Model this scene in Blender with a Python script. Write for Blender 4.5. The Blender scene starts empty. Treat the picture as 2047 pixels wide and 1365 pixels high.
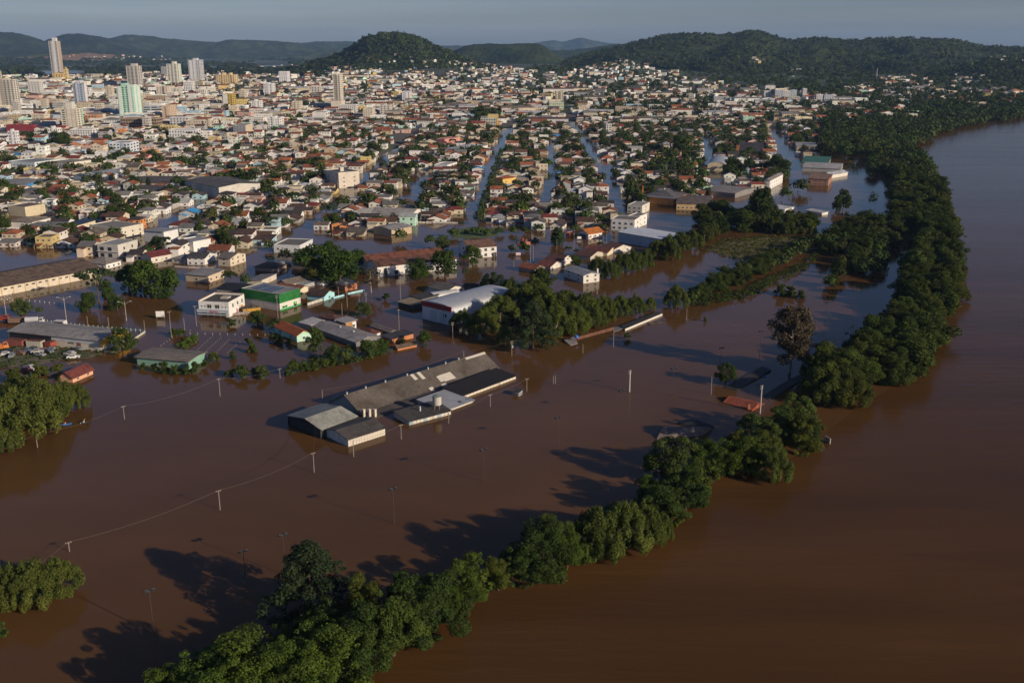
import bpy, math, random
import numpy as np
from mathutils import Vector, noise

# ------------------------------------------------------------------ camera, sky, sun, exposure
C = bpy.context.scene.collection
scn = bpy.context.scene
FPX, CAMH, CX, CY, YH = 1990.0, 100.0, 1023.5, 682.5, 95.0   # focal length in photo pixels, height above the flood
TH = math.atan((CY - YH) / FPX)
cam_d = bpy.data.cameras.new('camera'); cam = bpy.data.objects.new('camera', cam_d); C.objects.link(cam)
cam_d.sensor_width = 36.0; cam_d.lens = FPX * 36.0 / 2047.0
cam_d.clip_start = 1.0; cam_d.clip_end = 60000.0
cam.location = (0, 0, CAMH); cam.rotation_euler = (math.pi / 2 - TH, 0, 0)
scn.camera = cam

SUN_EL, SUN_AZ = math.radians(18.5), math.radians(-34.0)      # azimuth counted from +X towards +Y
sdir = Vector((math.cos(SUN_EL) * math.cos(SUN_AZ), math.cos(SUN_EL) * math.sin(SUN_AZ), math.sin(SUN_EL)))
w = bpy.data.worlds.new('World'); scn.world = w; w.use_nodes = True
nt = w.node_tree; bg = nt.nodes['Background']; sky = nt.nodes.new('ShaderNodeTexSky')
sky.sky_type = 'NISHITA'; sky.sun_disc = False
sky.sun_elevation = SUN_EL; sky.sun_rotation = math.radians(90) - SUN_AZ
sky.altitude = 300; sky.air_density = 1.0; sky.dust_density = 1.0; sky.ozone_density = 2.0
tint = nt.nodes.new('ShaderNodeMix'); tint.data_type = 'RGBA'; tint.blend_type = 'MULTIPLY'; tint.inputs[0].default_value = 1.0; tint.inputs[7].default_value = (.92, 1.01, 1.40, 1)
nt.links.new(sky.outputs[0], tint.inputs[6]); nt.links.new(tint.outputs[2], bg.inputs[0]); bg.inputs[1].default_value = 0.059
sun_d = bpy.data.lights.new('sun', 'SUN'); sun_d.energy = 5.0; sun_d.angle = math.radians(0.5)
sun_d.color = (1.0, 0.84, 0.64)
sun = bpy.data.objects.new('sun', sun_d); C.objects.link(sun)
sun.rotation_euler = sdir.to_track_quat('Z', 'Y').to_euler(); sun.location = (300, -200, 400)
scn.view_settings.view_transform = 'Standard'; scn.view_settings.look = 'None'
scn.view_settings.exposure = 0.0; scn.view_settings.gamma = 1.0; scn.view_settings.use_curve_mapping = False
scn.cycles.use_denoising = True
scn.cycles.max_bounces = 4; scn.cycles.diffuse_bounces = 2; scn.cycles.glossy_bounces = 2
scn.cycles.transparent_max_bounces = 6; scn.cycles.volume_bounces = 0
scn.cycles.sample_clamp_indirect = 4.0
scn.cycles.use_adaptive_sampling = True; scn.cycles.adaptive_threshold = 0.02

# thin pale veils of cloud low over the horizon
tc0 = nt.nodes.new('ShaderNodeTexCoord'); mp0 = nt.nodes.new('ShaderNodeMapping'); mp0.inputs['Scale'].default_value = (2.2, 2.2, 46)
cn = nt.nodes.new('ShaderNodeTexNoise'); cn.inputs['Scale'].default_value = 1.6; cn.inputs['Detail'].default_value = 5; cn.inputs['Roughness'].default_value = .55
nt.links.new(tc0.outputs['Generated'], mp0.inputs[0]); nt.links.new(mp0.outputs[0], cn.inputs['Vector'])
cr0 = nt.nodes.new('ShaderNodeValToRGB'); cr0.color_ramp.elements[0].position = .42; cr0.color_ramp.elements[0].color = (.95, .95, .95, 1); cr0.color_ramp.elements[1].position = .72; cr0.color_ramp.elements[1].color = (1.12, 1.10, 1.07, 1)
nt.links.new(cn.outputs[0], cr0.inputs[0]); veil = nt.nodes.new('ShaderNodeMix'); veil.data_type = 'RGBA'; veil.blend_type = 'MULTIPLY'; veil.inputs[0].default_value = 1.0
nt.links.new(tint.outputs[2], veil.inputs[6]); nt.links.new(cr0.outputs[0], veil.inputs[7]); nt.links.new(veil.outputs[2], bg.inputs[0])

# ------------------------------------------------------------------ geometry helpers
Fv = np.array([0, math.cos(TH), -math.sin(TH)]); Uv = np.array([0, math.sin(TH), math.cos(TH)])
RND = random.Random(7)

def ray(px, py):
    return Fv + np.array([(px - CX) / FPX, 0, 0]) - Uv * ((py - CY) / FPX)

def P(px, py, z=0.0):
    d = ray(px, py); t = (z - CAMH) / d[2]
    return Vector((d[0] * t, d[1] * t, z))

def at_dist(px, py, D):
    d = ray(px, py); t = D / d[1]
    return Vector((d[0] * t, D, CAMH + d[2] * t))

def proj(x, y, z):
    v = (x, y, z - CAMH)
    zc = v[1] * Fv[1] + v[2] * Fv[2]
    return CX + FPX * x / zc, CY - FPX * (v[1] * Uv[1] + v[2] * Uv[2]) / zc

def height(x, y, z0, ty):
    lo, hi = z0, z0 + 200
    for _ in range(40):
        m = (lo + hi) / 2
        if proj(x, y, m)[1] > ty: lo = m
        else: hi = m
    return lo - z0

def inpoly(x, y, poly):
    r = False; n = len(poly); j = n - 1
    for i in range(n):
        xi, yi = poly[i]; xj, yj = poly[j]
        if (yi > y) != (yj > y) and x < (xj - xi) * (y - yi) / (yj - yi) + xi: r = not r
        j = i
    return r

def seg_dist(x, y, a, b):
    dx, dy = b[0] - a[0], b[1] - a[1]; l2 = dx * dx + dy * dy or 1e-9
    t = max(0, min(1, ((x - a[0]) * dx + (y - a[1]) * dy) / l2))
    return math.hypot(x - a[0] - t * dx, y - a[1] - t * dy)

def lerp_line(pts, x):
    if x <= pts[0][0]: return pts[0][1]
    for (x0, y0), (x1, y1) in zip(pts, pts[1:]):
        if x <= x1: return y0 + (y1 - y0) * (x - x0) / (x1 - x0)
    return pts[-1][1]

def sstep(a, b, x):
    t = max(0.0, min(1.0, (x - a) / (b - a))); return t * t * (3 - 2 * t)

class MB:
    """collects faces; build() links them as one mesh object"""
    def __init__(s): s.v = []; s.f = []; s.m = []; s.c = []
    def face(s, pts, m=0, c=None):
        i = len(s.v); s.v += [tuple(p) for p in pts]; s.f.append(tuple(range(i, i + len(pts)))); s.m.append(m); s.c.append(c)
    def box(s, x0, x1, y0, y1, z0, z1, m=0, c=None, bottom=True, top=True):
        p = [(x0, y0, z0), (x1, y0, z0), (x1, y1, z0), (x0, y1, z0), (x0, y0, z1), (x1, y0, z1), (x1, y1, z1), (x0, y1, z1)]
        for q in ((0, 1, 5, 4), (1, 2, 6, 5), (2, 3, 7, 6), (3, 0, 4, 7)): s.face([p[k] for k in q], m, c)
        if top: s.face([p[k] for k in (4, 5, 6, 7)], m, c)
        if bottom: s.face([p[k] for k in (3, 2, 1, 0)], m, c)
    def prism(s, prof, a0, a1, axis, m=0, c=None):
        """closed profile [(t,z)] counter-clockwise, pushed along axis 'x' (t=y) or 'y' (t=x)"""
        def pt(a, q): return (a, q[0], q[1]) if axis == 'x' else (q[0], a, q[1])
        n = len(prof)
        for i in range(n):
            a, b = prof[i], prof[(i + 1) % n]
            s.face([pt(a0, a), pt(a1, a), pt(a1, b), pt(a0, b)], m, c)
        s.face([pt(a0, q) for q in prof], m, c); s.face([pt(a1, q) for q in reversed(prof)], m, c)
    def tube(s, path, rads, n=6, m=0, c=None, cap=True):
        rings = []
        for i, p in enumerate(path):
            p = Vector(p); d = (Vector(path[min(i + 1, len(path) - 1)]) - Vector(path[max(i - 1, 0)])).normalized()
            a = d.orthogonal().normalized(); b = d.cross(a)
            r = rads[i] if isinstance(rads, (list, tuple)) else rads
            rings.append([p + (a * math.cos(k * 2 * math.pi / n) + b * math.sin(k * 2 * math.pi / n)) * r for k in range(n)])
        for r0, r1 in zip(rings, rings[1:]):
            for k in range(n): s.face([r0[k], r0[(k + 1) % n], r1[(k + 1) % n], r1[k]], m, c)
        if cap: s.face(rings[-1], m, c); s.face(list(reversed(rings[0])), m, c)
    def mesh(s, name, mats):
        me = bpy.data.meshes.new(name); me.from_pydata(s.v, [], s.f)
        for m in mats: me.materials.append(m)
        me.polygons.foreach_set('material_index', s.m)
        if any(c is not None for c in s.c):
            at = me.color_attributes.new('Col', 'FLOAT_COLOR', 'CORNER'); a = []
            for f, c in zip(s.f, s.c):
                c = c or (.5, .5, .5); a += [c[0], c[1], c[2], 1.0] * len(f)
            at.data.foreach_set('color', a)
        me.update(); return me
    def build(s, name, mats, parent=None, color=None, smooth=False):
        if not isinstance(mats, (list, tuple)): mats = [mats]
        me = s.mesh(name, mats)
        if smooth: me.polygons.foreach_set('use_smooth', [True] * len(me.polygons))
        return link(name, me, parent, color)

def link(name, me, parent=None, color=None, loc=None, rz=None):
    o = bpy.data.objects.new(name, me); C.objects.link(o)
    if parent: o.parent = parent
    if color: o.color = (color[0], color[1], color[2], 1)
    if loc is not None: o.location = loc
    if rz is not None: o.rotation_euler = (0, 0, rz)
    return o

def np_mesh(name, V, Q, mats, col=None):
    me = bpy.data.meshes.new(name); n = len(Q); k = Q.shape[1]
    me.vertices.add(len(V)); me.vertices.foreach_set('co', V.astype(np.float32).ravel())
    me.loops.add(n * k); me.loops.foreach_set('vertex_index', Q.astype(np.int32).ravel())
    me.polygons.add(n); me.polygons.foreach_set('loop_start', np.arange(0, n * k, k, dtype=np.int32))
    me.polygons.foreach_set('loop_total', np.full(n, k, dtype=np.int32))
    for m in mats: me.materials.append(m)
    if col is not None:
        at = me.color_attributes.new('Col', 'FLOAT_COLOR', 'CORNER')
        cc = np.ones((n * k, 4), np.float32); cc[:, :3] = np.repeat(col, k, 0); at.data.foreach_set('color', cc.ravel())
    me.update(calc_edges=True); me.validate(); return me

def empty(name, loc, rz=0.0):
    o = bpy.data.objects.new(name, None); C.objects.link(o); o.location = loc; o.rotation_euler = (0, 0, rz)
    o.empty_display_size = 1.0; return o

def tag(o, label=None, cat=None, group=None, kind=None):
    if label: o['label'] = label
    if cat: o['category'] = cat
    if group: o['group'] = group
    if kind: o['kind'] = kind
    return o

LANDMARKS = []      # (phrase, x, y): what generated labels refer to
PENDING = []        # (object, description, x, y): labels written at the end
def landmark(phrase, o_or_xy):
    l = o_or_xy.location if hasattr(o_or_xy, 'location') else o_or_xy
    LANDMARKS.append((phrase, l[0], l[1]))
def pend(o, desc, x, y): PENDING.append((o, desc, x, y))

# ------------------------------------------------------------------ materials
def new_mat(name):
    m = bpy.data.materials.new(name); m.use_nodes = True; n = m.node_tree.nodes
    return m, n, m.node_tree.links, n['Principled BSDF']
def noise_node(n, l, scale, detail=4, rough=.6, coord='Object', vec=None):
    t = n.new('ShaderNodeTexNoise'); t.inputs['Scale'].default_value = scale; t.inputs['Detail'].default_value = detail; t.inputs['Roughness'].default_value = rough
    if vec is None:
        tc = n.new('ShaderNodeTexCoord'); vec = tc.outputs[coord]
    l.new(vec, t.inputs['Vector']); return t
def ramp(n, l, fac, stops):
    r = n.new('ShaderNodeValToRGB'); e = r.color_ramp.elements
    while len(e) < len(stops): e.new(0.5)
    for k, (p, c) in enumerate(stops):
        e[k].position = p; e[k].color = (*c, 1) if len(c) == 3 else c
    l.new(fac, r.inputs[0]); return r
def mul(n, l, a, b, fac=1.0):
    x = n.new('ShaderNodeMix'); x.data_type = 'RGBA'; x.blend_type = 'MULTIPLY'; x.inputs[0].default_value = fac
    l.new(a, x.inputs[6]); l.new(b, x.inputs[7]); return x.outputs[2]
def bump(n, l, bsdf, h, strength, dist):
    b = n.new('ShaderNodeBump'); b.inputs['Strength'].default_value = strength; b.inputs['Distance'].default_value = dist
    l.new(h, b.inputs['Height']); l.new(b.outputs[0], bsdf.inputs['Normal'])

def tinted(name, rough, s1, lo1, hi1, s2, lo2, hi2, wave=None, spec=.3, src='obj', stain=None):
    """object (or face) colour broken up by two noises; optional ribs of the roof sheets or tiles"""
    m, n, l, b = new_mat(name)
    if src == 'obj': oi = n.new('ShaderNodeObjectInfo'); col = oi.outputs['Color']
    else:
        oi = n.new('ShaderNodeVertexColor'); oi.layer_name = 'Col'; col = oi.outputs['Color']
    t1 = noise_node(n, l, s1); r1 = ramp(n, l, t1.outputs[0], [(.3, (lo1,) * 3), (.7, (hi1,) * 3)])
    t2 = noise_node(n, l, s2, 6, .7); r2 = ramp(n, l, t2.outputs[0], [(.35, (lo2,) * 3), (.65, (hi2,) * 3)])
    c = mul(n, l, mul(n, l, col, r1.outputs[0]), r2.outputs[0])
    if stain:
        t3 = noise_node(n, l, stain[0], 5, .7); r3 = ramp(n, l, t3.outputs[0], [(stain[1], (1, 1, 1)), (stain[1] + .12, stain[2])])
        c = mul(n, l, c, r3.outputs[0])
    l.new(c, b.inputs['Base Color']); b.inputs['Roughness'].default_value = rough; b.inputs['Specular IOR Level'].default_value = spec
    if wave:
        wv = n.new('ShaderNodeTexWave'); wv.wave_type = 'BANDS'; wv.bands_direction = wave[0]; wv.inputs['Scale'].default_value = wave[1]
        tc = n.new('ShaderNodeTexCoord'); l.new(tc.outputs['Object'], wv.inputs['Vector']); bump(n, l, b, wv.outputs[0], wave[2], .08)
    return m

M = {}
M['wall'] = tinted('plaster_wall', .9, .25, .86, 1.06, 1.6, .85, 1.05, stain=(.45, .56, (.74, .70, .64)))
M['tile'] = tinted('roof_tiles', .9, .35, .6, 1.25, 2.5, .7, 1.2, wave=('X', 2.2, .5), stain=(.3, .5, (.5, .5, .5)))
M['tiley'] = tinted('roof_tiles_across', .9, .35, .6, 1.25, 2.5, .7, 1.2, wave=('Y', 2.2, .5), stain=(.3, .5, (.5, .5, .5)))
M['sheet'] = tinted('roof_sheets', .75, .12, .66, 1.2, 1.1, .75, 1.18, wave=('X', 1.5, .4), stain=(.18, .52, (.7, .66, .6)))
M['sheety'] = tinted('roof_sheets_across', .75, .12, .66, 1.2, 1.1, .75, 1.18, wave=('Y', 1.5, .4), stain=(.18, .52, (.7, .66, .6)))
M['plain'] = tinted('painted', .7, .5, .9, 1.05, 3, .9, 1.05)
M['metal'] = tinted('painted_metal', .45, .4, .85, 1.05, 2, .9, 1.05, spec=.5)
M['concrete'] = tinted('concrete', .9, .6, .8, 1.08, 3, .85, 1.08)
M['face'] = tinted('city_face', .9, .15, .85, 1.06, .9, .86, 1.06, src='face')
M['leaf_face'] = None

def solid(name, col, rough=.6, spec=.4, metal=0):
    m, n, l, b = new_mat(name); t = noise_node(n, l, 3); r = ramp(n, l, t.outputs[0], [(.3, tuple(c * .85 for c in col)), (.7, tuple(min(1, c * 1.1) for c in col))])
    l.new(r.outputs[0], b.inputs['Base Color']); b.inputs['Roughness'].default_value = rough; b.inputs['Specular IOR Level'].default_value = spec; b.inputs['Metallic'].default_value = metal
    return m
M['glass'] = solid('window_glass', (.03, .035, .04), .12, .6)
M['frame'] = solid('window_frame', (.45, .43, .40), .6)
M['rubber'] = solid('tyre_rubber', (.02, .02, .02), .8)
M['wire'] = solid('cable', (.12, .10, .085), .7)
M['solar'] = solid('solar_panel', (.02, .025, .05), .2, .6)
M['black'] = solid('black_paint_and_shade', (.02, .02, .022), .6)  # paint, and also the shade put into openings as solid black
M['skin'] = solid('skin', (.35, .2, .14), .6)
M['cloth'] = tinted('cloth', .9, .9, .85, 1.1, 4, .9, 1.1)
M['bark'] = solid('bark', (.09, .065, .045), .95, .1)
M['pale_bark'] = solid('pale_bark', (.30, .25, .19), .95, .1)

def leaf_mat(name, dark, light, src='obj', tl=.25):
    """leaf colour: varies from clump to clump and from tree to tree"""
    m, n, l, b = new_mat(name)
    t = noise_node(n, l, .45, 3); r = ramp(n, l, t.outputs[0], [(.32, dark), (.68, light)])
    t2 = noise_node(n, l, 2.8, 2); r2 = ramp(n, l, t2.outputs[0], [(.3, (.7,) * 3), (.7, (1.25,) * 3)])
    c = mul(n, l, r.outputs[0], r2.outputs[0])
    if src == 'obj':
        oi = n.new('ShaderNodeObjectInfo'); c = mul(n, l, c, oi.outputs['Color'])
    else:
        oi = n.new('ShaderNodeVertexColor'); oi.layer_name = 'Col'; c = mul(n, l, c, oi.outputs['Color'])
    l.new(c, b.inputs['Base Color']); b.inputs['Roughness'].default_value = .75; b.inputs['Specular IOR Level'].default_value = .15
    tr = n.new('ShaderNodeBsdfTranslucent'); l.new(c, tr.inputs[0]); mx = n.new('ShaderNodeMixShader'); mx.inputs[0].default_value = tl
    l.new(b.outputs[0], mx.inputs[1]); l.new(tr.outputs[0], mx.inputs[2]); l.new(mx.outputs[0], n['Material Output'].inputs[0])
    return m
M['leaf'] = leaf_mat('leaves', (.038, .066, .012), (.094, .120, .022))
M['willow'] = leaf_mat('willow_leaves', (.066, .092, .016), (.145, .155, .030), tl=.3)
M['pine'] = leaf_mat('pine_needles', (.030, .050, .020), (.055, .075, .026), tl=.15)
M['brownleaf'] = leaf_mat('eucalyptus_leaves', (.070, .058, .034), (.115, .085, .048))
M['leaf_stuff'] = leaf_mat('far_leaves', (.045, .072, .018), (.085, .115, .028), src='face')

def water_mat(name, base, rough, s, strength, streak, spec, vr=1.1):
    m, n, l, b = new_mat(name)
    tc = n.new('ShaderNodeTexCoord'); mp = n.new('ShaderNodeMapping'); mp.inputs['Scale'].default_value = streak; mp.inputs['Rotation'].default_value = (0, 0, .5)
    l.new(tc.outputs['Object'], mp.inputs[0])
    t = noise_node(n, l, .006, 3, .5, vec=tc.outputs['Object']); r = ramp(n, l, t.outputs[0], [(.3, tuple(c * .88 for c in base)), (.7, tuple(c * 1.1 for c in base))])
    ts = noise_node(n, l, .02, 6, .65, vec=mp.outputs[0]); rs = ramp(n, l, ts.outputs[0], [(.35, (2 - vr,) * 3), (.65, (vr,) * 3)])
    l.new(mul(n, l, r.outputs[0], rs.outputs[0]), b.inputs['Base Color']); b.inputs['IOR'].default_value = 1.33; b.inputs['Specular IOR Level'].default_value = spec
    t2 = noise_node(n, l, s, 5, .6, vec=mp.outputs[0]); bump(n, l, b, t2.outputs[0], strength, .25)
    t3 = noise_node(n, l, .012, 4, .6, vec=mp.outputs[0]); r3 = ramp(n, l, t3.outputs[0], [(.35, (rough * .7,) * 3), (.65, (rough * 1.3,) * 3)])
    l.new(r3.outputs[0], b.inputs['Roughness'])
    return m
M["flood"] = water_mat("muddy_flood_water", (.100, .048, .016), .10, .35, .05, (1, 2.2, 1), .17)
M['river'] = water_mat('muddy_river_water', (.079, .037, .011), .12, .14, .55, (.40, 2.6, 1), .10, 1.16)
# ------------------------------------------------------------------ land, water, hills
WL = [(-900, 378), (0, 372), (250, 372), (450, 362), (700, 332), (820, 288), (1000, 258), (1150, 243), (1420, 258), (1550, 252), (1700, 246), (1850, 250), (1950, 240), (2047, 229), (2400, 216), (3000, 212)]
BUMPS = [(1240, 2900, 70, 420, 30), (1120, 3000, 90, 500, 8), (900, 3000, 60, 400, 10), (560, 2500, 120, 300, 4), (1760, 2750, 60, 300, 14), (1560, 2900, 70, 300, 10)]
def gz(x, y):
    """height of the dry land above the flood"""
    px = CX + FPX * x / (y * Fv[1] + 28) if y > 50 else (-900 if x < 0 else 3000)
    yl = P(0, lerp_line(WL, px)).y
    d = y - yl
    if d < 0: return max(-3.0, d * .03)
    f = 1.0 - .5 * sstep(1100, 1700, px)
    h = min(d * .02, 3.0) + f * (20 * sstep(1300, 2400, y) + 9 * sstep(2200, 3200, y))
    for bx, by, sx, sy, a in BUMPS:
        q = ((px - bx) / sx) ** 2 + ((y - by) / sy) ** 2
        if q < 9: h += a * math.exp(-q)
    drop = sstep(690, 600, px) * sstep(2550, 3250, y)
    h = h * (1 - drop) + 1.0 * drop
    far = sstep(4200, 6500, y)
    return h * (1 - far) + 1.0 * far

def ground_at(px, py):
    """the point of the land or the flood that a photo pixel shows"""
    p = P(px, py)
    if gz(p.x, p.y) <= 0: return p
    lo, hi = 200.0, p.y
    for _ in range(40):
        m = (lo + hi) / 2; q = at_dist(px, py, m)
        if q.z > max(0, gz(q.x, q.y)): lo = m
        else: hi = m
    q = at_dist(px, py, lo); return Vector((q.x, q.y, max(0, gz(q.x, q.y))))

pxs = list(range(-900, 2960, 24)); Ds = [250 * 1.021 ** k for k in range(250)]
V, Q, K = [], [], []
for D in Ds:
    for px in pxs:
        x = (px - CX) / FPX * (D * Fv[1] + 28)
        z = gz(x, D)
        if z > 0: z += .8 * noise.noise((x * .01, D * .01, 1))
        V.append((x, D, z))
nx = len(pxs)
for j in range(len(Ds) - 1):
    for i in range(nx - 1): Q.append((j * nx + i, j * nx + i + 1, (j + 1) * nx + i + 1, (j + 1) * nx + i))
for q in Q:
    x, y, z = V[q[0]]; n1 = noise.noise((x * .004, y * .004, 3)); n2 = noise.noise((x * .02, y * .02, 5)); n3 = noise.noise((x * .0012, y * .0007, 9))
    pq = CX + FPX * x / (y * Fv[1] + 28)
    if y > 2300 and pq > 1000 or y > 1500 and pq > 1700:
        c = (.035, .052, .02)
    elif y < 3300:
        c = (.085, .075, .062) if n1 + .5 * n2 < .12 else (.055, .075, .028)
    else:
        s = n3 + .35 * n1
        c = (.026, .040, .020) if s < .12 else ((.085, .105, .04) if s < .38 else ((.13, .14, .06) if n1 > -.1 else (.24, .15, .09)))
    K.append(c)
gm, n, l, b = new_mat('land'); oi = n.new('ShaderNodeVertexColor'); oi.layer_name = 'Col'
t = noise_node(n, l, .05, 5, .7); r = ramp(n, l, t.outputs[0], [(.3, (.7,) * 3), (.7, (1.25,) * 3)])
t2 = noise_node(n, l, .6, 4, .7); r2 = ramp(n, l, t2.outputs[0], [(.3, (.8,) * 3), (.7, (1.2,) * 3)])
l.new(mul(n, l, mul(n, l, oi.outputs[0], r.outputs[0]), r2.outputs[0]), b.inputs['Base Color']); b.inputs['Roughness'].default_value = .95
bump(n, l, b, t.outputs[0], .8, 4)
me = np_mesh('ground', np.array(V), np.array(Q), [gm], np.array(K))
me.polygons.foreach_set('use_smooth', [True] * len(me.polygons))
tag(link('ground', me), kind='structure')

BANK = [(200, 1560), (450, 1425), (600, 1345), (720, 1290), (900, 1200), (1100, 1125), (1330, 1050), (1400, 965), (1560, 930), (1650, 865), (1720, 810), (1835, 745), (1890, 640), (1925, 560), (1908, 450), (1865, 350), (1832, 302), (1850, 268), (1950, 244), (2047, 231), (2300, 218)]
bank = [(P(*q).x, P(*q).y) for q in BANK]
mb = MB(); mb.face([(-900, -400, 0), (-60, -400, 0)] + [(x, y, 0) for x, y in bank] + [(bank[-1][0] + 100, 2600, 0), (-3000, 2600, 0), (-3000, -400, 0)])
tag(mb.build('flood_water', M['flood']), kind='structure')
mb = MB(); mb.face([(-60, -400, 0), (3500, -400, 0), (3500, bank[-1][1], 0)] + [(x, y, 0) for x, y in reversed(bank)])
tag(mb.build('river_water', M['river']), kind='structure')
for pts in ([(50, 147), (90, 142), (150, 141), (175, 145), (120, 149)], [(270, 137), (330, 134.5), (340, 137), (290, 139)], [(430, 133), (560, 131), (600, 132.5), (500, 134.5)]):
    mb = MB(); mb.face([P(px, py, 4.0) for px, py in pts]); tag(mb.build('water', M['river']), kind='structure')

def forest_mat(name, dark, light, s):
    m, n, l, b = new_mat(name)
    oi = n.new('ShaderNodeVertexColor'); oi.layer_name = 'Col'
    t = noise_node(n, l, s, 6, .75); r = ramp(n, l, t.outputs[0], [(.3, (.55,) * 3), (.7, (1.35,) * 3)])
    l.new(mul(n, l, oi.outputs[0], r.outputs[0]), b.inputs['Base Color'])
    b.inputs['Roughness'].default_value = 1; b.inputs['Specular IOR Level'].default_value = .05
    bump(n, l, b, t.outputs[0], 1.0, 9); return m
M['forest'] = forest_mat('hill_forest', None, None, .06)
HILLF = []
def hill(prof, D, front, back, base=0.0, res=(160, 60), gully=20.0, bumps=4.0, c0=(.030, .046, .018), c1=(.060, .075, .026), seed=0, p=1.7, fields=()):
    x0, x1 = prof[0][0], prof[-1][0]; nu, nv = res; V, K, Q = [], [], []
    xs, zs = [], []
    for i in range(nu + 1):
        px = x0 + (x1 - x0) * i / nu; q = at_dist(px, lerp_line(prof, px), D); xs.append(q.x); zs.append(q.z)
    for k in range(3): zs = [zs[0]] + [(zs[i - 1] + 2 * zs[i] + zs[i + 1]) / 4 for i in range(1, nu)] + [zs[-1]]
    for j in range(nv + 1):
        v = -1 + 2 * j / nv; y = D + v * (front if v < 0 else back)
        sh = max(0, 1 - abs(v) ** p) ** 1.25
        for i in range(nu + 1):
            x = xs[i] * (y / D); a = abs(v) * (1 - abs(v)) * 4
            g = gully * a * noise.fractal((x / 300 + seed, y / 420, seed), 1.0, 2.0, 3)
            bz = bumps * (noise.noise((x / 14, y / 14, seed)) + .6 * noise.noise((x / 45, y / 45, seed + 5)))
            V.append((x, y, base - 12 + (zs[i] - base + 12) * sh + g * min(1, (zs[i] - base) / 40) + bz * min(1, 3 * sh)))
    W = nu + 1
    for j in range(nv):
        for i in range(nu):
            Q.append((j * W + i, j * W + i + 1, (j + 1) * W + i + 1, (j + 1) * W + i)); x, y, z = V[j * W + i]
            s = sstep(-.35, .45, noise.fractal((x / 160, y / 160, seed + 2), .8, 2.0, 4)); c = tuple(a + (b - a) * s for a, b in zip(c0, c1))
            for fx, fy, fr, fr2, fc in fields:
                if ((x - fx) / fr) ** 2 + ((y - fy) / fr2) ** 2 < 1 + .5 * noise.noise((x / 80, y / 80, 7)): c = fc
            K.append(c)
    me = np_mesh('hill', np.array(V), np.array(Q), [M['forest']], np.array(K)); me.polygons.foreach_set('use_smooth', [True] * len(Q))
    tag(link('hill', me), kind='structure'); return V
HILLV = {}
HILLV['cone'] = hill([(560, 150), (600, 137), (640, 125), (665, 115), (700, 98), (722, 83), (738, 74), (765, 70), (795, 70), (825, 76), (850, 85), (875, 96), (900, 106), (925, 118), (960, 132), (1010, 145)], 3650, 560, 600, 22, (190, 120), 16, 5, seed=1, p=1.5)
hill([(820, 135), (870, 118), (905, 104), (930, 94), (950, 90), (1000, 89), (1040, 88), (1072, 87), (1090, 94), (1110, 110), (1135, 124), (1170, 135)], 5300, 900, 900, 10, (150, 80), 30, 5, c0=(.026, .042, .018), c1=(.05, .066, .024), seed=2)
HILLV['ridge'] = hill([(1060, 146), (1100, 137), (1130, 125), (1160, 113), (1200, 105), (1250, 93), (1280, 85), (1320, 76), (1360, 71), (1400, 69), (1440, 71), (1470, 70), (1490, 64), (1510, 63), (1535, 70), (1560, 79), (1580, 83), (1630, 79), (1700, 82), (1740, 78), (1790, 77), (1840, 79), (1890, 80), (1930, 86), (1960, 95), (2010, 97), (2047, 96), (2150, 98), (2300, 95), (2500, 115)], 4500, 1500, 1500, 8, (420, 170), 46, 5, seed=3, p=1.35,
    fields=[(1150, 4000, 60, 22, (.12, .12, .05)), (1290, 3700, 50, 25, (.11, .13, .05))])
HILLV['spur'] = hill([(1640, 190), (1750, 170), (1850, 150), (1920, 136), (1975, 122), (2047, 119), (2150, 112), (2300, 120), (2500, 150)], 3150, 620, 900, 0, (180, 80), 14, 5, c0=(.028, .042, .017), c1=(.055, .068, .024), seed=4, p=1.5)
HILLV['foot'] = hill([(1380, 172), (1450, 160), (1560, 150), (1640, 150), (1740, 158), (1800, 166), (1860, 178)], 3000, 330, 900, 8, (150, 70), 10, 5, seed=11, p=1.4)
fl = at_dist(185, 107, 7250)
hill([(-400, 72), (-200, 68), (-60, 65), (0, 65), (30, 66), (52, 71), (72, 77), (95, 85), (150, 103), (230, 118), (280, 124)], 8200, 1200, 1500, 0, (120, 60), 40, 8, c0=(.028, .042, .028), c1=(.048, .062, .038), seed=5)
hill([(40, 110), (70, 92), (95, 80), (130, 69), (160, 68), (200, 74), (240, 84), (290, 103), (350, 116), (420, 124)], 8700, 1300, 1500, 0, (120, 60), 40, 8, c0=(.028, .042, .028), c1=(.048, .062, .038), seed=6)
hill([(-300, 116), (-100, 112), (40, 110), (110, 108), (175, 104.5), (230, 107), (260, 112), (330, 118), (420, 124)], 7300, 650, 700, 0, (160, 40), 10, 5, c0=(.034, .05, .022), c1=(.09, .10, .04), seed=16, fields=[(fl.x, 6960, 240, 190, (.30, .19, .12)), (at_dist(35, 110, 7000).x, 6950, 190, 90, (.28, .18, .11)), (at_dist(95, 110, 7000).x, 7000, 60, 60, (.25, .16, .10))])
hill([(140, 112), (190, 88), (226, 75), (254, 70), (292, 72), (330, 78), (368, 81), (432, 85), (470, 80), (520, 81), (576, 85), (640, 92), (720, 110)], 10800, 1600, 1800, 0, (140, 50), 50, 8, seed=7)
hill([(380, 112), (440, 104), (520, 97), (560, 93), (632, 84), (700, 83), (760, 88), (860, 93), (960, 92), (1060, 95), (1140, 108)], 12500, 1500, 1800, 0, (140, 40), 50, 8, seed=8)
hill([(950, 98), (1010, 93), (1060, 88), (1085, 84), (1107, 80), (1125, 85), (1150, 78), (1162, 76), (1185, 81), (1220, 88), (1245, 89), (1290, 94), (1360, 105)], 17500, 2200, 2200, 0, (120, 40), 60, 8, seed=9)
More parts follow.
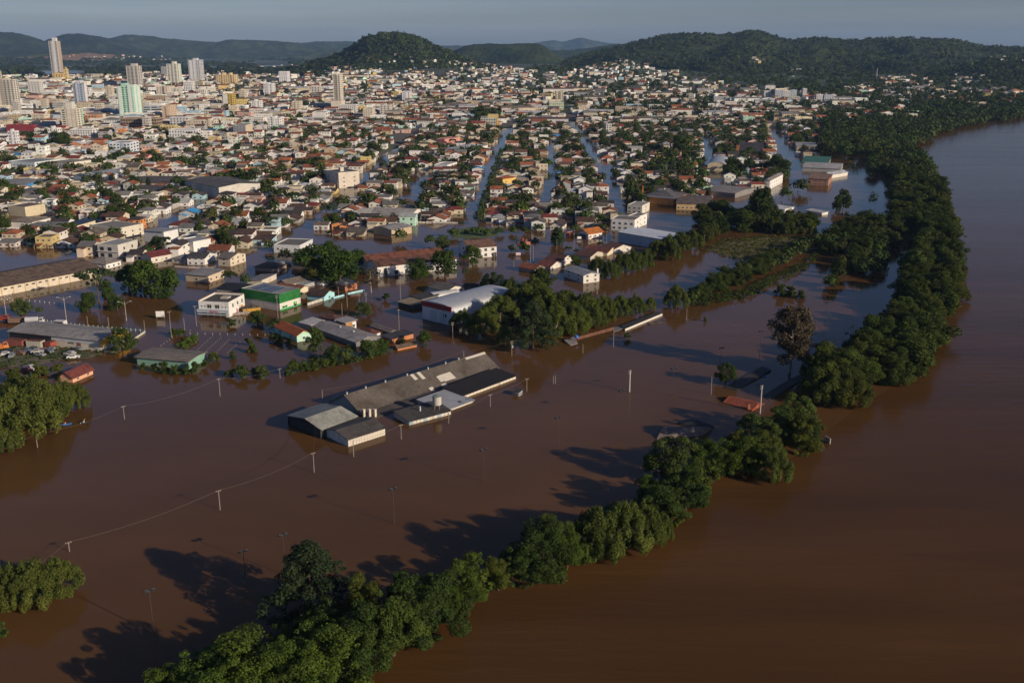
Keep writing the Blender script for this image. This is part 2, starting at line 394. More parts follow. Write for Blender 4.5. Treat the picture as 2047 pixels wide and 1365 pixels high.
hill([(1060, 112), (1100, 101), (1140, 100), (1180, 97), (1230, 89), (1260, 88), (1300, 95), (1360, 112)], 8000, 1000, 1200, 0, (90, 40), 30, 6, seed=10)
hill([(440, 118), (520, 113), (600, 108), (680, 104), (760, 106), (860, 108), (920, 112), (1000, 118)], 9000, 900, 900, 0, (120, 40), 20, 8, c1=(.09, .11, .045), seed=12)
# ------------------------------------------------------------------ building kit
WHITE, CREAM, BEIGE, GREY, PINK, YEL = (.72, .70, .66), (.62, .54, .40), (.50, .42, .31), (.40, .39, .37), (.60, .38, .31), (.62, .48, .20)
LBLUE, MINT, ORANGE, TAN, OFFW = (.38, .55, .62), (.42, .62, .50), (.58, .25, .09), (.42, .33, .22), (.66, .62, .55)
R_BROWN, R_DARK, R_TERRA, R_RED, R_GREY, R_LIGHT, R_OLD = (.115, .062, .042), (.06, .048, .042), (.30, .10, .045), (.20, .045, .035), (.19, .18, .165), (.42, .42, .41), (.15, .12, .095)
R_ORANGE = (.46, .15, .05)

def window_mesh():
    mb = MB(); mb.box(-.5, .5, -.05, .05, 0, 1, 1)
    mb.face([(-.43, -.056, .07), (.43, -.056, .07), (.43, -.056, .93), (-.43, -.056, .93)], 0)
    mb.box(-.03, .03, -.07, -.05, .05, .95, 1); return mb.mesh('window', [M['glass'], M['frame']])
def dark_window_mesh():
    mb = MB(); mb.box(-.5, .5, -.04, .04, 0, 1, 0); return mb.mesh('window', [M['glass']])
def door_mesh():
    mb = MB(); mb.box(-.5, .5, -.06, .05, 0, 1, 0); mb.box(-.42, .42, -.08, -.06, .05, .94, 0); return mb.mesh('door', [M['plain']])
WIN, DWIN, DOOR = window_mesh(), dark_window_mesh(), door_mesh()

def put(mesh, name, parent, x, y, z, w, h, rz, color=None):
    o = link(name, mesh, parent, color, (x, y, z), rz); o.scale = (w, 1, h); return o

def walls_and_roof(L, W, H, roof, rh, base=-3.0, o=.5, th=.16):
    """wall mesh and roof mesh of a house whose front looks to -Y"""
    wb, rb = MB(), MB(); a, d = L / 2, W / 2
    if roof == 'flat':
        pt = H + rh; i = .22
        wb.box(-a, a, -d, d, base, pt, bottom=False, top=False)
        for q in (((-a, -d), (a, -d), (a - i, -d + i), (-a + i, -d + i)), ((a, -d), (a, d), (a - i, d - i), (a - i, -d + i)), ((a, d), (-a, d), (-a + i, d - i), (a - i, d - i)), ((-a, d), (-a, -d), (-a + i, -d + i), (-a + i, d - i))):
            wb.face([(x, y, pt) for x, y in q])
            wb.face([(q[2][0], q[2][1], pt), (q[2][0], q[2][1], H - .2), (q[3][0], q[3][1], H - .2), (q[3][0], q[3][1], pt)])
        rb.box(-a + i + .01, a - i - .01, -d + i + .01, d - i - .01, H - .15, H, bottom=False)
        return wb, rb
    wb.box(-a, a, -d, d, base, H, bottom=False, top=False)
    if roof in ('gablex', 'gabley'):
        half = d if roof == 'gablex' else a; lon = a if roof == 'gablex' else d; s = rh / half; ax = 'x' if roof == 'gablex' else 'y'
        prof = [(-half - o, H - o * s), (0, H + rh), (half + o, H - o * s), (half + o, H - o * s + th), (0, H + rh + th * 1.2), (-half - o, H - o * s + th)]
        if ax == 'x': prof = prof[::-1]
        rb.prism(prof, -lon - o, lon + o, ax)
        for e in (-1, 1):
            t = [(e * a, -d, H), (e * a, d, H), (e * a, 0, H + rh)] if ax == 'x' else [(-a, e * d, H), (a, e * d, H), (0, e * d, H + rh)]
            wb.face(t)
    elif roof == 'shed':
        s = rh / W; prof = [(-d - o, H - o * s), (d + o, H + rh + o * s), (d + o, H + rh + o * s + th), (-d - o, H - o * s + th)]
        rb.prism(prof[::-1], -a - o, a + o, 'x')
        wb.face([(-a, d, H), (a, d, H), (a, d, H + rh), (-a, d, H + rh)])
        for e in (-1, 1): wb.face([(e * a, -d, H), (e * a, d, H), (e * a, d, H + rh)])
    elif roof == 'shedx':
        s = rh / L; prof = [(-a - o, H - o * s), (a + o, H + rh + o * s), (a + o, H + rh + o * s + th), (-a - o, H - o * s + th)]
        rb.prism(prof, -d - o, d + o, 'y')
        wb.face([(a, -d, H), (a, d, H), (a, d, H + rh), (a, -d, H + rh)])
        for e in (-1, 1): wb.face([(-a, e * d, H), (a, e * d, H), (a, e * d, H + rh)])
    elif roof == 'shedl':      # single slope, low on the +X side
        s = rh / L; prof = [(-a - .05, H + rh + .05 * s), (a + o, H - o * s), (a + o, H - o * s + th), (-a - .05, H + rh + .05 * s + th)]
        rb.prism(prof, -d - o, d + o, 'y')
        wb.face([(-a, -d, H), (-a, d, H), (-a, d, H + rh), (-a, -d, H + rh)])
        for e in (-1, 1): wb.face([(-a, e * d, H), (a, e * d, H), (-a, e * d, H + rh)])
    elif roof == 'hip':
        x0, y0 = a + o, d + o; k = min(x0, y0); rx, ry = max(0.02, x0 - k), max(.02, y0 - k); zt = H + rh
        e = [(-x0, -y0), (x0, -y0), (x0, y0), (-x0, y0)]; t = [(-rx, -ry), (rx, -ry), (rx, ry), (-rx, ry)]
        for i in range(4):
            j = (i + 1) % 4
            rb.face([(*e[i], H + .02), (*e[j], H + .02), (*t[j], zt), (*t[i], zt)]); rb.face([(*e[i], H - .14), (*e[j], H - .14), (*e[j], H + .02), (*e[i], H + .02)])
        rb.face([(*q, zt) for q in t]); rb.face([(*q, H - .14) for q in reversed(e)])
    elif roof in ('archx', 'archy'):
        half = d if roof == 'archx' else a; lon = a if roof == 'archx' else d; n = 14; ax = 'x' if roof == 'archx' else 'y'
        top = [(half * 1.02 * math.cos(math.pi * (1 - k / n)), H + .06 + rh * math.sin(math.pi * k / n) ** .9) for k in range(n + 1)]
        low = [(t * .985, z - .14) for t, z in top]
        prof = low + top[::-1]
        if ax == 'x': prof = prof[::-1]
        rb.prism(prof, -lon - .25, lon + .25, ax)
        for e in (-1, 1):
            pts = [(t, H - .08 + (z - H - .06)) for t, z in [(half * math.cos(math.pi * (1 - k / n)) , H + .06 + rh * math.sin(math.pi * k / n) ** .9) for k in range(n + 1)]]
            wb.face([(e * a, t, z) for t, z in pts] if ax == 'x' else [(t, e * d, z) for t, z in pts])
    return wb, rb

def house_at(name, loc, rz, L, W, H, roof, rh, wc, rc, rows=(), wcols=(2, 2), wsize=(1.1, 1.0), rmat=None, wmat='wall', faces='fr', mesh=None, o=.5, door=None, base=-3.0, rlab=None):
    e = empty(name, loc, rz)
    wb, rb = walls_and_roof(L, W, H, roof, rh, base=base, o=o)
    wb.build('wall', M[wmat], e, wc)
    if rmat is None: rmat = 'concrete' if roof == 'flat' else ('tile' if rc[0] > 1.5 * rc[2] else 'sheet')
    if rmat in ('tile', 'sheet') and roof in ('gabley', 'archy', 'shedx', 'shedl'): rmat += 'y'
    r = rb.build('roof', M[rmat], e, rc, smooth=False)
    for z in rows:
        if 'f' in faces:
            for k in range(wcols[0]): put(mesh or WIN, 'window', e, -L / 2 + L * (k + .5) / wcols[0], -W / 2 - .04, z, wsize[0], wsize[1], 0)
        if 'r' in faces:
            for k in range(wcols[1]): put(mesh or WIN, 'window', e, L / 2 + .04, -W / 2 + W * (k + .5) / wcols[1], z, wsize[0], wsize[1], math.pi / 2)
        if 'l' in faces:
            for k in range(wcols[1]): put(mesh or WIN, 'window', e, -L / 2 - .04, -W / 2 + W * (k + .5) / wcols[1], z, wsize[0], wsize[1], -math.pi / 2)
    if door: put(DOOR, 'door', e, door[0], -W / 2 - .05, 0, 1.0, 2.1, 0, door[1])
    e['_dim'] = (L, W, H)
    return e

FOOT = []          # footprints already taken: (x, y, half length, half width, angle)
def taken(x, y, r):
    for fx, fy, a, d, an in FOOT:
        dx, dy = x - fx, y - fy
        if abs(dx) > a + d + r or abs(dy) > a + d + r: continue
        u = dx * math.cos(an) + dy * math.sin(an); v = -dx * math.sin(an) + dy * math.cos(an)
        if abs(u) < a + r and abs(v) < d + r: return True
    return False

def quad(A, B, Cc, ty=None, H=None, ac=False):
    """footprint from three ground pixels: near corner A, end B of the left face, end C of the right face"""
    a = ground_at(*A); z = a.z; b_ = P(B[0], B[1], z); c_ = P(Cc[0], Cc[1], z)
    u = a - b_
    if ac: v = (c_ - a).normalized(); v.z = 0; u = Vector((v.y, -v.x, 0)) * max(2.0, abs((a - b_).dot(Vector((v.y, -v.x, 0)))))
    L = max(2.0, u.length); u.normalize(); v = Vector((-u.y, u.x, 0)); W = max(2.0, abs((c_ - a).dot(v)))
    h = H if H is not None else height(a.x, a.y, z, ty)
    ctr = a - u * (L / 2) + v * (W / 2); ctr.z = z
    return ctr, math.atan2(u.y, u.x), L, W, h

def hb(name, label, cat, A, B, Cc, ty, roof, rh, wc, rc, lm=None, group=None, H=None, Wm=None, **kw):
    ctr, an, L, W, h = quad(A, B, Cc, ty, H, kw.pop('ac', False))
    if Wm:
        v = Vector((-math.sin(an), math.cos(an), 0)); ctr += v * ((Wm - W) / 2); W = Wm
    rows = kw.pop('rows', None)
    if rows is None:
        rows = [z for z in ([.7] if h < 3.6 else ([.5, h - 2.2] if h < 7 else [h - 2.2 - 2.9 * k for k in range(int(h / 2.9))])) if z > .2]
    if kw.get('wcols') is None: kw['wcols'] = (max(1, int(L / 4)), max(1, int(W / 4)))
    e = house_at(name, ctr, an, L, W, h, roof, rh, wc, rc, rows=rows, **kw)
    tag(e, label, cat, group); FOOT.append((ctr.x, ctr.y, L / 2, W / 2, an))
    if lm: landmark(lm, ctr)
    return e
def dims(e): return tuple(e['_dim'])

# --- the submerged warehouse and its annexes
def span_roof(name, parent, r0, r1, f0, f1, b0, b1, m, color, th=.2):
    """two slopes from the ridge r0-r1 down to the eaves f (near) and b (far)"""
    mb = MB(); dn = Vector((0, 0, th)); loc = parent.location
    def s(p, q, u, v):
        t = [p, q, u, v]; mb.face([x - loc for x in t]); mb.face([x - dn - loc for x in reversed(t)])
        for i in range(4):
            a_, b_ = t[i], t[(i + 1) % 4]; mb.face([a_ - loc, a_ - dn - loc, b_ - dn - loc, b_ - loc])
    s(f0, f1, r1, r0); s(r0, r1, b1, b0)
    return mb.build(name, m, parent, color)

EL = M['sheety']
ZR, ZE = 4.45, .45
wr0, wr1 = P(687, 789, ZR), P(967, 703, ZR)
ax = (wr1 - wr0); ax.z = 0; LEN = ax.length; ax.normalize(); nv = Vector((-ax.y, ax.x, 0)); an_w = math.atan2(ax.y, ax.x)
mid = (wr0 + wr1) / 2; mid.z = 0
wh = empty('submerged_warehouse', mid, an_w)
tag(wh, 'long grey gabled warehouse with pale roof patches, flooded up to its eaves', 'warehouse'); landmark('flooded long warehouse', mid); FOOT.append((mid.x, mid.y, LEN / 2 + 3, 18, an_w))
def tol(p): q = p - mid; return (q.x * ax.x + q.y * ax.y, q.x * nv.x + q.y * nv.y)
near = tol(P(1001, 735, ZE))[1]; far_ = -near
mb = MB()
prof = [(near, ZE), (near, ZE - .2), (0, ZR - .2), (far_, ZE - .2), (far_, ZE), (0, ZR)]
mb.prism(prof[::-1], -LEN / 2, LEN / 2, 'x'); roofw = mb.build('roof', M['sheet'], wh, (.112, .093, .076))
mb = MB()
for e_ in (-1, 1): mb.face([(e_ * (LEN / 2 - .4), near + .3, -3), (e_ * (LEN / 2 - .4), far_ - .3, -3), (e_ * (LEN / 2 - .4), far_ - .3, ZE - .1), (e_ * (LEN / 2 - .4), 0, ZR - .25), (e_ * (LEN / 2 - .4), near + .3, ZE - .1)])
for yy in (near + .35, far_ - .35): mb.face([(-LEN / 2 + .4, yy, -3), (LEN / 2 - .4, yy, -3), (LEN / 2 - .4, yy, ZE - .1), (-LEN / 2 + .4, yy, ZE - .1)])
mb.build('wall', M['wall'], wh, (.30, .36, .35))
def on_slope(x, y): return ZR + (y / near) * (ZE - ZR)
mb = MB(); mb.prism([(near - 5.0, -.05), (near + .1, ZE - .15), (near + .1, ZE + .05), (near - 5.0, .14)], -LEN / 2, -LEN / 2 + 31, 'x'); mb.build('lower_roof', M['sheet'], wh, (.10, .083, .07))
for cx_, cy_, w_, h_ in [(1122, 287, 1.3, 2.7), (1133, 323, 1.3, 2.2), (1397, 276, 4.6, 2.6), (1340, 293, 1.6, 2.2), (1382, 314, 2.0, 2.2), (1442, 309, 2.8, .9), (1282, 345, 1.6, 2.4), (1320, 372, 4.4, 2.6), (1535, 140, 9.0, .8)]:
    q = tol(P(540 + cx_ / 3.937, 680 + cy_ / 3.937, 2.4)); yb = min(-.15, q[1] + h_ / 2); ya = yb - h_; xa, xb = q[0] - w_ / 2, q[0] + w_ / 2
    mb = MB(); mb.prism([(yb, on_slope(0, yb) + .03), (ya, on_slope(0, ya) + .03), (ya, on_slope(0, ya) + .07), (yb, on_slope(0, yb) + .07)], xa, xb, 'x'); mb.build('roof_patch', M['plain'], wh, (.55, .50, .42))
for t in (.02, .14, .27, .42, .57, .70, .80):
    mb = MB(); x = -LEN / 2 + LEN * t; mb.tube([(x, -.05, ZR - .1), (x, -.05, ZR + .35), (x, -.05, ZR + .55)], [.22, .22, .3], 8); mb.build('roof_vent', M['metal'], wh, (.5, .5, .48))
for x0 in (727, 738.5, 749.5):
    q = tol(P(x0, 823, 1.6)); mb = MB(); zb = max(.1, on_slope(0, q[1]) - .6); mb.box(q[0] - .33, q[0] + .33, q[1] - .33, q[1] + .33, zb, zb + 2.2); mb.box(q[0] - .40, q[0] + .40, q[1] - .40, q[1] + .40, zb + 2.2, zb + 2.32)
    mb.build('chimney', M['wall'], wh, (.62, .55, .45))
for fx in (.36, .41):
    q = -LEN / 2 + LEN * fx; mb = MB(); mb.prism([(2.2, on_slope(0, -2.2) + .05), (3.4, on_slope(0, -3.4) + .05), (3.4, on_slope(0, -3.4) + .1), (2.2, on_slope(0, -2.2) + .1)][::-1], q, q + 2.6, 'x'); mb.build('skylight', M['plain'], wh, (.6, .6, .6))

# grey gabled hall at its near end
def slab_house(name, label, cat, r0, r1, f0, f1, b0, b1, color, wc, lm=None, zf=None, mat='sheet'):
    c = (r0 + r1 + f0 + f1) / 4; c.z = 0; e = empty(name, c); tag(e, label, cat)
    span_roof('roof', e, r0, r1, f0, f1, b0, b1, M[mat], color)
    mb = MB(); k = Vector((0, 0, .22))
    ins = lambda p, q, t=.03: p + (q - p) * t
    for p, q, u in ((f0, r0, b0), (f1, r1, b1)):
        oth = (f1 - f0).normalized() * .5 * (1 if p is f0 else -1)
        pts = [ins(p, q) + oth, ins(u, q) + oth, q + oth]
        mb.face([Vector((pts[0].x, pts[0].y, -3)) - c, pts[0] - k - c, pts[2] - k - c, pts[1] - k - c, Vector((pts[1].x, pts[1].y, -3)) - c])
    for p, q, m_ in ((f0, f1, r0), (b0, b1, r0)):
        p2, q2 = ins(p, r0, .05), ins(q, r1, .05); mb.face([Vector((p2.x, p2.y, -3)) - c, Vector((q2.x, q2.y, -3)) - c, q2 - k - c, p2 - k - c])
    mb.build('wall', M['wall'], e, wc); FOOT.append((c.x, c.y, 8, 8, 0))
    if lm: landmark(lm, c)
    return e
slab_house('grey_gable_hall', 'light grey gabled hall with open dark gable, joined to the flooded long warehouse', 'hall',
           P(609, 836, 5.2), P(681, 811, 5.2), P(642, 859, 2.6), P(716, 831, 2.6), P(573, 830, 2.6), P(643, 805, 2.6), (.235, .238, .215), (.05, .05, .05), 'light grey gabled hall')  # near-black wall colour stands in for the shade inside the open gable
e = hb('front_annex', 'dark roofed annex with long cream front wall, nearest corner of the flooded warehouse', 'annex', (696, 893), (650, 871), (770, 869), 879, 'gabley', 1.1, OFFW, (.085, .075, .068), lm='cream walled annex', rows=(), rmat='sheet', o=.3)
L, W, h = dims(e)
for k in range(14): put(DOOR, 'wall_panel', e, L / 2 + .02, -W / 2 + W * (k + .5) / 14, .05, W / 14 * .93, h * .9 / 1.0, math.pi / 2, (.58, .52, .43))
e = hb('middle_annex', 'dark roofed annex with panelled wall beside the round water tank', 'annex', (818, 850), (788, 834), (889, 822), 843, 'shedl', .8, (.55, .50, .43), (.07, .062, .056), rows=(), rmat='sheet', o=.3)
L, W, h = dims(e)
for k in range(12): put(DOOR, 'wall_panel', e, L / 2 + .02, -W / 2 + W * (k + .5) / 12, .05, W / 12 * .8, h * .85, math.pi / 2, (.6, .55, .47) if k % 4 else (.25, .4, .45))
mb = MB(); x = -L * .02; mb.tube([(x, -W * .05, h), (x, -W * .05, h + 1.9)], .22, 8); mb.box(x - .6, x + .3, -W * .05 - .1, -W * .05 + .1, h + 1.5, h + 1.7); mb.build('flue_pipe', M['metal'], e, (.6, .6, .58))
e = hb('metal_annex', 'low annex under pale metal sheets, right of the round water tank', 'annex', (889, 825), (856, 799), (946, 804), 821, 'shedl', .7, (.55, .5, .43), (.33, .33, .33), rows=(), rmat='metal', o=.4, ac=True)
L, W, h = dims(e); mb = MB(); mb.box(-L * .25, L * .4, W * .12, W * .2, h + .12, h + .3); mb.build('roof_gap_shade', M['black'], e)  # solid black bar painted in for the darkness of a gap between sheets
e = hb('corrugated_annex', 'long lean-to under black corrugated sheets with pale wall panels', 'annex', (925, 797), (896, 781), (1031, 757), 791, 'shedl', .75, (.56, .5, .42), (.024, .022, .021), rows=(), rmat='sheet', o=.35, ac=True)
L, W, h = dims(e)
mb = MB(); n_ = 30
for k in range(n_):
    y = -W / 2 + W * (k + .5) / n_; zl = h + .17; mb.face([(-L / 2, y - .12, zl + .82), (-L / 2, y + .12, zl + .82), (L / 2 + .3, y + .12, zl + .06), (L / 2 + .3, y - .12, zl + .06)][::-1]); mb.face([(L / 2 + .3, y - .12, zl + .06), (L / 2 + .3, y - .12, zl - .1), (-L / 2, y - .12, zl + .6), (-L / 2, y - .12, zl + .82)]); mb.face([(L / 2 + .3, y + .12, zl + .06), (-L / 2, y + .12, zl + .82), (-L / 2, y + .12, zl + .6), (L / 2 + .3, y + .12, zl - .1)])
mb.build('roof_rib', M['plain'], e, (.04, .036, .033))
for k in range(16): put(DOOR, 'wall_panel', e, L / 2 + .02, -W / 2 + W * (k + .5) / 16, .05, W / 16 * .8, h * .8, math.pi / 2, (.62, .55, .44))
tb = P(874, 827, 0)
e = empty('water_tank', tb); tag(e, 'round pale water tank on legs beside the flooded warehouse', 'water tank')
ht = height(tb.x, tb.y, 0, 808); hp = height(tb.x, tb.y, 0, 792)
mb = MB(); mb.tube([(0, 0, ht), (0, 0, hp)], 1.25, 20); mb.build('tank', M['wall'], e, (.5, .46, .40))
mb = MB(); mb.tube([(0, 0, hp), (0, 0, hp + .12), (0, 0, hp + .35)], [1.3, 1.3, .25], 20); mb.build('lid', M['metal'], e, (.2, .24, .2))
for a_ in range(4):
    mb = MB(); x, y = math.cos(a_ * 1.571 + .8), math.sin(a_ * 1.571 + .8); mb.tube([(x, y, -2), (x * .9, y * .9, ht)], .09, 6); mb.build('leg', M['metal'], e, (.2, .17, .15))
# ------------------------------------------------------------------ buildings placed one by one, near to far
e = hb('tiled_house', 'peach house under a dark red tiled roof, alone by the left willows', 'house', (146, 765), (121, 762), (190, 748), 755, 'gabley', 1.5, (.66, .36, .22), (.19, .05, .04), lm='dark red roofed house', rows=(.4,), wcols=(0, 2), wsize=(.9, .7))
e = hb('open_shed', 'open sided shed with dull brown sheet roof and green back wall', 'shed', (378, 738), (275, 729), (402, 719), 722, 'gablex', .5, (.20, .36, .28), (.20, .17, .14), lm='open brown roofed shed', rows=(), rmat='sheet', o=.7)
# container yard shed
e = hb('yard_shed', 'long grey metal roofed shed with cream wall and yellow gable, behind the containers', 'shed', (202, 703), (22, 683), (232, 680), 681, 'gablex', 1.1, (.58, .52, .42), (.27, .25, .235), lm='container yard shed', rows=(), rmat='sheet', o=.6)
L, W, h = dims(e)
put(DWIN, 'window', e, L * .18, -W / 2 - .03, h * .45, 2.6, .35, 0); put(DOOR, 'door', e, L * .27, -W / 2 - .05, .1, 1.6, h * .62, 0, (.24, .10, .06))
mb = MB(); mb.box(-L / 2 - .05, -L * .03, -W / 2 - .1, -W / 2 + .05, 0, h * .92); mb.build('open_bay_shade', M['black'], e)  # solid black slab standing in for the shade inside the open left half
mb = MB(); mb.box(-L * .03, L / 2 + .1, -W / 2 - .12, -W / 2 - .02, h * .62, h * .9); mb.build('fascia', M['metal'], e, (.5, .5, .5))
mb = MB(); mb.face([(L / 2 + .62, -W / 2 - .6, h * .5), (L / 2 + .62, W / 2 + .6, h * .62), (L / 2 + .62, W / 2 + .6, h), (L / 2 + .62, 0, h + 1.2), (L / 2 + .62, -W / 2 - .6, h)]); mb.face([(L / 2 + .66, -W / 2 - .6, h * .5), (L / 2 + .66, W / 2 + .6, h * .62), (L / 2 + .66, W / 2 + .6, h), (L / 2 + .66, 0, h + 1.2), (L / 2 + .66, -W / 2 - .6, h)][::-1])
mb.build('gable_board', M['plain'], e, (.72, .38, .03))
# orange roofed mint house and its neighbours
e = hb('tiled_house', 'mint green house under a bright orange tiled roof', 'house', (594, 684), (550, 664), (615, 675), 671, 'gablex', 1.4, (.45, .66, .52), (.36, .10, .035), lm='mint green house', rows=(.6,), wcols=(2, 1))
put(DOOR, 'fence_gate', e, dims(e)[0] / 2 + .05, 1, 0, 1.4, 1.2, math.pi / 2, (.2, .35, .3))
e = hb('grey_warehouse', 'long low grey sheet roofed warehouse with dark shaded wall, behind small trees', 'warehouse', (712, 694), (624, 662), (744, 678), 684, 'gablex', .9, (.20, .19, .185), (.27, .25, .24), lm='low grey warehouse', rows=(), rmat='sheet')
for t in (-.1, .2):
    mb = MB(); L, W, h = dims(e); mb.tube([(L * t, 0, h + .8), (L * t, 0, h + 1.5)], .3, 8); mb.build('roof_vent', M['metal'], e, (.6, .6, .6))
hb('flat_annex', 'small shed under a pale flat sheet roof behind the mint green house', 'shed', (622, 661), (600, 655), (638, 652), 650, 'shed', .5, (.30, .29, .28), (.48, .46, .44), rows=())
e = hb('wooden_house', 'two storey house with orange timber cladding and flat grey roof', 'house', (692, 662), (672, 655), (714, 658), 646, 'shed', .4, (.40, .20, .07), (.36, .34, .32), lm='timber clad house', rows=(1.0,), wcols=(1, 2))
L, W, h = dims(e); mb = MB(); mb.box(L / 2 - .02, L / 2 + .06, W * .12, W / 2, 0, h - .1); mb.build('white_wall', M['wall'], e, WHITE)
hb('hip_house', 'white house under a dark brown hipped roof, right of the timber clad house', 'house', (741, 676), (716, 668), (757, 670), 668, 'hip', 1.3, WHITE, (.13, .05, .035), rows=(.4,), wcols=(2, 1))
hb('brick_shed', 'unfinished bare brick shed with a dark sagging roof at the water', 'shed', (784, 686), (764, 679), (818, 673), 678, 'shed', .3, (.48, .20, .09), (.06, .058, .06), rows=())
hb('sunken_brick_shed', 'bare brick gable of a nearly drowned shed, lowest by the brown water', 'shed', (795, 701), (786, 697), (826, 690), 697, 'gabley', .7, (.50, .20, .09), (.16, .11, .08), rows=(), o=.2)
hb('brown_hip_house', 'low house under a plain dark brown hipped roof beside the reddish shrub', 'house', (668, 646), (640, 640), (684, 640), 639, 'hip', 1.2, (.36, .28, .22), (.12, .055, .04), rows=())
hb('sheet_cabin', 'narrow cabin with rusty sheet roof right of the hipped white house', 'shed', (779, 668), (742, 655), (790, 664), 664, 'gablex', .5, (.34, .28, .23), (.19, .15, .13), rows=())
# the white shop
e = hb('white_shop', 'white two storey shop with grey blue lower storey and flat dark roof', 'shop', (459, 634), (399, 631), (484, 616), 607, 'flat', .5, WHITE, (.085, .075, .068), lm='white two storey shop', rows=())
L, W, h = dims(e)
mb = MB(); mb.box(-L / 2 - .5, L / 2 + .05, -W / 2 - .9, -W / 2 - .02, h * .30, h * .52); mb.build('fascia', M['plain'], e, (.40, .43, .47))
mb = MB(); mb.box(-L / 2 - .4, L / 2, -W / 2 - 1.0, -W / 2 - .02, h * .14, h * .19); mb.build('awning', M['plain'], e, (.42, .44, .46))
for k in range(4): put(DWIN, 'shop_window', e, -L / 2 + L * (.18 + .21 * k), -W / 2 - .04, .05, L * .15, h * .26, 0)
for x in (-.14, .12): put(WIN, 'window', e, L * x, -W / 2 - .04, h * .60, 1.9, 1.5, 0)
for x in (-.40, -.29, .28, .40): put(DWIN, 'vent_window', e, L * x, -W / 2 - .04, h * .68, .45, .45, 0)
for y in (-.25, .05, .33): put(WIN, 'window', e, L / 2 + .04, W * y, h * .58, 1.1, 1.5, math.pi / 2)
put(DOOR, 'door', e, L / 2 + .05, W * .3, 0, 1.6, 2.2, math.pi / 2, (.60, .27, .05)); put(DOOR, 'door', e, L / 2 + .05, -W * .02, 0, .9, 1.8, math.pi / 2, (.45, .04, .04))
mb = MB(); x = -L * .10; zc = h * .41
for k in range(7):      # red script lettering, too small to read in the photograph
    hh = (.55, .34, .3, .34, .3, .36, .3)[k]; mb.box(x + k * .48, x + k * .48 + .3, -W / 2 - .96, -W / 2 - .91, zc - .2, zc - .2 + hh)
mb.box(x - .1, x + 3.3, -W / 2 - .955, -W / 2 - .92, zc - .32, zc - .24); mb.build('shop_sign', M['plain'], e, (.45, .02, .03))
mb = MB(); mb.box(-L * .05, L * .20, 0, W * .22, h, h + .5); mb.build('roof_box', M['wall'], e, (.5, .44, .36))
mb = MB()
for a_, b_, c_, d_ in ((-L / 2 + .2, L / 2 - .2, W / 2 - .3, W / 2 + .02), (-L / 2 - .02, -L / 2 + .3, -W / 2 + .2, W / 2 - .3)): mb.box(a_, b_, c_, d_, h + .5, h + .75)
mb.build('coping', M['plain'], e, (.58, .42, .25))
# green hall
e = hb('green_hall', 'big hall with green upper band and white lower walls', 'hall', (560, 622), (485, 609), (613, 611), 589, 'flat', .15, (.66, .60, .53), (.27, .26, .25), lm='green banded hall', rows=(), rmat='sheet')
L, W, h = dims(e)
mb = MB(); mb.box(-L / 2 - .12, L / 2 + .12, -W / 2 - .12, W / 2 + .12, h * .46, h + .2, top=False, bottom=False); mb.build('green_cladding', M['sheet'], e, (.02, .17, .035))
mb = MB(); mb.box(L / 2 + .01, L / 2 + .1, -W / 2, W / 2, 0, h * .10); mb.build('green_plinth', M['plain'], e, (.05, .30, .10))
for y0, w_, h0, h1 in ((-.28, .26, .12, .26), (.22, .15, .0, .34)):
    mb = MB(); mb.box(L / 2 + .02, L / 2 + .13, W * (y0 - w_ / 2), W * (y0 + w_ / 2), h * h0 + .02, h * h1); f_ = mb.build('shop_window', M['plain'], e, (.20, .62, .34))
    put(DWIN, 'pane', f_, L / 2 + .15, W * y0, h * (h0 + .025), W * w_ * .82, h * (h1 - h0) * .75, math.pi / 2)
    mb = MB(); mb.box(L / 2 + .2, L / 2 + .23, W * (y0 - .03), W * (y0 + .03), h * (h0 + h1) / 2, h * h1 * .9); mb.build('poster', M['plain'], f_, (.25, .6, .06))
for x0 in (-.33, -.22, -.08, .03, .14):
    mb = MB(); p = [(L * x0, -W * .35), (L * (x0 + .075), -W * .35), (L * (x0 + .075), W * .30), (L * x0, W * .30)]; mb.box(p[0][0], p[1][0], p[0][1], p[2][1], h + .06, h + .12); mb.build('solar_panel', M['solar'], e)
hb('black_roof_shed', 'shed under black ribbed sheets behind the white two storey shop', 'shed', (492, 593), (434, 588), (501, 579), 582, 'gablex', .9, (.30, .28, .26), (.022, .022, .026), rows=(), rmat='sheet', o=.3)
hb('grey_gable_store', 'store with grey sheet roof and pale side wall behind the green banded hall', 'store', (524, 571), (493, 569), (557, 558), 564, 'shedx', .9, (.60, .54, .46), (.25, .24, .225), rows=(), rmat='sheet')
hb('blue_base_shop', 'low shop with light blue wall base and worn grey roof', 'shop', (417, 566), (372, 562), (438, 554), 552, 'shed', .4, (.56, .45, .33), (.27, .255, .24), rows=(.9,), wcols=(1, 3), lm='blue based shop')
hb('cluster_house', 'small house with grey gabled roof right behind the green banded hall', 'house', (575, 578), (556, 574), (598, 567), 569, 'gabley', 1.5, OFFW, (.17, .14, .12), rows=())
hb('cluster_shed', 'low shed with flat pale grey roof behind the green banded hall', 'shed', (608, 576), (585, 572), (632, 567), 570, 'shed', .3, (.4, .4, .4), (.36, .37, .38), rows=())
hb('ribbed_shed', 'shed with dark ribbed roof and white end wall beside young trees', 'shed', (640, 572), (607, 562), (652, 567), 563, 'gablex', .8, WHITE, (.15, .135, .12), rows=())
hb('tiled_row', 'row of tiled roofs with cream fascia pressed against the green banded hall', 'house', (600, 588), (552, 582), (614, 582), 578, 'gablex', .7, CREAM, (.24, .09, .045), rows=())
hb('dark_tile_house', 'house with dark brown tiled roof and bright turquoise gable', 'house', (648, 602), (614, 598), (662, 593), 592, 'gablex', 1.6, (.36, .66, .70), (.075, .042, .034), lm='turquoise gabled house', rows=(.4,), wcols=(0, 1))
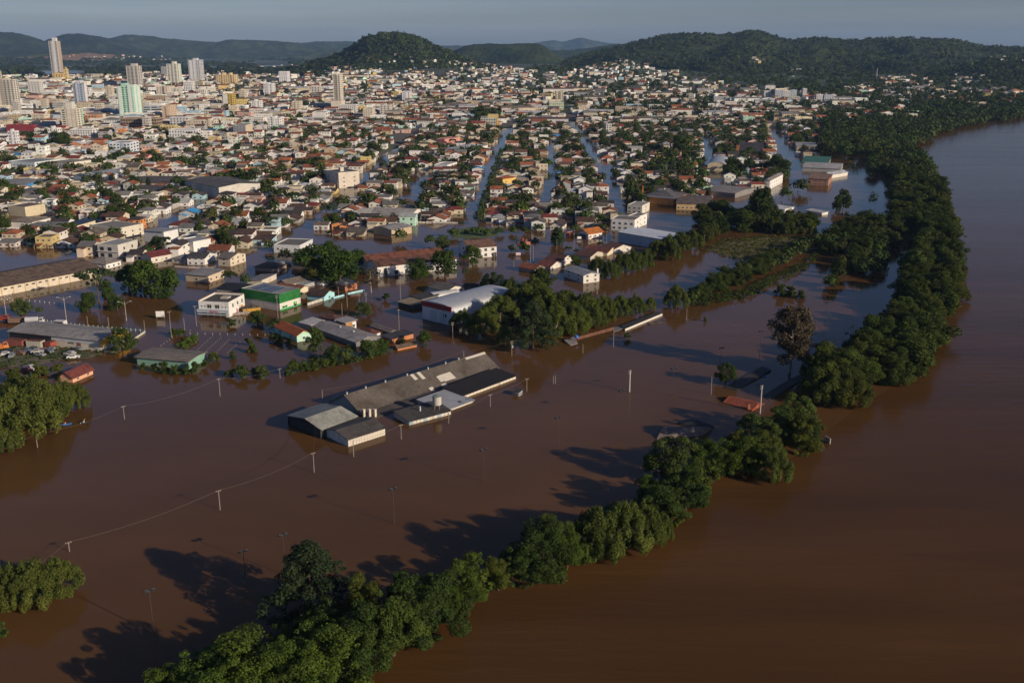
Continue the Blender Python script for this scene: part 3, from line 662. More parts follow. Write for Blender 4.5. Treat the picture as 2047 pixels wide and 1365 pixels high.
hb('hip_cafe', 'house with brown hipped roof over a columned porch standing in flood', 'house', (555, 544), (510, 541), (565, 536), 536, 'hip', 1.8, (.34, .26, .2), (.115, .085, .068), lm='columned porch house', rows=())
hb('dark_hall', 'wide dark roofed hall with rows of parked cars hidden beside it', 'hall', (640, 542), (586, 536), (654, 530), 532, 'gablex', 1.0, (.2, .18, .16), (.045, .04, .04), rows=())
hb('white_flat_house', 'white flat roofed house half shaded by the big trees at the street', 'house', (600, 507), (548, 505), (606, 493), 492, 'flat', .4, (.60, .60, .60), (.16, .14, .12), lm='shaded white flat house', rows=(1.6,), wcols=(3, 1))
hb('brick_house', 'small red brick house with white clutter near the bare brown tree', 'house', (690, 582), (672, 576), (706, 575), 571, 'shed', .5, (.42, .17, .09), (.33, .29, .25), rows=())
# the barn like hall with two tiled ridges
ctr, an, L, W, h = quad((755, 554), (717, 533), (880, 522), 534)
e = house_at('long_tiled_hall', ctr, an, L, W, h, 'gabley', 1.9, WHITE, (.16, .06, .04), rows=(), o=.5)
tag(e, 'long white walled hall under two parallel brown tiled ridges', 'hall'); landmark('long brown tiled hall', ctr); FOOT.append((ctr.x, ctr.y, L / 2, W / 2, an))
for o_ in list(e.children):
    if o_.name.startswith(('roof', 'wall')): bpy.data.objects.remove(o_)
wb, rb = walls_and_roof(L / 2, W, h, 'gabley', 1.9, o=.35)
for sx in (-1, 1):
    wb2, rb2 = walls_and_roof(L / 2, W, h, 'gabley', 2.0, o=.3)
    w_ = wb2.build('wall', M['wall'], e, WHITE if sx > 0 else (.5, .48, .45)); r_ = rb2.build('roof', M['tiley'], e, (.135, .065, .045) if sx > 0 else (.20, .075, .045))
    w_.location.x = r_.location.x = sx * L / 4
for k in range(7): put(DWIN if k % 3 else DOOR, 'window' if k % 3 else 'door', e, L / 2 + .05, -W / 2 + W * (.1 + .13 * k), .3 if k % 3 else 0, 1.6, h * (.45 if k % 3 else .8), math.pi / 2, (.06, .06, .06))
e = hb('white_tiled_house', 'white two storey house with brown tiled gable roof standing in open flood', 'house', (938, 517), (917, 505), (984, 508), 496, 'gabley', 2.2, WHITE, (.19, .105, .07), lm='lone white two storey house', rows=())
L, W, h = dims(e)
for z in (.5, h - 2.2):
    for y in (-.25, .1, .36): put(WIN, 'window', e, L / 2 + .05, W * y, z, 1.5, 1.5, math.pi / 2)
    put(WIN, 'window', e, 0, -W / 2 - .05, z, 1.5, 1.5, 0)
put(DOOR, 'porch', e, L / 2 + .4, W * .42, 0, 1.8, 2.2, math.pi / 2, (.05, .05, .05))
# arched hall with the red band
e = hb('arched_hall', 'arched white metal roofed hall with a dark red band on its shaded front', 'hall', (903, 651), (845, 637), (992, 608), 619, 'archy', 1.5, (.60, .62, .64), (.40, .41, .42), lm='red banded arched hall', rows=(), rmat='metal', o=.3)
L, W, h = dims(e)
mb = MB(); mb.box(-L / 2 - .15, L / 2 + .15, -W / 2 - .35, -W / 2 - .02, h - .9, h + 1.0); mb.build('red_band', M['metal'], e, (.24, .015, .02))
for x in (-.12, .2): put(DOOR, 'gate', e, L * x, -W / 2 - .06, 0, L * .22, h * .7, 0, (.45, .47, .5))
for x in (.24, .31): put(DWIN, 'window', e, L * x, -W / 2 - .1, h * .45, .7, 1.1, 0)
hb('arched_annex', 'small arched white roof tucked behind the red banded arched hall', 'shed', (870, 600), (856, 594), (900, 585), 594, 'archy', 1.2, OFFW, (.58, .57, .54), rows=(), rmat='metal')
hb('gable_house', 'house with dark grey gable and sunlit white end behind the red banded arched hall', 'house', (892, 592), (858, 584), (914, 580), 582, 'gablex', 1.4, OFFW, (.13, .115, .10), rows=(.9,), wcols=(0, 3))
hb('carport', 'low carport under tan sheets at the left of the red banded arched hall', 'carport', (826, 618), (796, 610), (846, 611), 611, 'shed', .4, (.06, .06, .06), (.30, .23, .15), rows=())
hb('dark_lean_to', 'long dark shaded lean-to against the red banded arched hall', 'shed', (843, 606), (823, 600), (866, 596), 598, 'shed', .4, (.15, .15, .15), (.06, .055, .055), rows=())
hb('dark_tile_cottage', 'low cottage under nearly black tiles left of the tall dark tree', 'house', (960, 585), (925, 579), (972, 578), 579, 'gablex', 1.2, (.3, .26, .22), (.07, .05, .045), rows=())
# left edge
e = hb('long_cream_hall', 'long cream walled hall with stepped brown roofs at the left edge', 'hall', (-70, 606), (-140, 586), (116, 533), 588, 'gabley', 2.6, (.62, .54, .42), (.155, .105, .075), lm='long cream walled hall', rows=(), rmat='tile')
L, W, h = dims(e)
for k in range(20): put(DWIN, 'window', e, L / 2 + .05, -W / 2 + W * (k + .6) / 20, h * .62, 1.5, .55, math.pi / 2)
mb = MB()
for k in range(12): y = -W / 2 + W * k / 12; mb.box(L / 2, L / 2 + .25, y, y + .35, 0, h)
mb.build('pilaster', M['wall'], e, (.60, .45, .26))
e = hb('hip_veranda_house', 'white house with grey hipped roof and arched veranda by the flooded square', 'house', (213, 538), (174, 534), (241, 530), 528, 'hip', 2.2, WHITE, (.23, .205, .18), lm='grey hipped veranda house', rows=(.4,), wcols=(3, 3))
hb('blue_base_cottage', 'cottage under an orange brown tiled roof with blue wall base', 'house', (158, 544), (132, 543), (178, 533), 539, 'gabley', 1.2, (.12, .24, .40), (.24, .08, .04), rows=())
e = hb('unfinished_house', 'unfinished pale grey two storey house with open balconies', 'house', (238, 517), (197, 514), (257, 504), 491, 'flat', .3, (.56, .53, .47), (.30, .29, .27), lm='unfinished grey house', rows=())
L, W, h = dims(e)
for z in (.4, h * .55):
    for x in (-.28, .1): put(DWIN, 'window', e, L * x, -W / 2 - .05, z, 2.1, h * .27, 0)
    for y in (-.2, .2): put(WIN, 'window', e, L / 2 + .05, W * y, z, 1.3, h * .25, math.pi / 2)
mb = MB(); mb.box(-L / 2 - .3, L / 2 + .2, -W / 2 - .5, -W / 2 - .02, h * .46, h * .51); mb.build('balcony', M['concrete'], e, (.55, .53, .48))
e = hb('white_block', 'plain white block with blank front above a blue canopy', 'house', (388, 507), (358, 502), (411, 498), 485, 'flat', .4, WHITE, (.3, .3, .3), lm='plain white block', rows=(1.2,), wcols=(0, 2))
hb('blank_white_house', 'house with a tall blank grey white side wall and narrow roof', 'house', (329, 487), (290, 483), (336, 478), 465, 'shedx', .3, (.66, .65, .63), (.3, .3, .3), rows=(), lm='blank white wall house')
e = hb('balcony_house', 'white two storey house with dark hipped roof and balcony in front', 'house', (410, 530), (375, 529), (421, 520), 516, 'gablex', 1.5, WHITE, (.065, .06, .062), lm='white balcony house', rows=(.3, 2.6), wcols=(3, 1))
hb('cream_gable_house', 'cream two storey house with grey roof at the flooded street corner', 'house', (461, 533), (437, 531), (483, 522), 517, 'gablex', 1.6, (.62, .54, .41), (.17, .145, .125), lm='cream corner house', rows=(.8, 2.8), wcols=(1, 3))
hb('garage_row', 'pale single storey row with grey hipped roof beside the white balcony house', 'house', (372, 527), (345, 525), (381, 519), 518, 'hip', 1.3, (.55, .52, .44), (.24, .225, .2), rows=(.5,), wcols=(2, 1))
hb('red_strip_house', 'gabled house with one bright red strip on its dark roof', 'house', (303, 527), (285, 523), (326, 516), 514, 'gabley', 1.8, (.60, .56, .48), (.16, .04, .035), rows=(.8,), wcols=(1, 2))
hb('long_cream_flat', 'long cream two storey block with flat grey roof beside the left canal', 'block', (244, 478), (181, 471), (264, 466), 457, 'flat', .4, (.62, .57, .46), (.22, .2, .18), lm='long cream flat block', rows=(.6, 2.8), wcols=(4, 3))
hb('beige_store', 'beige store with red lettering patch and brown roof on the left canal', 'store', (52, 434), (18, 431), (73, 425), 415, 'flat', .3, (.56, .48, .33), (.14, .115, .095), lm='beige canal store', rows=())
hb('white_wall_store', 'plain white walled store under a tan roof at the left edge', 'store', (66, 457), (17, 455), (84, 447), 444, 'hip', 1.2, WHITE, (.30, .245, .185), lm='white walled store', rows=())
hb('grey_wall_store', 'grey walled store with bright white end and flat sheet roof', 'store', (111, 464), (49, 463), (128, 455), 455, 'shed', .5, (.42, .38, .32), (.22, .21, .195), rows=())
hb('solar_house', 'house whose front roof slope is covered with black solar panels', 'house', (155, 458), (131, 455), (172, 449), 451, 'shed', 1.2, CREAM, (.03, .035, .045), rows=(), rmat='metal')
hb('arched_store', 'store with a dark arched roof and cream front at the left edge', 'store', (49, 399), (2, 397), (72, 388), 392, 'archy', 2.2, (.48, .38, .27), (.15, .14, .13), rows=())
hb('yellow_gable_house', 'pale yellow house with dark red tiled roof beside the arched store', 'house', (98, 398), (68, 393), (111, 391), 386, 'gabley', 2.0, (.66, .55, .30), (.19, .055, .04), rows=(.8,), wcols=(2, 2))
hb('sawtooth_store', 'wide grey walled store with pale sheet roof at the left edge', 'store', (71, 377), (-10, 376), (108, 366), 369, 'gablex', 1.4, (.40, .40, .40), (.26, .255, .245), rows=())
e = hb('blue_gable_hall', 'grey gabled hall with a turquoise corner and long white side', 'hall', (181, 366), (148, 363), (217, 355), 354, 'gabley', 2.2, (.58, .60, .62), (.26, .27, .28), lm='turquoise cornered hall', rows=(), rmat='metal')
L, W, h = dims(e); mb = MB(); mb.box(L * .1, L / 2 + .1, -W / 2 - .12, -W / 2 - .02, 0, h * .5); mb.build('turquoise_panel', M['plain'], e, (.10, .45, .40))
e = hb('pale_office', 'three storey pale blue and white office block at the left edge', 'office block', (71, 342), (19, 339), (87, 333), 326, 'flat', .5, (.62, .68, .70), (.25, .24, .23), lm='pale blue office block', rows=(.8, 3.4), wcols=(7, 3), wsize=(1.8, 1.2))
hb('cream_office', 'three storey cream block with even rows of small windows', 'office block', (132, 346), (86, 343), (140, 336), 328, 'flat', .5, (.64, .60, .48), (.25, .23, .2), lm='three storey cream block', rows=(.8, 3.2, 5.6), wcols=(8, 2), wsize=(1.4, .9))
e = hb('dark_roof_market', 'wide market hall with a very large dark roof and white right wall', 'market hall', (347, 393), (262, 390), (366, 383), 382, 'gablex', 1.6, (.60, .57, .52), (.10, .085, .075), lm='wide dark roofed market', rows=(), rmat='sheet')
L, W, h = dims(e)
mb = MB(); mb.box(-L / 2 - .05, -L * .12, -W / 2 - .5, -W / 2 - .02, h * .4, h + .3); mb.box(L * .32, L / 2, -W / 2 - .5, -W / 2 - .02, 0, h * .8); mb.build('dark_fascia', M['black'], e)
mb = MB(); mb.box(-L * .42, -L * .24, -W / 2 - .56, -W / 2 - .52, h * .62, h * .86); mb.build('yellow_sign', M['plain'], e, (.5, .33, .05))
hb('dark_roof_market', 'second dark roofed hall behind the wide market, reaching to its right', 'market hall', (439, 397), (372, 382), (472, 378), 375, 'gablex', 1.6, (.56, .52, .46), (.11, .10, .09), rows=(), rmat='sheet')
hb('dark_roof_market', 'rearmost long dark roofed hall of the market rows', 'market hall', (372, 374), (246, 372), (400, 360), 367, 'gablex', 1.4, (.5, .4, .3), (.12, .10, .085), rows=(), rmat='sheet')
e = hb('apartment_block', 'cream and grey apartment block on the flooded street, taller than the houses around it', 'apartment block', (678, 377), (648, 370), (700, 369), 347, 'flat', .6, (.60, .53, .44), (.15, .14, .13), lm='flooded apartment block', rows=(1.0, 4.0, 7.0), wcols=(4, 2), wsize=(1.0, 1.1))
L, W, h = dims(e); mb = MB(); mb.box(-1.2, 1.6, -1.5, 1.5, h, h + 3); mb.build('stair_tower', M['wall'], e, (.55, .5, .42))
hb('pink_house', 'salmon pink two storey house with cream trim', 'house', (560, 364), (531, 361), (574, 357), 352, 'flat', .3, (.66, .40, .30), (.2, .15, .12), rows=(.8, 3.0), wcols=(4, 2), lm='salmon pink house')
hb('school_hall', 'long white school under a pale grey roof with two front gables', 'school', (820, 443), (740, 440), (826, 428), 432, 'gablex', 2.2, OFFW, (.36, .33, .29), lm='long white school', rows=(.7,), wcols=(9, 2))
hb('school_gable', 'white front gable with a row of dots, left end of the school', 'school', (728, 443), (682, 437), (742, 428), 432, 'gabley', 2.0, (.60, .60, .60), (.38, .35, .31), rows=(.9,), wcols=(8, 0), wsize=(.5, .6))
e = hb('grey_store', 'tall store with grey gabled sheet roof and tan front near the street', 'store', (783, 474), (747, 468), (797, 462), 460, 'gabley', 1.0, (.46, .36, .24), (.29, .275, .26), lm='tan fronted store', rows=())
hb('white_hip_hall', 'wide white hall with a pale hipped metal roof', 'hall', (931, 310), (889, 308), (937, 299), 299, 'hip', 1.8, OFFW, (.42, .42, .41), lm='white hipped hall', rows=(.8,), wcols=(5, 2))
hb('pink_block', 'flat salmon pink block above the white hipped hall', 'block', (889, 292), (872, 291), (893, 286), 279, 'flat', .3, (.58, .27, .23), (.4, .2, .17), rows=())
e = hb('yellow_house', 'narrow yellow three storey house with orange roof on the wide flooded street', 'house', (1005, 375), (987, 373), (1008, 368), 358, 'hip', 1.2, (.66, .45, .13), (.36, .11, .04), lm='yellow three storey house', rows=(.8, 3.4), wcols=(2, 2))
hb('sky_blue_house', 'sky blue two storey house with a grey sheet roof', 'house', (1052, 368), (1028, 367), (1058, 361), 359, 'gablex', 1.2, (.28, .50, .58), (.30, .29, .28), lm='sky blue house', rows=(.6, 2.8), wcols=(4, 2))
hb('white_box_house', 'bright white cubic house with flat roof among tiled roofs', 'house', (894, 343), (868, 342), (896, 336), 331, 'flat', .4, WHITE, (.4, .4, .4), lm='white cubic house', rows=(.8, 3.0), wcols=(4, 1))
e = hb('orange_kiosk', 'white office with a vivid orange tiled roof standing in open flood', 'office', (1176, 479), (1156, 475), (1196, 473), 467, 'gabley', 1.9, WHITE, (.52, .17, .04), lm='vivid orange roofed office', rows=(.9,), wcols=(0, 3), o=.9)
L, W, h = dims(e)
for y in (-.45, -.1, .45): put(DOOR, 'orange_pillar', e, L / 2 + .1, W * y, 0, .5, h * .5, math.pi / 2, (.5, .12, .05))
put(DWIN, 'porch', e, -.5, -W / 2 - .05, 0, L * .7, h * .75, 0)
hb('orange_gate', 'broken orange and white entrance house left of the orange roofed office', 'kiosk', (1139, 475), (1131, 474), (1143, 471), 467, 'flat', .3, (.52, .16, .07), (.3, .3, .3), rows=())
e = hb('white_terrace', 'white three storey terrace with black windows right of the orange roofed office', 'terrace', (1268, 463), (1222, 460), (1276, 455), 441, 'flat', .3, WHITE, (.17, .15, .13), lm='white three storey terrace', rows=(1.0, 3.6), wcols=(4, 1), wsize=(1.4, 1.2))
hb('white_terrace', 'taller white end block of the three storey terrace with lit right wall', 'terrace', (1275, 455), (1254, 453), (1289, 448), 434, 'flat', .3, WHITE, (.2, .17, .15), rows=(1.0, 3.6), wcols=(1, 2))
hb('white_gable_house', 'white gabled house with two dark front windows half under water', 'house', (1124, 460), (1100, 459), (1128, 452), 452, 'gabley', 2.0, OFFW, (.07, .05, .045), rows=(.6,), wcols=(3, 1), lm='white gabled flood house')
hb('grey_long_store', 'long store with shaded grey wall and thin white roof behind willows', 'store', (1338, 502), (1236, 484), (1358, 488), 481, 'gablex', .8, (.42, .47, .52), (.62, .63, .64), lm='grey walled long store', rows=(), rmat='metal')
hb('cream_house', 'pale cream two storey house with flat roof and balcony by the street', 'house', (1283, 428), (1254, 426), (1287, 420), 412, 'flat', .3, (.62, .58, .5), (.3, .28, .26), rows=(.7, 3.0), wcols=(3, 1), lm='pale cream balcony house')
e = hb('orange_temple', 'orange hall under a wide grey hipped roof with white fascia', 'hall', (1346, 411), (1289, 406), (1358, 402), 395, 'hip', 2.6, (.62, .27, .07), (.135, .12, .115), lm='orange hipped hall', rows=(.8,), wcols=(4, 1), rmat='sheet', o=1.6)
L, W, h = dims(e); mb = MB(); mb.box(-L / 2 - 1.7, L / 2 + 1.7, -W / 2 - 1.75, -W / 2 - 1.62, h - .7, h + .1); mb.build('white_fascia', M['plain'], e, (.62, .62, .6))
mb = MB(); mb.box(-L / 2 - 2.6, -L / 2 - 1.9, -W / 2, -W / 2 + .7, -2, h + 6); mb.build('orange_pylon', M['wall'], e, (.5, .16, .05))
hb('yellow_cream_hall', 'low yellow cream hall with brown roof right of the orange hipped hall', 'hall', (1421, 421), (1352, 419), (1448, 404), 409, 'gablex', 1.2, (.58, .42, .22), (.16, .12, .1), lm='yellow cream hall', rows=(.8,), wcols=(8, 2))
hb('flat_grey_store', 'large store with flat grey roof behind the yellow cream hall', 'store', (1469, 396), (1402, 390), (1490, 383), 387, 'gablex', .8, (.22, .2, .19), (.24, .215, .2), rows=())
hb('domed_hall', 'arched grey roofed sports hall with cream front beside a flooded lane', 'hall', (1449, 342), (1414, 341), (1462, 328), 332, 'archy', 3.2, (.58, .50, .34), (.34, .36, .38), lm='arched sports hall', rows=(), rmat='metal')
e = hb('brick_church', 'brick church with steep dark roof and a square brick tower', 'church', (1525, 312), (1478, 311), (1536, 302), 306, 'gablex', 7.5, (.36, .14, .07), (.055, .05, .055), lm='brick church', rows=(), o=1.0)
L, W, h = dims(e); mb = MB(); mb.box(-L / 2 - 3, -L / 2 - .6, -W / 2 - 3, -W / 2 - 1, -2, h + 6); mb.box(-L / 2 - 3.4, -L / 2 - .2, -W / 2 - 3.4, -W / 2 - .6, h + 6, h + 7); mb.build('tower', M['wall'], e, (.42, .15, .08))
hb('row_houses', 'receding row of white three storey houses beside the right flooded street', 'row houses', (1538, 379), (1528, 377), (1564, 365), 361, 'gabley', 1.0, WHITE, (.24, .21, .19), lm='white row houses', rows=(.8, 3.2), wcols=(1, 7), ac=True)
hb('green_roof_store', 'store with a green and yellow striped long roof on the right street', 'store', (1655, 332), (1602, 330), (1658, 322), 327, 'shed', 1.6, (.3, .28, .2), (.05, .16, .12), lm='green striped roof store', rows=())
hb('pale_triple_roof', 'pale roofed store below the green striped one', 'store', (1680, 345), (1604, 342), (1690, 334), 338, 'gablex', 1.4, (.42, .4, .38), (.40, .38, .36), rows=())
hb('orange_house', 'orange two storey house standing at the edge of the small flooded lake', 'house', (1655, 372), (1614, 370), (1662, 362), 359, 'shed', .4, (.34, .19, .13), (.26, .16, .11), lm='orange lakeside house', rows=(.6, 3), wcols=(4, 1))
hb('white_lake_house', 'white gabled house behind the orange lakeside house', 'house', (1660, 357), (1640, 355), (1672, 349), 350, 'gabley', 1.4, OFFW, (.42, .44, .46), rows=())
hb('long_grey_barn', 'long two level pale barn at the foot of the riverside wood', 'barn', (1638, 303), (1592, 302), (1642, 295), 293, 'gablex', .8, (.46, .40, .32), (.35, .33, .31), lm='pale long barn', rows=())
hb('lake_pavilion', 'low white roofed pavilion between trees below the flooded lake', 'pavilion', (1566, 424), (1537, 420), (1570, 418), 419, 'shed', .4, WHITE, (.58, .58, .57), lm='white lake pavilion', rows=())
hb('lake_pavilion', 'smaller white pavilion right of the first one below the flooded lake', 'pavilion', (1643, 430), (1611, 424), (1646, 427), 426, 'shed', .4, WHITE, (.5, .5, .49), rows=())
hb('tiled_cottage', 'cottage with brown gable roof and white end wall left of the central willows', 'house', (1118, 534), (1087, 530), (1142, 522), 524, 'gablex', 2.0, OFFW, (.11, .05, .04), rows=(), lm='brown gabled cottage')
hb('tiled_cottage', 'cottage with orange brown roof, nearest to the dark round tree', 'house', (1068, 547), (1037, 541), (1080, 540), 539, 'gablex', 1.5, (.36, .3, .26), (.26, .09, .045), rows=())
hb('tiled_cottage', 'dark red roofed cottage between the orange brown one and the grey white house', 'house', (1100, 540), (1072, 536), (1116, 531), 533, 'gablex', 1.6, OFFW, (.17, .06, .045), rows=())
hb('tiled_cottage', 'dark brown cottage behind the brown gabled cottage', 'house', (1180, 520), (1150, 516), (1198, 510), 513, 'gablex', 1.6, (.5, .44, .36), (.12, .055, .045), rows=())
hb('tiled_cottage', 'long dark red roofed cottage at the edge of the willow row', 'house', (1214, 512), (1172, 508), (1226, 503), 505, 'gablex', 1.5, CREAM, (.15, .055, .04), rows=())
hb('tiled_cottage', 'brown roofed cottage with sunlit porch below the grey walled long store', 'house', (1228, 506), (1205, 500), (1246, 497), 498, 'gablex', 1.8, OFFW, (.15, .085, .06), rows=(.5,), wcols=(0, 2))
e = hb('grey_white_house', 'white two storey house with blue grey roof above the central willows', 'house', (1166, 567), (1127, 553), (1190, 560), 551, 'gablex', .9, OFFW, (.26, .27, .28), lm='blue grey roofed house', rows=(.6, 2.6), wcols=(2, 2))
L, W, h = dims(e); mb = MB(); mb.box(L * .42, L * .48, W * .38, W * .46, h, h + 2.2); mb.build('chimney', M['wall'], e, OFFW)

# submerged roofs of the riverside club
def low_roof(name, label, cat, pts, zr, kind, color, mat='tile', lm=None):
    """roof standing out of the water: pts = corner pixels A,B,C,D at the water line, A-B the near eave"""
    a, b_, c, d = [P(*q) for q in pts]; ctr = (a + b_ + c + d) / 4; e = empty(name, ctr); tag(e, label, cat); FOOT.append((ctr.x, ctr.y, 5, 5, 0))
    if lm: landmark(lm, ctr)
    up = Vector((0, 0, zr)); mb = MB(); s = Vector((0, 0, .15)) - ctr; lo = Vector((0, 0, -.6)) - ctr
    if kind == 'gable':
        r0, r1 = (a + d) / 2 + up, (b_ + c) / 2 + up
        mb.face([a + s, b_ + s, r1 - ctr, r0 - ctr]); mb.face([r0 - ctr, r1 - ctr, c + s, d + s]); mb.face([d + s, a + s, r0 - ctr]); mb.face([b_ + s, c + s, r1 - ctr])
    elif kind == 'pyr':
        t = ctr + up
        for p, q in ((a, b_), (b_, c), (c, d), (d, a)): mb.face([p + s, q + s, t - ctr])
    else:
        mb.face([a + s, b_ + s, c + up - ctr, d + up - ctr])
        for p, q in (((c, up), (d, up)),): mb.face([p[0] + lo, q[0] + lo, q[0] + up - ctr, p[0] + up - ctr][::-1])
        mb.face([a + s, d + up - ctr, d + lo]); mb.face([b_ + s, c + lo, c + up - ctr])
    for p, q in ((a, b_), (b_, c), (c, d), (d, a)): mb.face([p + lo, q + lo, q + s, p + s])
    mb.build('roof', M[mat], e, color); return e
e = low_roof('drowned_red_roof', 'red clay tile roof rising just above the flood beside a pale pole', 'roof', [(1445, 805), (1503, 822), (1529, 807), (1467, 793)], 1.3, 'gable', (.32, .085, .045), lm='drowned red tile roof')
mb = MB(); q = P(1497, 812, 1.0) - e.location; mb.box(q.x - .3, q.x + .3, q.y - .3, q.y + .3, .3, 1.6); mb.build('chimney', M['wall'], e, (.35, .16, .1))
low_roof('drowned_shed_roof', 'long dark drowned shed roof behind the small round tree', 'roof', [(1445, 776), (1474, 781), (1541, 742), (1523, 735)], .5, 'mono', (.05, .042, .038), 'sheet')
low_roof('drowned_shed_roof', 'dark drowned shed roof with pale patch under the tall brown tree', 'roof', [(1524, 792), (1538, 800), (1619, 752), (1610, 743)], .5, 'gable', (.06, .05, .045), 'sheet')
low_roof('drowned_shed_roof', 'small rusty roof showing above the flood right of the tall brown tree', 'roof', [(1610, 692), (1650, 697), (1658, 690), (1614, 686)], .5, 'gable', (.13, .07, .045), 'sheet')
low_roof('drowned_pale_roof', 'pale brown gabled roof sinking behind the round riverside tree', 'roof', [(1313, 878), (1403, 872), (1425, 858), (1335, 852)], 1.8, 'gable', (.20, .155, .125), 'sheet', lm='pale drowned gable roof')
low_roof('drowned_pyramid_roof', 'dark eight sided tent roof with pale tip at the water line', 'roof', [(1352, 847), (1420, 862), (1428, 852), (1372, 839)], 1.6, 'pyr', (.035, .038, .045), 'sheet')
low_roof('pier_roof', 'long black pier roof with white edge floating below the central willows', 'roof', [(1249, 661), (1323, 630), (1316, 627), (1241, 655)], .9, 'mono', (.028, .026, .025), 'sheet', lm='long pier roof')
a, b_ = P(1249, 661.5), P(1323.5, 630.5); mb = MB(); dv = (b_ - a).normalized(); nv2 = Vector((-dv.y, dv.x, 0)) * .12
mb.face([a - nv2, b_ - nv2, b_ - nv2 + Vector((0, 0, .75)), a - nv2 + Vector((0, 0, .75))]); mb.face([a + nv2 + Vector((0, 0, .75)), a - nv2 + Vector((0, 0, .75)), b_ - nv2 + Vector((0, 0, .75)), b_ + nv2 + Vector((0, 0, .75))])
o_ = mb.build('pier_edge_beam', M['plain'], None, (.62, .58, .5)); tag(o_, 'white beam along the near edge of the long pier roof', 'beam')
low_roof('drowned_sheet_roof', 'grey sheet roof patch at the near end of the long pier roof', 'roof', [(1220, 657), (1228, 664), (1248, 658), (1240, 652)], .4, 'mono', (.22, .2, .19), 'sheet')
low_roof('drowned_ridge', 'thin red tiled ridge joining the pier roof to the grey slab', 'roof', [(1155, 679), (1228, 659), (1226, 655), (1154, 675)], .7, 'gable', (.22, .10, .06))
low_roof('drowned_sheet_roof', 'tilted grey roof slab at the left end of the red ridge', 'roof', [(1140, 691), (1155, 687), (1150, 675), (1128, 683)], .6, 'mono', (.25, .23, .21), 'sheet')
q = P(1152, 683); e = empty('blue_tank', q); tag(e, 'small blue water drum on a red stand by the drowned red ridge', 'water tank')
mb = MB(); mb.tube([(0, 0, 1.5), (0, 0, 2.3), (0, 0, 2.5)], [.75, .7, .4], 12); mb.build('drum', M['metal'], e, (.02, .16, .55))
mb = MB(); mb.tube([(0, 0, -1), (0, 0, 1.5)], .14, 6); mb.box(-.6, .6, -.6, .6, 1.38, 1.48); mb.build('stand', M['metal'], e, (.35, .03, .03))

# ------------------------------------------------------------------ towers and blocks of the town centre
def tower(name, label, cat, xl, xc, xr, yt, yb, wc, floors, cols=(4, 2), lm=None, c2=None, strips=(), roofbox=None, balc=None, podium=None, wsize=None, D=None, group=None, roof='flat'):
    g = ground_at(xc, yb) if D is None else at_dist(xc, yb, D)
    y = g.y; zc = y * Fv[1] + (g.z - CAMH) * Fv[2]; L = (xc - xl) * zc / FPX
    dx = (xr - xc); lean = 1075 - xc
    W = max(8.0, min(30.0, y * dx / max(5.0, abs(lean) - dx))) if dx != 0 else 14.0
    H = height(g.x, y, g.z, yt); e = empty(name, (g.x - L / 2, y + W / 2, g.z)); tag(e, label, cat, group); e['_dim'] = (L, W, H)
    wb, rb = walls_and_roof(L, W, H, roof, .8 if roof == 'flat' else H * .18, base=-14); wb.build('wall', M['wall'], e, wc); rb.build('roof', M['concrete'], e, (.3, .28, .26) if roof == 'flat' else R_BROWN)
    fh = H / floors; nc = list(cols); side = 1 if lean > 0 else -1
    for f in range(floors):
        z = fh * f + fh * .3
        for k in range(nc[0]): put(DWIN, 'window', e, -L / 2 + L * (k + .5) / nc[0], -W / 2 - .03, z, (wsize or .5) * L / nc[0], fh * .5, 0)
        for k in range(nc[1]): put(DWIN, 'window', e, side * (L / 2 + .03), -W / 2 + W * (k + .5) / nc[1], z, (wsize or .5) * W / nc[1], fh * .5, side * math.pi / 2)
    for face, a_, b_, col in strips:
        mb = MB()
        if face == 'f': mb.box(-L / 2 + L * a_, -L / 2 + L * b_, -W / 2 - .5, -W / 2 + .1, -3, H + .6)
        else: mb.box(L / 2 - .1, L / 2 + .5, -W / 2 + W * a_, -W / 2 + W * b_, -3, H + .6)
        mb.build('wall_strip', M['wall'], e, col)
    if balc:
        face, a_, b_, col = balc; mb = MB()
        for f in range(1, floors):
            z = fh * f
            if face == 'f': mb.box(-L / 2 + L * a_, -L / 2 + L * b_, -W / 2 - 1.3, -W / 2 - .06, z - .1, z + .85)
            else: mb.box(L / 2 + .06, L / 2 + 1.3, -W / 2 + W * a_, -W / 2 + W * b_, z - .1, z + .85)
        mb.build('balconies', M['wall'], e, col)
    for bx in (roofbox or ()):
        mb = MB(); mb.box(-L / 2 + L * bx[0], -L / 2 + L * bx[1], -W * .25, W * .25, H, H * bx[2]); mb.build('roof_tower', M['wall'], e, bx[3] if len(bx) > 3 else wc)
    if podium:
        mb = MB(); mb.box(-L / 2 - L * podium[0], L / 2 + L * podium[1], -W / 2 - 5, W / 2 + 4, -12, H * podium[2]); mb.build('podium', M['wall'], e, podium[3])
    FOOT.append((g.x - L / 2, y + W / 2, L / 2 + 3, W / 2 + 3, 0))
    if lm: landmark(lm, e)
    return e
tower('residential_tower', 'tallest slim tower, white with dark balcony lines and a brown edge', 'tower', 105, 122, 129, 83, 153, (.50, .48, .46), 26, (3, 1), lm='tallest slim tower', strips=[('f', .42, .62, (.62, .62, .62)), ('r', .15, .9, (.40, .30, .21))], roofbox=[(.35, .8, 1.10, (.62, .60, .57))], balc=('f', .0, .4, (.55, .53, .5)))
e = tower('yellow_church', 'yellow church with gabled nave at the foot of the tallest tower', 'church', 106, 127, 131, 147, 158, (.66, .46, .19), 1, (4, 1), lm='yellow church', roof='gabley', wsize=.25)
tower('church_tower', 'square yellow bell tower of the yellow church', 'church tower', 130, 136, 138, 139, 160.5, (.66, .50, .24), 3, (1, 1), wsize=.25, roofbox=[(.3, .7, 1.2, (.6, .45, .2))])
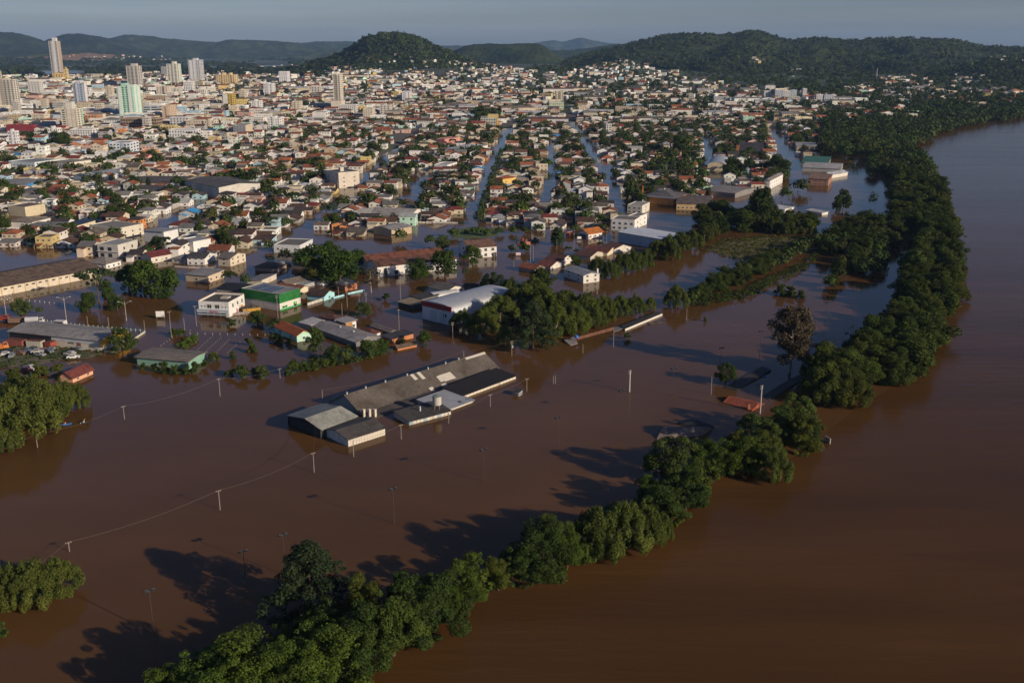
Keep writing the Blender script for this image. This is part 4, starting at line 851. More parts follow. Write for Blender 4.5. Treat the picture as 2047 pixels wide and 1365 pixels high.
tower('residential_tower', 'broad cream tower at the left edge with stepped balconies, taller of two', 'tower', -30, 8, 13, 143, 222, (.56, .50, .40), 22, (3, 1), strips=[('f', .7, .95, (.6, .54, .44))], roofbox=[(.5, .9, 1.05)])
tower('residential_tower', 'broad grey cream tower at the left edge with dense balconies, on a blank podium', 'tower', 6, 34, 44, 160, 222, (.54, .50, .43), 17, (4, 2), lm='broad grey cream tower', strips=[('f', 0, .25, (.35, .31, .27))], balc=('f', .3, .8, (.58, .55, .48)), podium=(.7, .2, .16, (.46, .43, .38)), roofbox=[(.2, .6, 1.05)])
tower('residential_tower', 'plain pale mid-rise with few windows behind the broad grey cream tower', 'tower', 58, 82, 90, 164, 192, (.56, .54, .51), 7, (4, 2), lm='plain pale mid-rise', wsize=.22)
tower('residential_tower', 'slim blue grey tower with white window stripes', 'tower', 150, 162, 178, 168, 214, (.26, .31, .40), 13, (1, 2), lm='slim blue grey tower', strips=[('f', .45, .75, (.5, .5, .52)), ('r', .7, 1.0, (.62, .6, .58))], roofbox=[(.3, 1.0, 1.14, (.5, .5, .52))])
tower('residential_tower', 'cream tower with a round headed roof tank and green edged windows', 'tower', 126, 158, 171, 219, 264, (.60, .55, .45), 10, (3, 2), lm='cream tower with roof tank', strips=[('f', .38, .60, (.62, .55, .47)), ('f', .66, .86, (.60, .53, .44)), ('r', .75, .98, (.36, .52, .40))], roofbox=[(.25, .65, 1.32, (.60, .57, .50))])
e = tower('green_tower', 'mint green tower with white window bays on a wide podium', 'tower', 240, 271, 289, 174, 240, (.36, .60, .48), 15, (4, 2), lm='mint green tower', strips=[('f', .05, .28, (.62, .68, .62)), ('f', .68, .9, (.62, .68, .62)), ('r', .15, .40, (.64, .68, .62)), ('r', .6, .85, (.64, .68, .62))], roofbox=[(.15, .45, 1.10), (.55, .95, 1.06, (.6, .62, .6))], podium=(.25, .15, .17, (.50, .62, .56)))
tower('residential_tower', 'grey brown tower with ribbed balconies behind the mint green tower', 'tower', 256, 279, 288, 133, 178, (.48, .45, .41), 16, (3, 2), lm='grey brown ribbed tower', balc=('f', .35, .7, (.52, .50, .46)), roofbox=[(.35, .8, 1.12)])
tower('residential_tower', 'ivory tower with a green right edge, left of the two far towers', 'tower', 336, 356, 367, 129, 167, (.60, .58, .50), 14, (3, 2), lm='ivory tower with green edge', strips=[('f', .45, .6, (.3, .29, .28)), ('r', .6, .9, (.42, .56, .48))], roofbox=[(.45, .75, 1.14)])
tower('residential_tower', 'grey white tower with three ribs, right of the two far towers', 'tower', 379, 402, 414, 121, 163, (.52, .52, .54), 16, (6, 3), lm='grey white ribbed tower', strips=[('f', .1, .3, (.6, .6, .62)), ('f', .42, .6, (.6, .6, .62))], roofbox=[(.35, .7, 1.1)])
tower('residential_tower', 'small dark banded block left of the ivory tower', 'tower', 323, 334, 337, 134, 150, (.4, .4, .42), 7, (3, 1), D=None)
tower('residential_block', 'long yellow cream block with brown strips right of the far towers', 'apartment block', 433, 470, 478, 151, 170, (.64, .50, .27), 8, (8, 2), lm='long yellow block', strips=[('f', .28, .34, (.35, .2, .12)), ('f', .78, .85, (.32, .16, .12))], roofbox=[(.28, .42, 1.25), (.68, .76, 1.25)])
tower('residential_block', 'pale beige block with brown centre behind the mint green tower', 'apartment block', 314, 337, 347, 174, 198, (.60, .52, .43), 7, (4, 2), lm='pale beige block', wsize=.25, strips=[('f', .55, .7, (.18, .14, .13))])
tower('residential_block', 'brown three part block below the pale beige block', 'apartment block', 294, 332, 340, 193, 211, (.40, .29, .21), 5, (8, 2), wsize=.3)
tower('office_block', 'pink beige tall slab with blank front below the brown three part block', 'office block', 326, 340, 356, 213, 247, (.54, .41, .30), 9, (1, 4), lm='pink beige slab', wsize=.2)
tower('office_block', 'wide tan block with a blank weathered front in the town centre', 'office block', 364, 411, 422, 206, 223, (.52, .45, .35), 4, (3, 4), lm='wide tan block', wsize=.22)
tower('office_block', 'ochre yellow building with white left part', 'office block', 446, 466, 474, 189, 216, (.48, .34, .08), 7, (4, 2), lm='ochre yellow building', strips=[('f', .05, .5, (.60, .59, .57))])
tower('hospital_block', 'long white three storey block with dotted windows', 'block', 339, 393, 404, 261, 280, (.64, .64, .64), 3, (10, 2), lm='long white dotted block', wsize=.35)
tower('residential_block', 'grey white five storey block behind the long white dotted block', 'apartment block', 341, 379, 385, 236, 260, (.52, .52, .52), 5, (6, 2), wsize=.4)
tower('residential_block', 'white five storey block with black windows at the foot of the roof tank tower', 'apartment block', 142, 187, 200, 260, 283, (.66, .65, .64), 5, (9, 2), lm='white black windowed block', wsize=.45)
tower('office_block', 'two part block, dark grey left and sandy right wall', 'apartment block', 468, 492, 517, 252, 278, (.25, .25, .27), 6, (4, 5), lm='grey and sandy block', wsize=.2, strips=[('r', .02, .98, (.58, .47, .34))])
tower('unfinished_block', 'unfinished brown concrete frame with open storeys', 'block', 243, 315, 328, 238, 263, (.30, .22, .15), 4, (14, 4), lm='unfinished concrete frame', wsize=.7)
tower('office_block', 'long dark red hall wall at the left edge of the centre', 'hall', 13, 68, 76, 251, 262, (.22, .035, .045), 1, (0, 0), lm='dark red long hall')
tower('office_block', 'blue white four storey block above the tiled roofs', 'office block', 221, 262, 281, 287, 311, (.62, .66, .70), 4, (6, 3), lm='blue white block', strips=[('f', .55, .7, (.30, .38, .48))])
tower('office_block', 'blue block with a white arch front next to the roof tank tower', 'office block', 105, 124, 128, 231, 250, (.14, .22, .34), 3, (0, 1), strips=[('f', .2, .95, (.55, .58, .62))])
tower('office_block', 'brick orange and beige stepped building right of the roof tank tower', 'office block', 172, 196, 209, 232, 256, (.48, .24, .13), 5, (4, 3), wsize=.4)
tower('office_block', 'grey glazed office wall behind the pink beige slab', 'office block', 288, 318, 326, 213, 236, (.42, .44, .48), 5, (2, 1), wsize=.8)
tower('residential_block', 'yellow cream balconied house below the unfinished concrete frame', 'apartment block', 321, 350, 358, 253, 270, (.58, .46, .22), 4, (5, 2))
tower('residential_block', 'white block near the church yard, left of the mint green tower', 'office block', 81, 112, 118, 185, 197, (.64, .62, .58), 4, (8, 2), wsize=.3)
tower('residential_block', 'beige block with white right end behind the wide tan block', 'apartment block', 402, 422, 428, 222, 240, (.5, .5, .46), 5, (4, 2))
e = tower('central_tower', 'lone slender cream tower in the middle of the town', 'tower', 668, 683, 689, 149, 222, (.68, .63, .53), 19, (3, 2), lm='lone cream tower', strips=[('f', .32, .46, (.30, .27, .23))], roofbox=[(.1, .6, 1.06)], podium=(.3, .1, .28, (.60, .54, .44)), balc=('f', .5, .95, (.60, .55, .46)))
tower('residential_block', 'white block with black window grid at the foot of the lone cream tower', 'apartment block', 678, 712, 717, 211, 231, (.64, .63, .60), 5, (8, 2), lm='white grid windowed block')
tower('monastery', 'long cream building on the slope behind the lone cream tower', 'block', 674, 735, 738, 150.5, 157, (.66, .58, .42), 2, (16, 1), wsize=.2, roof='gablex')
tower('office_block', 'white blank cube with a dark entrance left of the lone cream tower', 'block', 625, 652, 661, 226, 246, (.66, .64, .60), 3, (0, 2), lm='white blank cube')
tower('residential_block', 'grey and orange block beside the wide flooded street end', 'apartment block', 961, 996, 1001, 237, 260, (.46, .45, .40), 4, (7, 1), lm='grey and orange block', strips=[('f', .9, 1.0, (.58, .38, .12))], roofbox=[(.4, 1.0, 1.3, (.55, .42, .18))])
tower('residential_tower', 'slim cream tower with brown centre strip beyond the street', 'tower', 1111, 1126, 1128, 184, 205, (.62, .56, .44), 9, (4, 1), lm='slim cream tower', strips=[('f', .4, .6, (.30, .22, .14))])
tower('residential_block', 'pale green six storey block below the slim cream tower', 'apartment block', 1098, 1127, 1130, 206, 222, (.56, .60, .44), 5, (8, 1), lm='pale green block')
tower('factory_hall', 'long white factory hall in the far town', 'hall', 1086, 1147, 1150, 178, 188, (.62, .60, .56), 1, (0, 0), lm='far white factory', roof='gablex')
tower('factory_hall', 'long blue grey hall with white front part across the far street', 'hall', 1056, 1136, 1140, 238, 250, (.52, .52, .52), 1, (0, 0), lm='long blue grey hall', roof='gablex')
tower('residential_block', 'white slab block with vertical stripes in the middle distance', 'apartment block', 1243, 1260, 1262, 231, 246, (.64, .62, .58), 3, (5, 1), lm='white striped slab')
tower('residential_block', 'tall narrow white house beside tree in the middle distance', 'apartment block', 1211, 1222, 1230, 249, 271, (.62, .60, .56), 5, (2, 2))
for i, (a_, b_, t_, bb, lab) in enumerate([(1527, 1540, 183, 197, 'leftmost white tower of the far right estate'), (1549, 1564, 181, 198, 'first blue shaded tower of the far right estate'), (1565, 1580, 182, 198, 'middle blue shaded tower of the far right estate'), (1581, 1592, 181, 198, 'narrow white tower of the far right estate'), (1631, 1646, 190, 205, 'white block left in the nearest far right group'), (1647, 1666, 191, 207, 'white block right in the nearest far right group'), (1604, 1612, 178, 195, 'lone narrow slab beside the yellow block of the far estate')]):
    tower('residential_tower', lab, 'apartment block', a_, b_, b_ + 3, t_, bb, (.60, .60, .60) if i % 2 == 0 else (.46, .50, .56), 7, (4, 1), group='towers of the far right estate', lm='far right estate' if i == 0 else None)

# pale mid-rise blocks of the centre
br = random.Random(14); BL = [(40, 238), (95, 222), (205, 228), (225, 196), (300, 224), (385, 186), (410, 196), (300, 265), (430, 262), (120, 300), (35, 300), (545, 190), (575, 165), (600, 228), (520, 222), (490, 205), (560, 262), (745, 240), (780, 232), (20, 262), (250, 262), (180, 200), (360, 190), (640, 190), (820, 205), (905, 190)]
for px, py in BL:
    w_ = br.uniform(16, 34); nf = br.choice([4, 5, 5, 6, 7, 8]); g = ground_at(px, py)
    if taken(g.x, g.y, 8): continue
    hpx = nf * 3.0 * 1990 / g.y; c = br.choice([(.68, .67, .65), (.64, .61, .54), (.60, .53, .42), (.66, .65, .66), (.54, .50, .45)]); cn = {.68: 'white', .64: 'ivory', .60: 'sand coloured', .66: 'cool white', .54: 'greyish'}[c[0]]
    xr = px + (max(3, w_ * .3) if px < 1000 else 0); st = br.random() < .5
    e = tower('mid_rise_block', 'x', 'apartment block', px - w_ * .7, px, xr, py - hpx, py, c, nf, (br.choice([3, 4, 5]), 2), wsize=br.uniform(.3, .5), strips=[('f', .38, .56, tuple(v * .8 for v in c))] if st else (), roofbox=[(.3, .55, 1 + 2.6 / (nf * 3))] if br.random() < .6 else None, group='pale mid-rise blocks of the centre')
    pend(e, f'{cn} block of {["", "", "", "", "four", "five", "six", "seven", "eight"][nf]} storeys{" with dark strip" if st else ""}', e.location.x, e.location.y)
# ------------------------------------------------------------------ trees
def leaf_quads(rng, pts, nrm, size, asp=1.0, jit=.6, hang=0.0):
    """one quad per point, facing roughly nrm"""
    n = len(pts)
    N = nrm + jit * rng.normal(size=(n, 3)); N /= np.linalg.norm(N, axis=1, keepdims=True) + 1e-9
    T = rng.normal(size=(n, 3)); T[:, 2] -= hang
    T -= (T * N).sum(1, keepdims=True) * N; T /= np.linalg.norm(T, axis=1, keepdims=True) + 1e-9
    B = np.cross(N, T); s = (size * (.6 + .8 * rng.random(n)))[:, None]
    a, b = T * s * .5 * asp, B * s * .5
    k = N * s * .12
    V = np.stack([pts - a, pts - b * .9 + k, pts + a, pts + b * .9 + k], 1).reshape(-1, 3)
    return V, np.arange(4 * n).reshape(n, 4)

def clump_points(rng, clumps, n, shell=.62, ctr=None):
    C_ = np.array([c[:3] for c in clumps]); R_ = np.array([c[3] for c in clumps]); w_ = R_ ** 2; w_ /= w_.sum()
    idx = rng.choice(len(clumps), n, p=w_); d = rng.normal(size=(n, 3)); d /= np.linalg.norm(d, axis=1, keepdims=True)
    r = R_[idx] * (shell + (1 - shell) * rng.random(n)) ; p = C_[idx] + d * r[:, None] * np.array([1, 1, .85]); return p, d, idx

def crown_mesh(kind, seed, n, leaf):
    """crown of nominal height 1 and half width about .5 (scaled by each tree)"""
    rng = np.random.default_rng(seed); cl = []
    if kind in ('leafy', 'bush'):
        m = 26 if kind == 'leafy' else 12; lo = .17 if kind == 'leafy' else .12
        for k in range(m):
            u, a = rng.random(), rng.random() * 6.283; z = lo + (.93 - lo) * u; t = (z - lo) / (.93 - lo); rr = .40 * math.sqrt(max(.05, 1 - (1.55 * t - .6) ** 2)) * (.55 + .5 * rng.random())
            cl.append((rr * math.cos(a), rr * math.sin(a), z - .05, .11 + .09 * rng.random()))
        cl += [(0, 0, .45, .24), (0.02, .02, .62, .22)]
        p, d, _ = clump_points(rng, cl, n)
        return leaf_quads(rng, p, d + np.array([0, 0, .25]), leaf)
    if kind == 'bank':          # wide crown reaching down to the water
        for k in range(44):
            u, a = rng.random() ** .9, rng.random() * 6.283; z = .02 + .86 * u; rr = .38 * math.sqrt(max(.04, 1 - (1.2 * u - .30) ** 2)) * (.45 + .75 * rng.random())
            cl.append((rr * math.cos(a), rr * math.sin(a), z * (.82 + .3 * rng.random()), .05 + .11 * rng.random() ** 1.5))
        for k in range(10): a = rng.random() * 6.283; rr = .5 * rng.random(); cl.append((rr * math.cos(a), rr * math.sin(a), .5 + .5 * rng.random() * (1 - rr), .03 + .03 * rng.random()))
        cl += [(0, 0, .3, .24), (0.05, 0, .52, .20)]
        p, d, _ = clump_points(rng, cl, n); return leaf_quads(rng, p, d + np.array([0, 0, .3]), leaf, jit=.75)
    if kind == 'round':         # glossy domed crown
        for k in range(46):
            a = rng.random() * 6.283; z = rng.random(); rr = .44 * math.sqrt(1 - (z * .96) ** 2); cl.append((rr * math.cos(a), rr * math.sin(a), .25 + .62 * z, .075 + .035 * rng.random()))
        cl += [(0, 0, .4, .34)]
        p, d, _ = clump_points(rng, cl, n, .8); return leaf_quads(rng, p, d + np.array([0, 0, .2]), leaf, jit=.4)
    if kind == 'willow':        # soft upright plumes, their sides hanging a little
        for k in range(30):
            a = k * 2.4 + rng.random(); rr = .36 * math.sqrt((k + .5) / 30) * (.8 + .4 * rng.random()); top = (.98 - 1.1 * rr) * (.78 + .24 * rng.random()); ln = top * (.30 + .16 * rng.random())
            cl.append((rr * math.cos(a), rr * math.sin(a), top - ln * .55, .060 + .055 * rng.random(), ln * .55))
        for k in range(12):
            a = k * 2.4 + 1; rr = .36 + .08 * rng.random(); cl.append((rr * math.cos(a), rr * math.sin(a), .18 + .12 * rng.random(), .07 + .05 * rng.random(), .16))
        A_ = np.array(cl); w_ = A_[:, 3] * A_[:, 4]; idx = rng.choice(len(cl), n, p=w_ / w_.sum()); d = rng.normal(size=(n, 3)); d /= np.linalg.norm(d, axis=1, keepdims=True)
        r_ = (.55 + .5 * rng.random(n))[:, None]; p = A_[idx, :3] + d * r_ * np.stack([A_[idx, 3], A_[idx, 3], A_[idx, 4]], 1); p[:, 2] = np.maximum(p[:, 2], .0)
        return leaf_quads(rng, p, d + np.array([0, 0, .3]), leaf, asp=1.5, jit=.6, hang=1.0)
    if kind == 'pine':
        for k in range(52):
            u = (k + rng.random()) / 52; z = .12 + .84 * u; a = k * 2.4 + rng.random(); R_ = .40 * (1 - u ** 1.7) * (.75 + .4 * rng.random()) + .03
            for s in (1.0, .6): cl.append((R_ * s * math.cos(a), R_ * s * math.sin(a), z - .03 * s, .055 + .035 * rng.random()))
        p, d, _ = clump_points(rng, cl, n); p[:, 2] -= .0
        return leaf_quads(rng, p, d + np.array([0, 0, .5]), leaf)
    if kind == 'euca':
        for k in range(70):
            u = rng.random(); z = .22 + .74 * u; a = rng.random() * 6.283; R_ = .30 * math.sqrt(max(.03, 1 - (1.5 * u - .66) ** 2)) * (.35 + .65 * rng.random()); cl.append((R_ * math.cos(a), R_ * math.sin(a), z, .055 + .07 * rng.random()))
        p, d, _ = clump_points(rng, cl, n, .3); return leaf_quads(rng, p, d, leaf, asp=1.5, jit=1.0, hang=1.0)
    if kind == 'araucaria':
        for k in range(30):
            a = k * .83 + rng.random() * .4; R_ = .46 * (.35 + .65 * rng.random() ** .5); cl.append((R_ * math.cos(a), R_ * math.sin(a), .76 + .16 * (1 - R_ / .5) + .05 * rng.random(), .06 + .03 * rng.random()))
        for k in range(8): a = k * .79; cl.append((.24 * math.cos(a), .24 * math.sin(a), .55 + .05 * rng.random(), .045))
        p, d, _ = clump_points(rng, cl, n); return leaf_quads(rng, p, d + np.array([0, 0, .5]), leaf)
    if kind == 'cypress':
        for k in range(26): u = k / 26; cl.append((rng.normal() * .03, rng.normal() * .03, .06 + .88 * u, (.17 * math.sin(math.pi * (.2 + .78 * u)) + .02)))
        p, d, _ = clump_points(rng, cl, n, .8); return leaf_quads(rng, p, d + np.array([0, 0, .3]), leaf, jit=.45)
    if kind == 'palm':
        P_, N_ = [], []
        for k in range(22):
            a = k * .69 + rng.random() * .3; up = .15 + .5 * rng.random(); L_ = .34 + .12 * rng.random()
            for s in np.linspace(.05, 1, 14):
                r = L_ * s; z = .80 + up * .35 * s - .42 * s * s * (1.1 - up); 
                for e in (-1, 1): P_.append((r * math.cos(a) - e * .025 * math.sin(a), r * math.sin(a) + e * .025 * math.cos(a), z - .01)); N_.append((0.2 * e * -math.sin(a), .2 * e * math.cos(a), 1))
        p, d = np.array(P_), np.array(N_); return leaf_quads(rng, p, d, leaf, asp=1.5, jit=.25, hang=.6)
    if kind == 'bare':
        for k in range(40): a = rng.random() * 6.283; z = .3 + .65 * rng.random(); R_ = .42 * math.sqrt(rng.random()) * math.sin(math.pi * (z * .8 + .1)); cl.append((R_ * math.cos(a), R_ * math.sin(a), z, .09))
        p, d, _ = clump_points(rng, cl, n, .1); return leaf_quads(rng, p, d, leaf, asp=1.6, jit=1.5)

SPEC = {'leafy': (3600, .052, 'leaf', 6), 'bank': (21000, .0215, 'leaf', 7), 'round': (11000, .027, 'leaf', 2), 'willow': (15000, .022, 'willow', 5), 'pine': (14000, .022, 'pine', 2), 'euca': (11000, .022, 'brownleaf', 1),
        'araucaria': (1600, .055, 'pine', 2), 'cypress': (1500, .055, 'pine', 2), 'palm': (0, .085, 'leaf', 2), 'bush': (1500, .085, 'leaf', 4), 'bare': (900, .036, 'brownleaf', 1)}
CROWN = {}
for k_, (n_, lf, mt, nv_) in SPEC.items():
    CROWN[k_] = []
    for s_ in range(nv_):
        V, Q = crown_mesh(k_, 100 + s_ * 7 + len(k_), n_, lf); CROWN[k_].append(np_mesh('crown', V, Q, [M[mt]]))
def trunk_mesh(kind, seed, mat):
    r = random.Random(seed); mb = MB()
    if kind == 'straight': mb.tube([(0, 0, -.35), (0, 0, .3), (r.uniform(-.01, .01), 0, .75)], [.022, .018, .012], 7)
    elif kind == 'tall': mb.tube([(0, 0, -.2), (.01, 0, .3), (.0, .01, .6), (0, 0, .9)], [.022, .018, .013, .005], 7)
    else:
        mb.tube([(0, 0, -.35), (0, 0, .1), (r.uniform(-.02, .02), r.uniform(-.02, .02), .38)], [.035, .028, .022], 7)
        for k in range(5):
            a = k * 1.26 + r.random(); mb.tube([(0, 0, .2 + .03 * k), (.12 * math.cos(a), .12 * math.sin(a), .42), (.26 * math.cos(a), .26 * math.sin(a), .62 + .15 * r.random())], [.018, .012, .005], 5)
    if kind == 'tall':
        for k in range(12):
            a = k * 2.1; z = .3 + .045 * k; mb.tube([(0, 0, z), (.13 * math.cos(a), .13 * math.sin(a), z + .08), (.22 * math.cos(a), .22 * math.sin(a), z + .15)], [.009, .006, .003], 4)
    return mb.mesh('trunk', [M[mat]])
TR = {'branchy': [trunk_mesh('branchy', s, 'bark') for s in range(3)], 'pale': [trunk_mesh('branchy', s + 5, 'pale_bark') for s in range(2)], 'straight': [trunk_mesh('straight', 1, 'bark')], 'tall': [trunk_mesh('tall', 1, 'pale_bark')]}
TKIND = {'leafy': 'branchy', 'bank': 'branchy', 'round': 'branchy', 'willow': 'pale', 'pine': 'straight', 'euca': 'tall', 'araucaria': 'straight', 'cypress': 'straight', 'palm': 'straight', 'bush': 'branchy', 'bare': 'tall'}
TNAME = {'leafy': 'broadleaf_tree', 'bank': 'broadleaf_tree', 'round': 'broadleaf_tree', 'willow': 'willow_tree', 'pine': 'pine_tree', 'euca': 'eucalyptus_tree', 'araucaria': 'araucaria_tree', 'cypress': 'cypress_tree', 'palm': 'palm_tree', 'bush': 'shrub', 'bare': 'bare_tree'}
GROUPS = {'broadleaf_tree': 'broadleaf trees in and around the flood', 'willow_tree': 'willows standing in the flood', 'shrub': 'shrubs standing in the flood', 'palm_tree': 'palms among the houses', 'cypress_tree': 'dark narrow trees among the houses', 'araucaria_tree': 'flat topped araucarias', 'pine_tree': 'dark pines'}
TREES = []          # (kind, x, y, z, height, width factor, tint, label)
def T(kind, px, py, ty, wf=1.0, tint=None, label=None, lm=None):
    p = ground_at(px, py); h = height(p.x, p.y, p.z, ty); TREES.append((kind, p.x, p.y, p.z, h, wf, tint, label))
    if lm: landmark(lm, p)
def Tm(kind, x, y, h, wf=1.0, tint=None): TREES.append((kind, x, y, max(0, gz(x, y)), h, wf, tint, None))

# riverside belt, from the bottom edge to the right
for a in [(330, 1425, 1322, 1.3), (410, 1425, 1300, 1.3), (490, 1405, 1275, 1.3), (575, 1395, 1240, 1.25), (650, 1370, 1215, 1.2), (560, 1330, 1225, 1.0), (720, 1335, 1190, 1.2), (640, 1300, 1200, 1.0), (780, 1310, 1165, 1.2), (720, 1265, 1160, 1.0),
          (840, 1275, 1150, 1.1), (880, 1235, 1120, 1.1), (800, 1240, 1150, 1.0), (905, 1235, 1165, .8), (945, 1195, 1090, 1.1), (1000, 1180, 1085, 1.1), (1040, 1165, 1060, 1.0), (1085, 1150, 1045, 1.1), (1130, 1135, 1030, 1.1), (1100, 1110, 1025, .9), (1160, 1125, 1050, .8),
          (1320, 1040, 955, 1.2), (1365, 1020, 935, 1.1), (1290, 1010, 930, .9), (1385, 1005, 950, .8), (1400, 945, 868, 1.2), (1440, 945, 872, 1.1), (1490, 948, 850, 1.1), (1530, 930, 840, 1.0), (1470, 915, 845, .9),
          (1590, 905, 805, 1.1), (1630, 885, 830, 1.2), (1560, 890, 815, 1.0), (1330, 960, 905, 1.0), (1210, 1105, 1010, .9)]:
    q_ = random.Random(a[0] * 7 + a[1]); a = (a[0] + q_.uniform(-8, 8), a[1], a[1] - (a[1] - a[2]) * q_.uniform(.72, 1.08), a[3] * q_.uniform(.75, 1.1))
    T('bank', *a, tint=random.Random(a[0]).choice([(1.05, 1.05, .9), (.8, .85, .8), (1.3, 1.25, .8), (1.35, 1.1, .85), (.95, 1.1, .8), (.7, .8, .8), (1.2, 1.25, .9)]))
for a in [(1190, 1110, 985, .9), (1245, 1095, 975, 1.0), (1290, 1085, 985, .8), (1325, 1080, 1010, .6), (1545, 960, 875, .9)]: T('willow', *a, tint=(.8, .85, .8))
T('round', 1345, 958, 868, 1.25, label='round glossy riverside tree in front of the pale drowned gable roof', lm='round riverside tree')
T('round', 1510, 905, 825, 1.2, label='round glossy tree below the drowned red tile roof'); T('round', 1585, 870, 783, 1.0, label='taller round glossy tree right of the pale pole')
T('pine', 622, 1240, 1080, 1.25, tint=(.8, .85, .85), label='large dark pine at the bottom, tallest of the riverside belt', lm='large dark pine')
for a in [(1310, 1068, 1032, .8), (1395, 978, 955, .7), (925, 1235, 1205, 1.0), (1222, 1090, 1045, .8), (1268, 1092, 1050, 1.0), (1345, 1045, 1000, 1.1), (1400, 985, 945, 1.1), (1420, 958, 918, 1.1), (1110, 1140, 1095, 1.1), (1175, 1122, 1080, 1.0), (960, 1190, 1140, 1.1), (1385, 975, 930, 1.0), (1445, 940, 900, 1.2), (1300, 1060, 1015, 1.1)]: T('bush', *a, tint=(1.1, 1.05, .8))
# left edge groups
for a in [(40, 880, 745, 1.1), (84, 850, 735, .95), (-15, 890, 760, 1.0), (70, 830, 725, 1.0), (130, 820, 745, .8), (30, 820, 735, 1.1), (160, 815, 755, .75), (5, 905, 830, .8)]: T('willow', *a)
for a in [(20, 1205, 1110, 1.0), (70, 1205, 1100, 1.0), (120, 1185, 1098, 1.0), (45, 1215, 1130, .7), (0, 1200, 1120, .9)]: T('willow', *a)
T('bush', -5, 1272, 1243, 1.3)
for a in [(30, 765, 735, 1.6), (80, 752, 728, 1.6), (115, 745, 725, 1.3)]: T('bush', *a, tint=(1.35, 1.15, .8))
# central willows
for a in [(925, 655, 610, 1.2), (965, 665, 605, 1.2), (1000, 645, 575, 1.2), (1010, 690, 640, .8), (1045, 625, 550, 1.2), (1090, 640, 555, 1.1), (1130, 640, 560, 1.1), (1170, 645, 570, 1.0), (1205, 635, 578, 1.0), (1240, 630, 578, .9), (1270, 628, 580, 1.0), (1300, 620, 585, .7), (1110, 672, 590, 1.0), (1150, 665, 590, .9), (1190, 655, 600, .9), (1215, 645, 605, .8), (1070, 605, 540, 1.0), (1020, 600, 545, 1.0)]:
    T('willow', *a, tint=(.95, 1.0, .85))
T('pine', 1065, 695, 600, 1.2, label='dark pine at the front of the central willows', lm='dark central pine')
T('round', 986, 590, 540, 1.05, tint=(.55, .6, .6), label='dark round tree behind the red banded arched hall', lm='dark round tree'); T('leafy', 1085, 575, 533, 1.3, tint=(.8, .8, .8))
for a in [(1195, 553, 505, 1.1), (1220, 556, 512, 1.0), (1245, 545, 495, 1.0), (1268, 540, 490, 1.0), (1290, 535, 492, .9), (1312, 515, 470, 1.1), (1335, 508, 462, 1.1), (1360, 500, 455, 1.1), (1382, 498, 450, 1.1), (1345, 520, 470, .8)]: T('willow', *a, tint=(.75, .82, .75))
T('bank', 1150, 535, 505, 1.0)
T('willow', 1352, 614, 560, 1.0, label='lone yellowish willow at the tip of the hedge row', lm='lone yellowish willow'); T('bush', 1385, 610, 575, 1.0)
rr = random.Random(3)
for k in range(34):          # hedge like row on the dyke
    t = k / 33; px = 1395 + (1640 - 1395) * t + rr.uniform(-6, 6); py = 600 - (600 - 490) * t ** .9 + rr.uniform(-7, 7); T('bank', px, py, py - rr.uniform(28, 40) * (1 - .35 * t), 1.35, tint=(.85, .85, .72))
for a in [(1560, 590, 566, 1.4), (1582, 590, 570, 1.3), (1600, 597, 578, 1.2)]: T('bush', *a)
T('bush', 1581, 622, 611, 1.2); T('bush', 1409, 642, 632, .8); T('bush', 1254, 678, 664, 1.1)
# tall single trees right
T('euca', 1578, 745, 612, .95, label='tall brown eucalyptus with pale trunk beside the riverside wood', lm='tall brown eucalyptus')
T('round', 1450, 768, 722, .95, tint=(.7, .75, .7), label='small round dark tree standing alone in the flood', lm='small round lone tree')
# riverside wood on the right: polygons of ground pixels
def fill_poly(poly, spacing, kinds, hr, seed, tint=(1, 1, 1), wf=(1.0, 1.4)):
    pts = [P(*q) for q in poly]; pw = [(p.x, p.y) for p in pts]; r = random.Random(seed)
    x0, x1 = min(p[0] for p in pw), max(p[0] for p in pw); y0, y1 = min(p[1] for p in pw), max(p[1] for p in pw); y = y0
    while y < y1:
        x = x0 + r.random() * spacing
        while x < x1:
            a, b = x + r.uniform(-.35, .35) * spacing, y + r.uniform(-.35, .35) * spacing
            if inpoly(a, b, pw) and not taken(a, b, 1.0):
                s = r.uniform(.75, 1.25); Tm(r.choice(kinds), a, b, r.uniform(*hr), r.uniform(*wf), (tint[0] * s * r.choice([1, 1, 1.15]), tint[1] * s, tint[2] * s))
            x += spacing * r.uniform(.85, 1.15)
        y += spacing * .9
fill_poly([(1640, 795), (1695, 828), (1728, 800), (1740, 760), (1720, 725), (1690, 720), (1640, 745)], 8.0, ['bank', 'willow', 'bank'], (10, 15), 1, (.9, .92, .75))
fill_poly([(1705, 725), (1745, 780), (1815, 775), (1822, 745), (1862, 690), (1872, 645), (1850, 625), (1790, 645), (1735, 695)], 8.0, ['bank', 'bank', 'willow', 'leafy'], (9, 13), 2, (.8, .84, .7))
fill_poly([(1800, 628), (1872, 645), (1912, 590), (1918, 555), (1902, 500), (1892, 450), (1850, 445), (1835, 500), (1815, 560)], 8.0, ['bank', 'bank', 'leafy', 'bank', 'willow'], (9, 13), 3, (.78, .8, .64))
fill_poly([(1800, 470), (1893, 465), (1882, 400), (1855, 350), (1822, 310), (1790, 330), (1785, 400)], 9.5, ['bank', 'leafy', 'bank', 'willow'], (9, 14), 4, (.78, .8, .64))
fill_poly([(1640, 588), (1700, 562), (1775, 540), (1782, 505), (1705, 512), (1665, 545)], 8.0, ['bank'], (5, 8), 5, (.74, .77, .62))
fill_poly([(1640, 505), (1700, 520), (1785, 505), (1795, 465), (1760, 445), (1700, 460), (1655, 480)], 9.0, ['bank', 'bank', 'leafy'], (7, 11), 6, (.72, .75, .62))
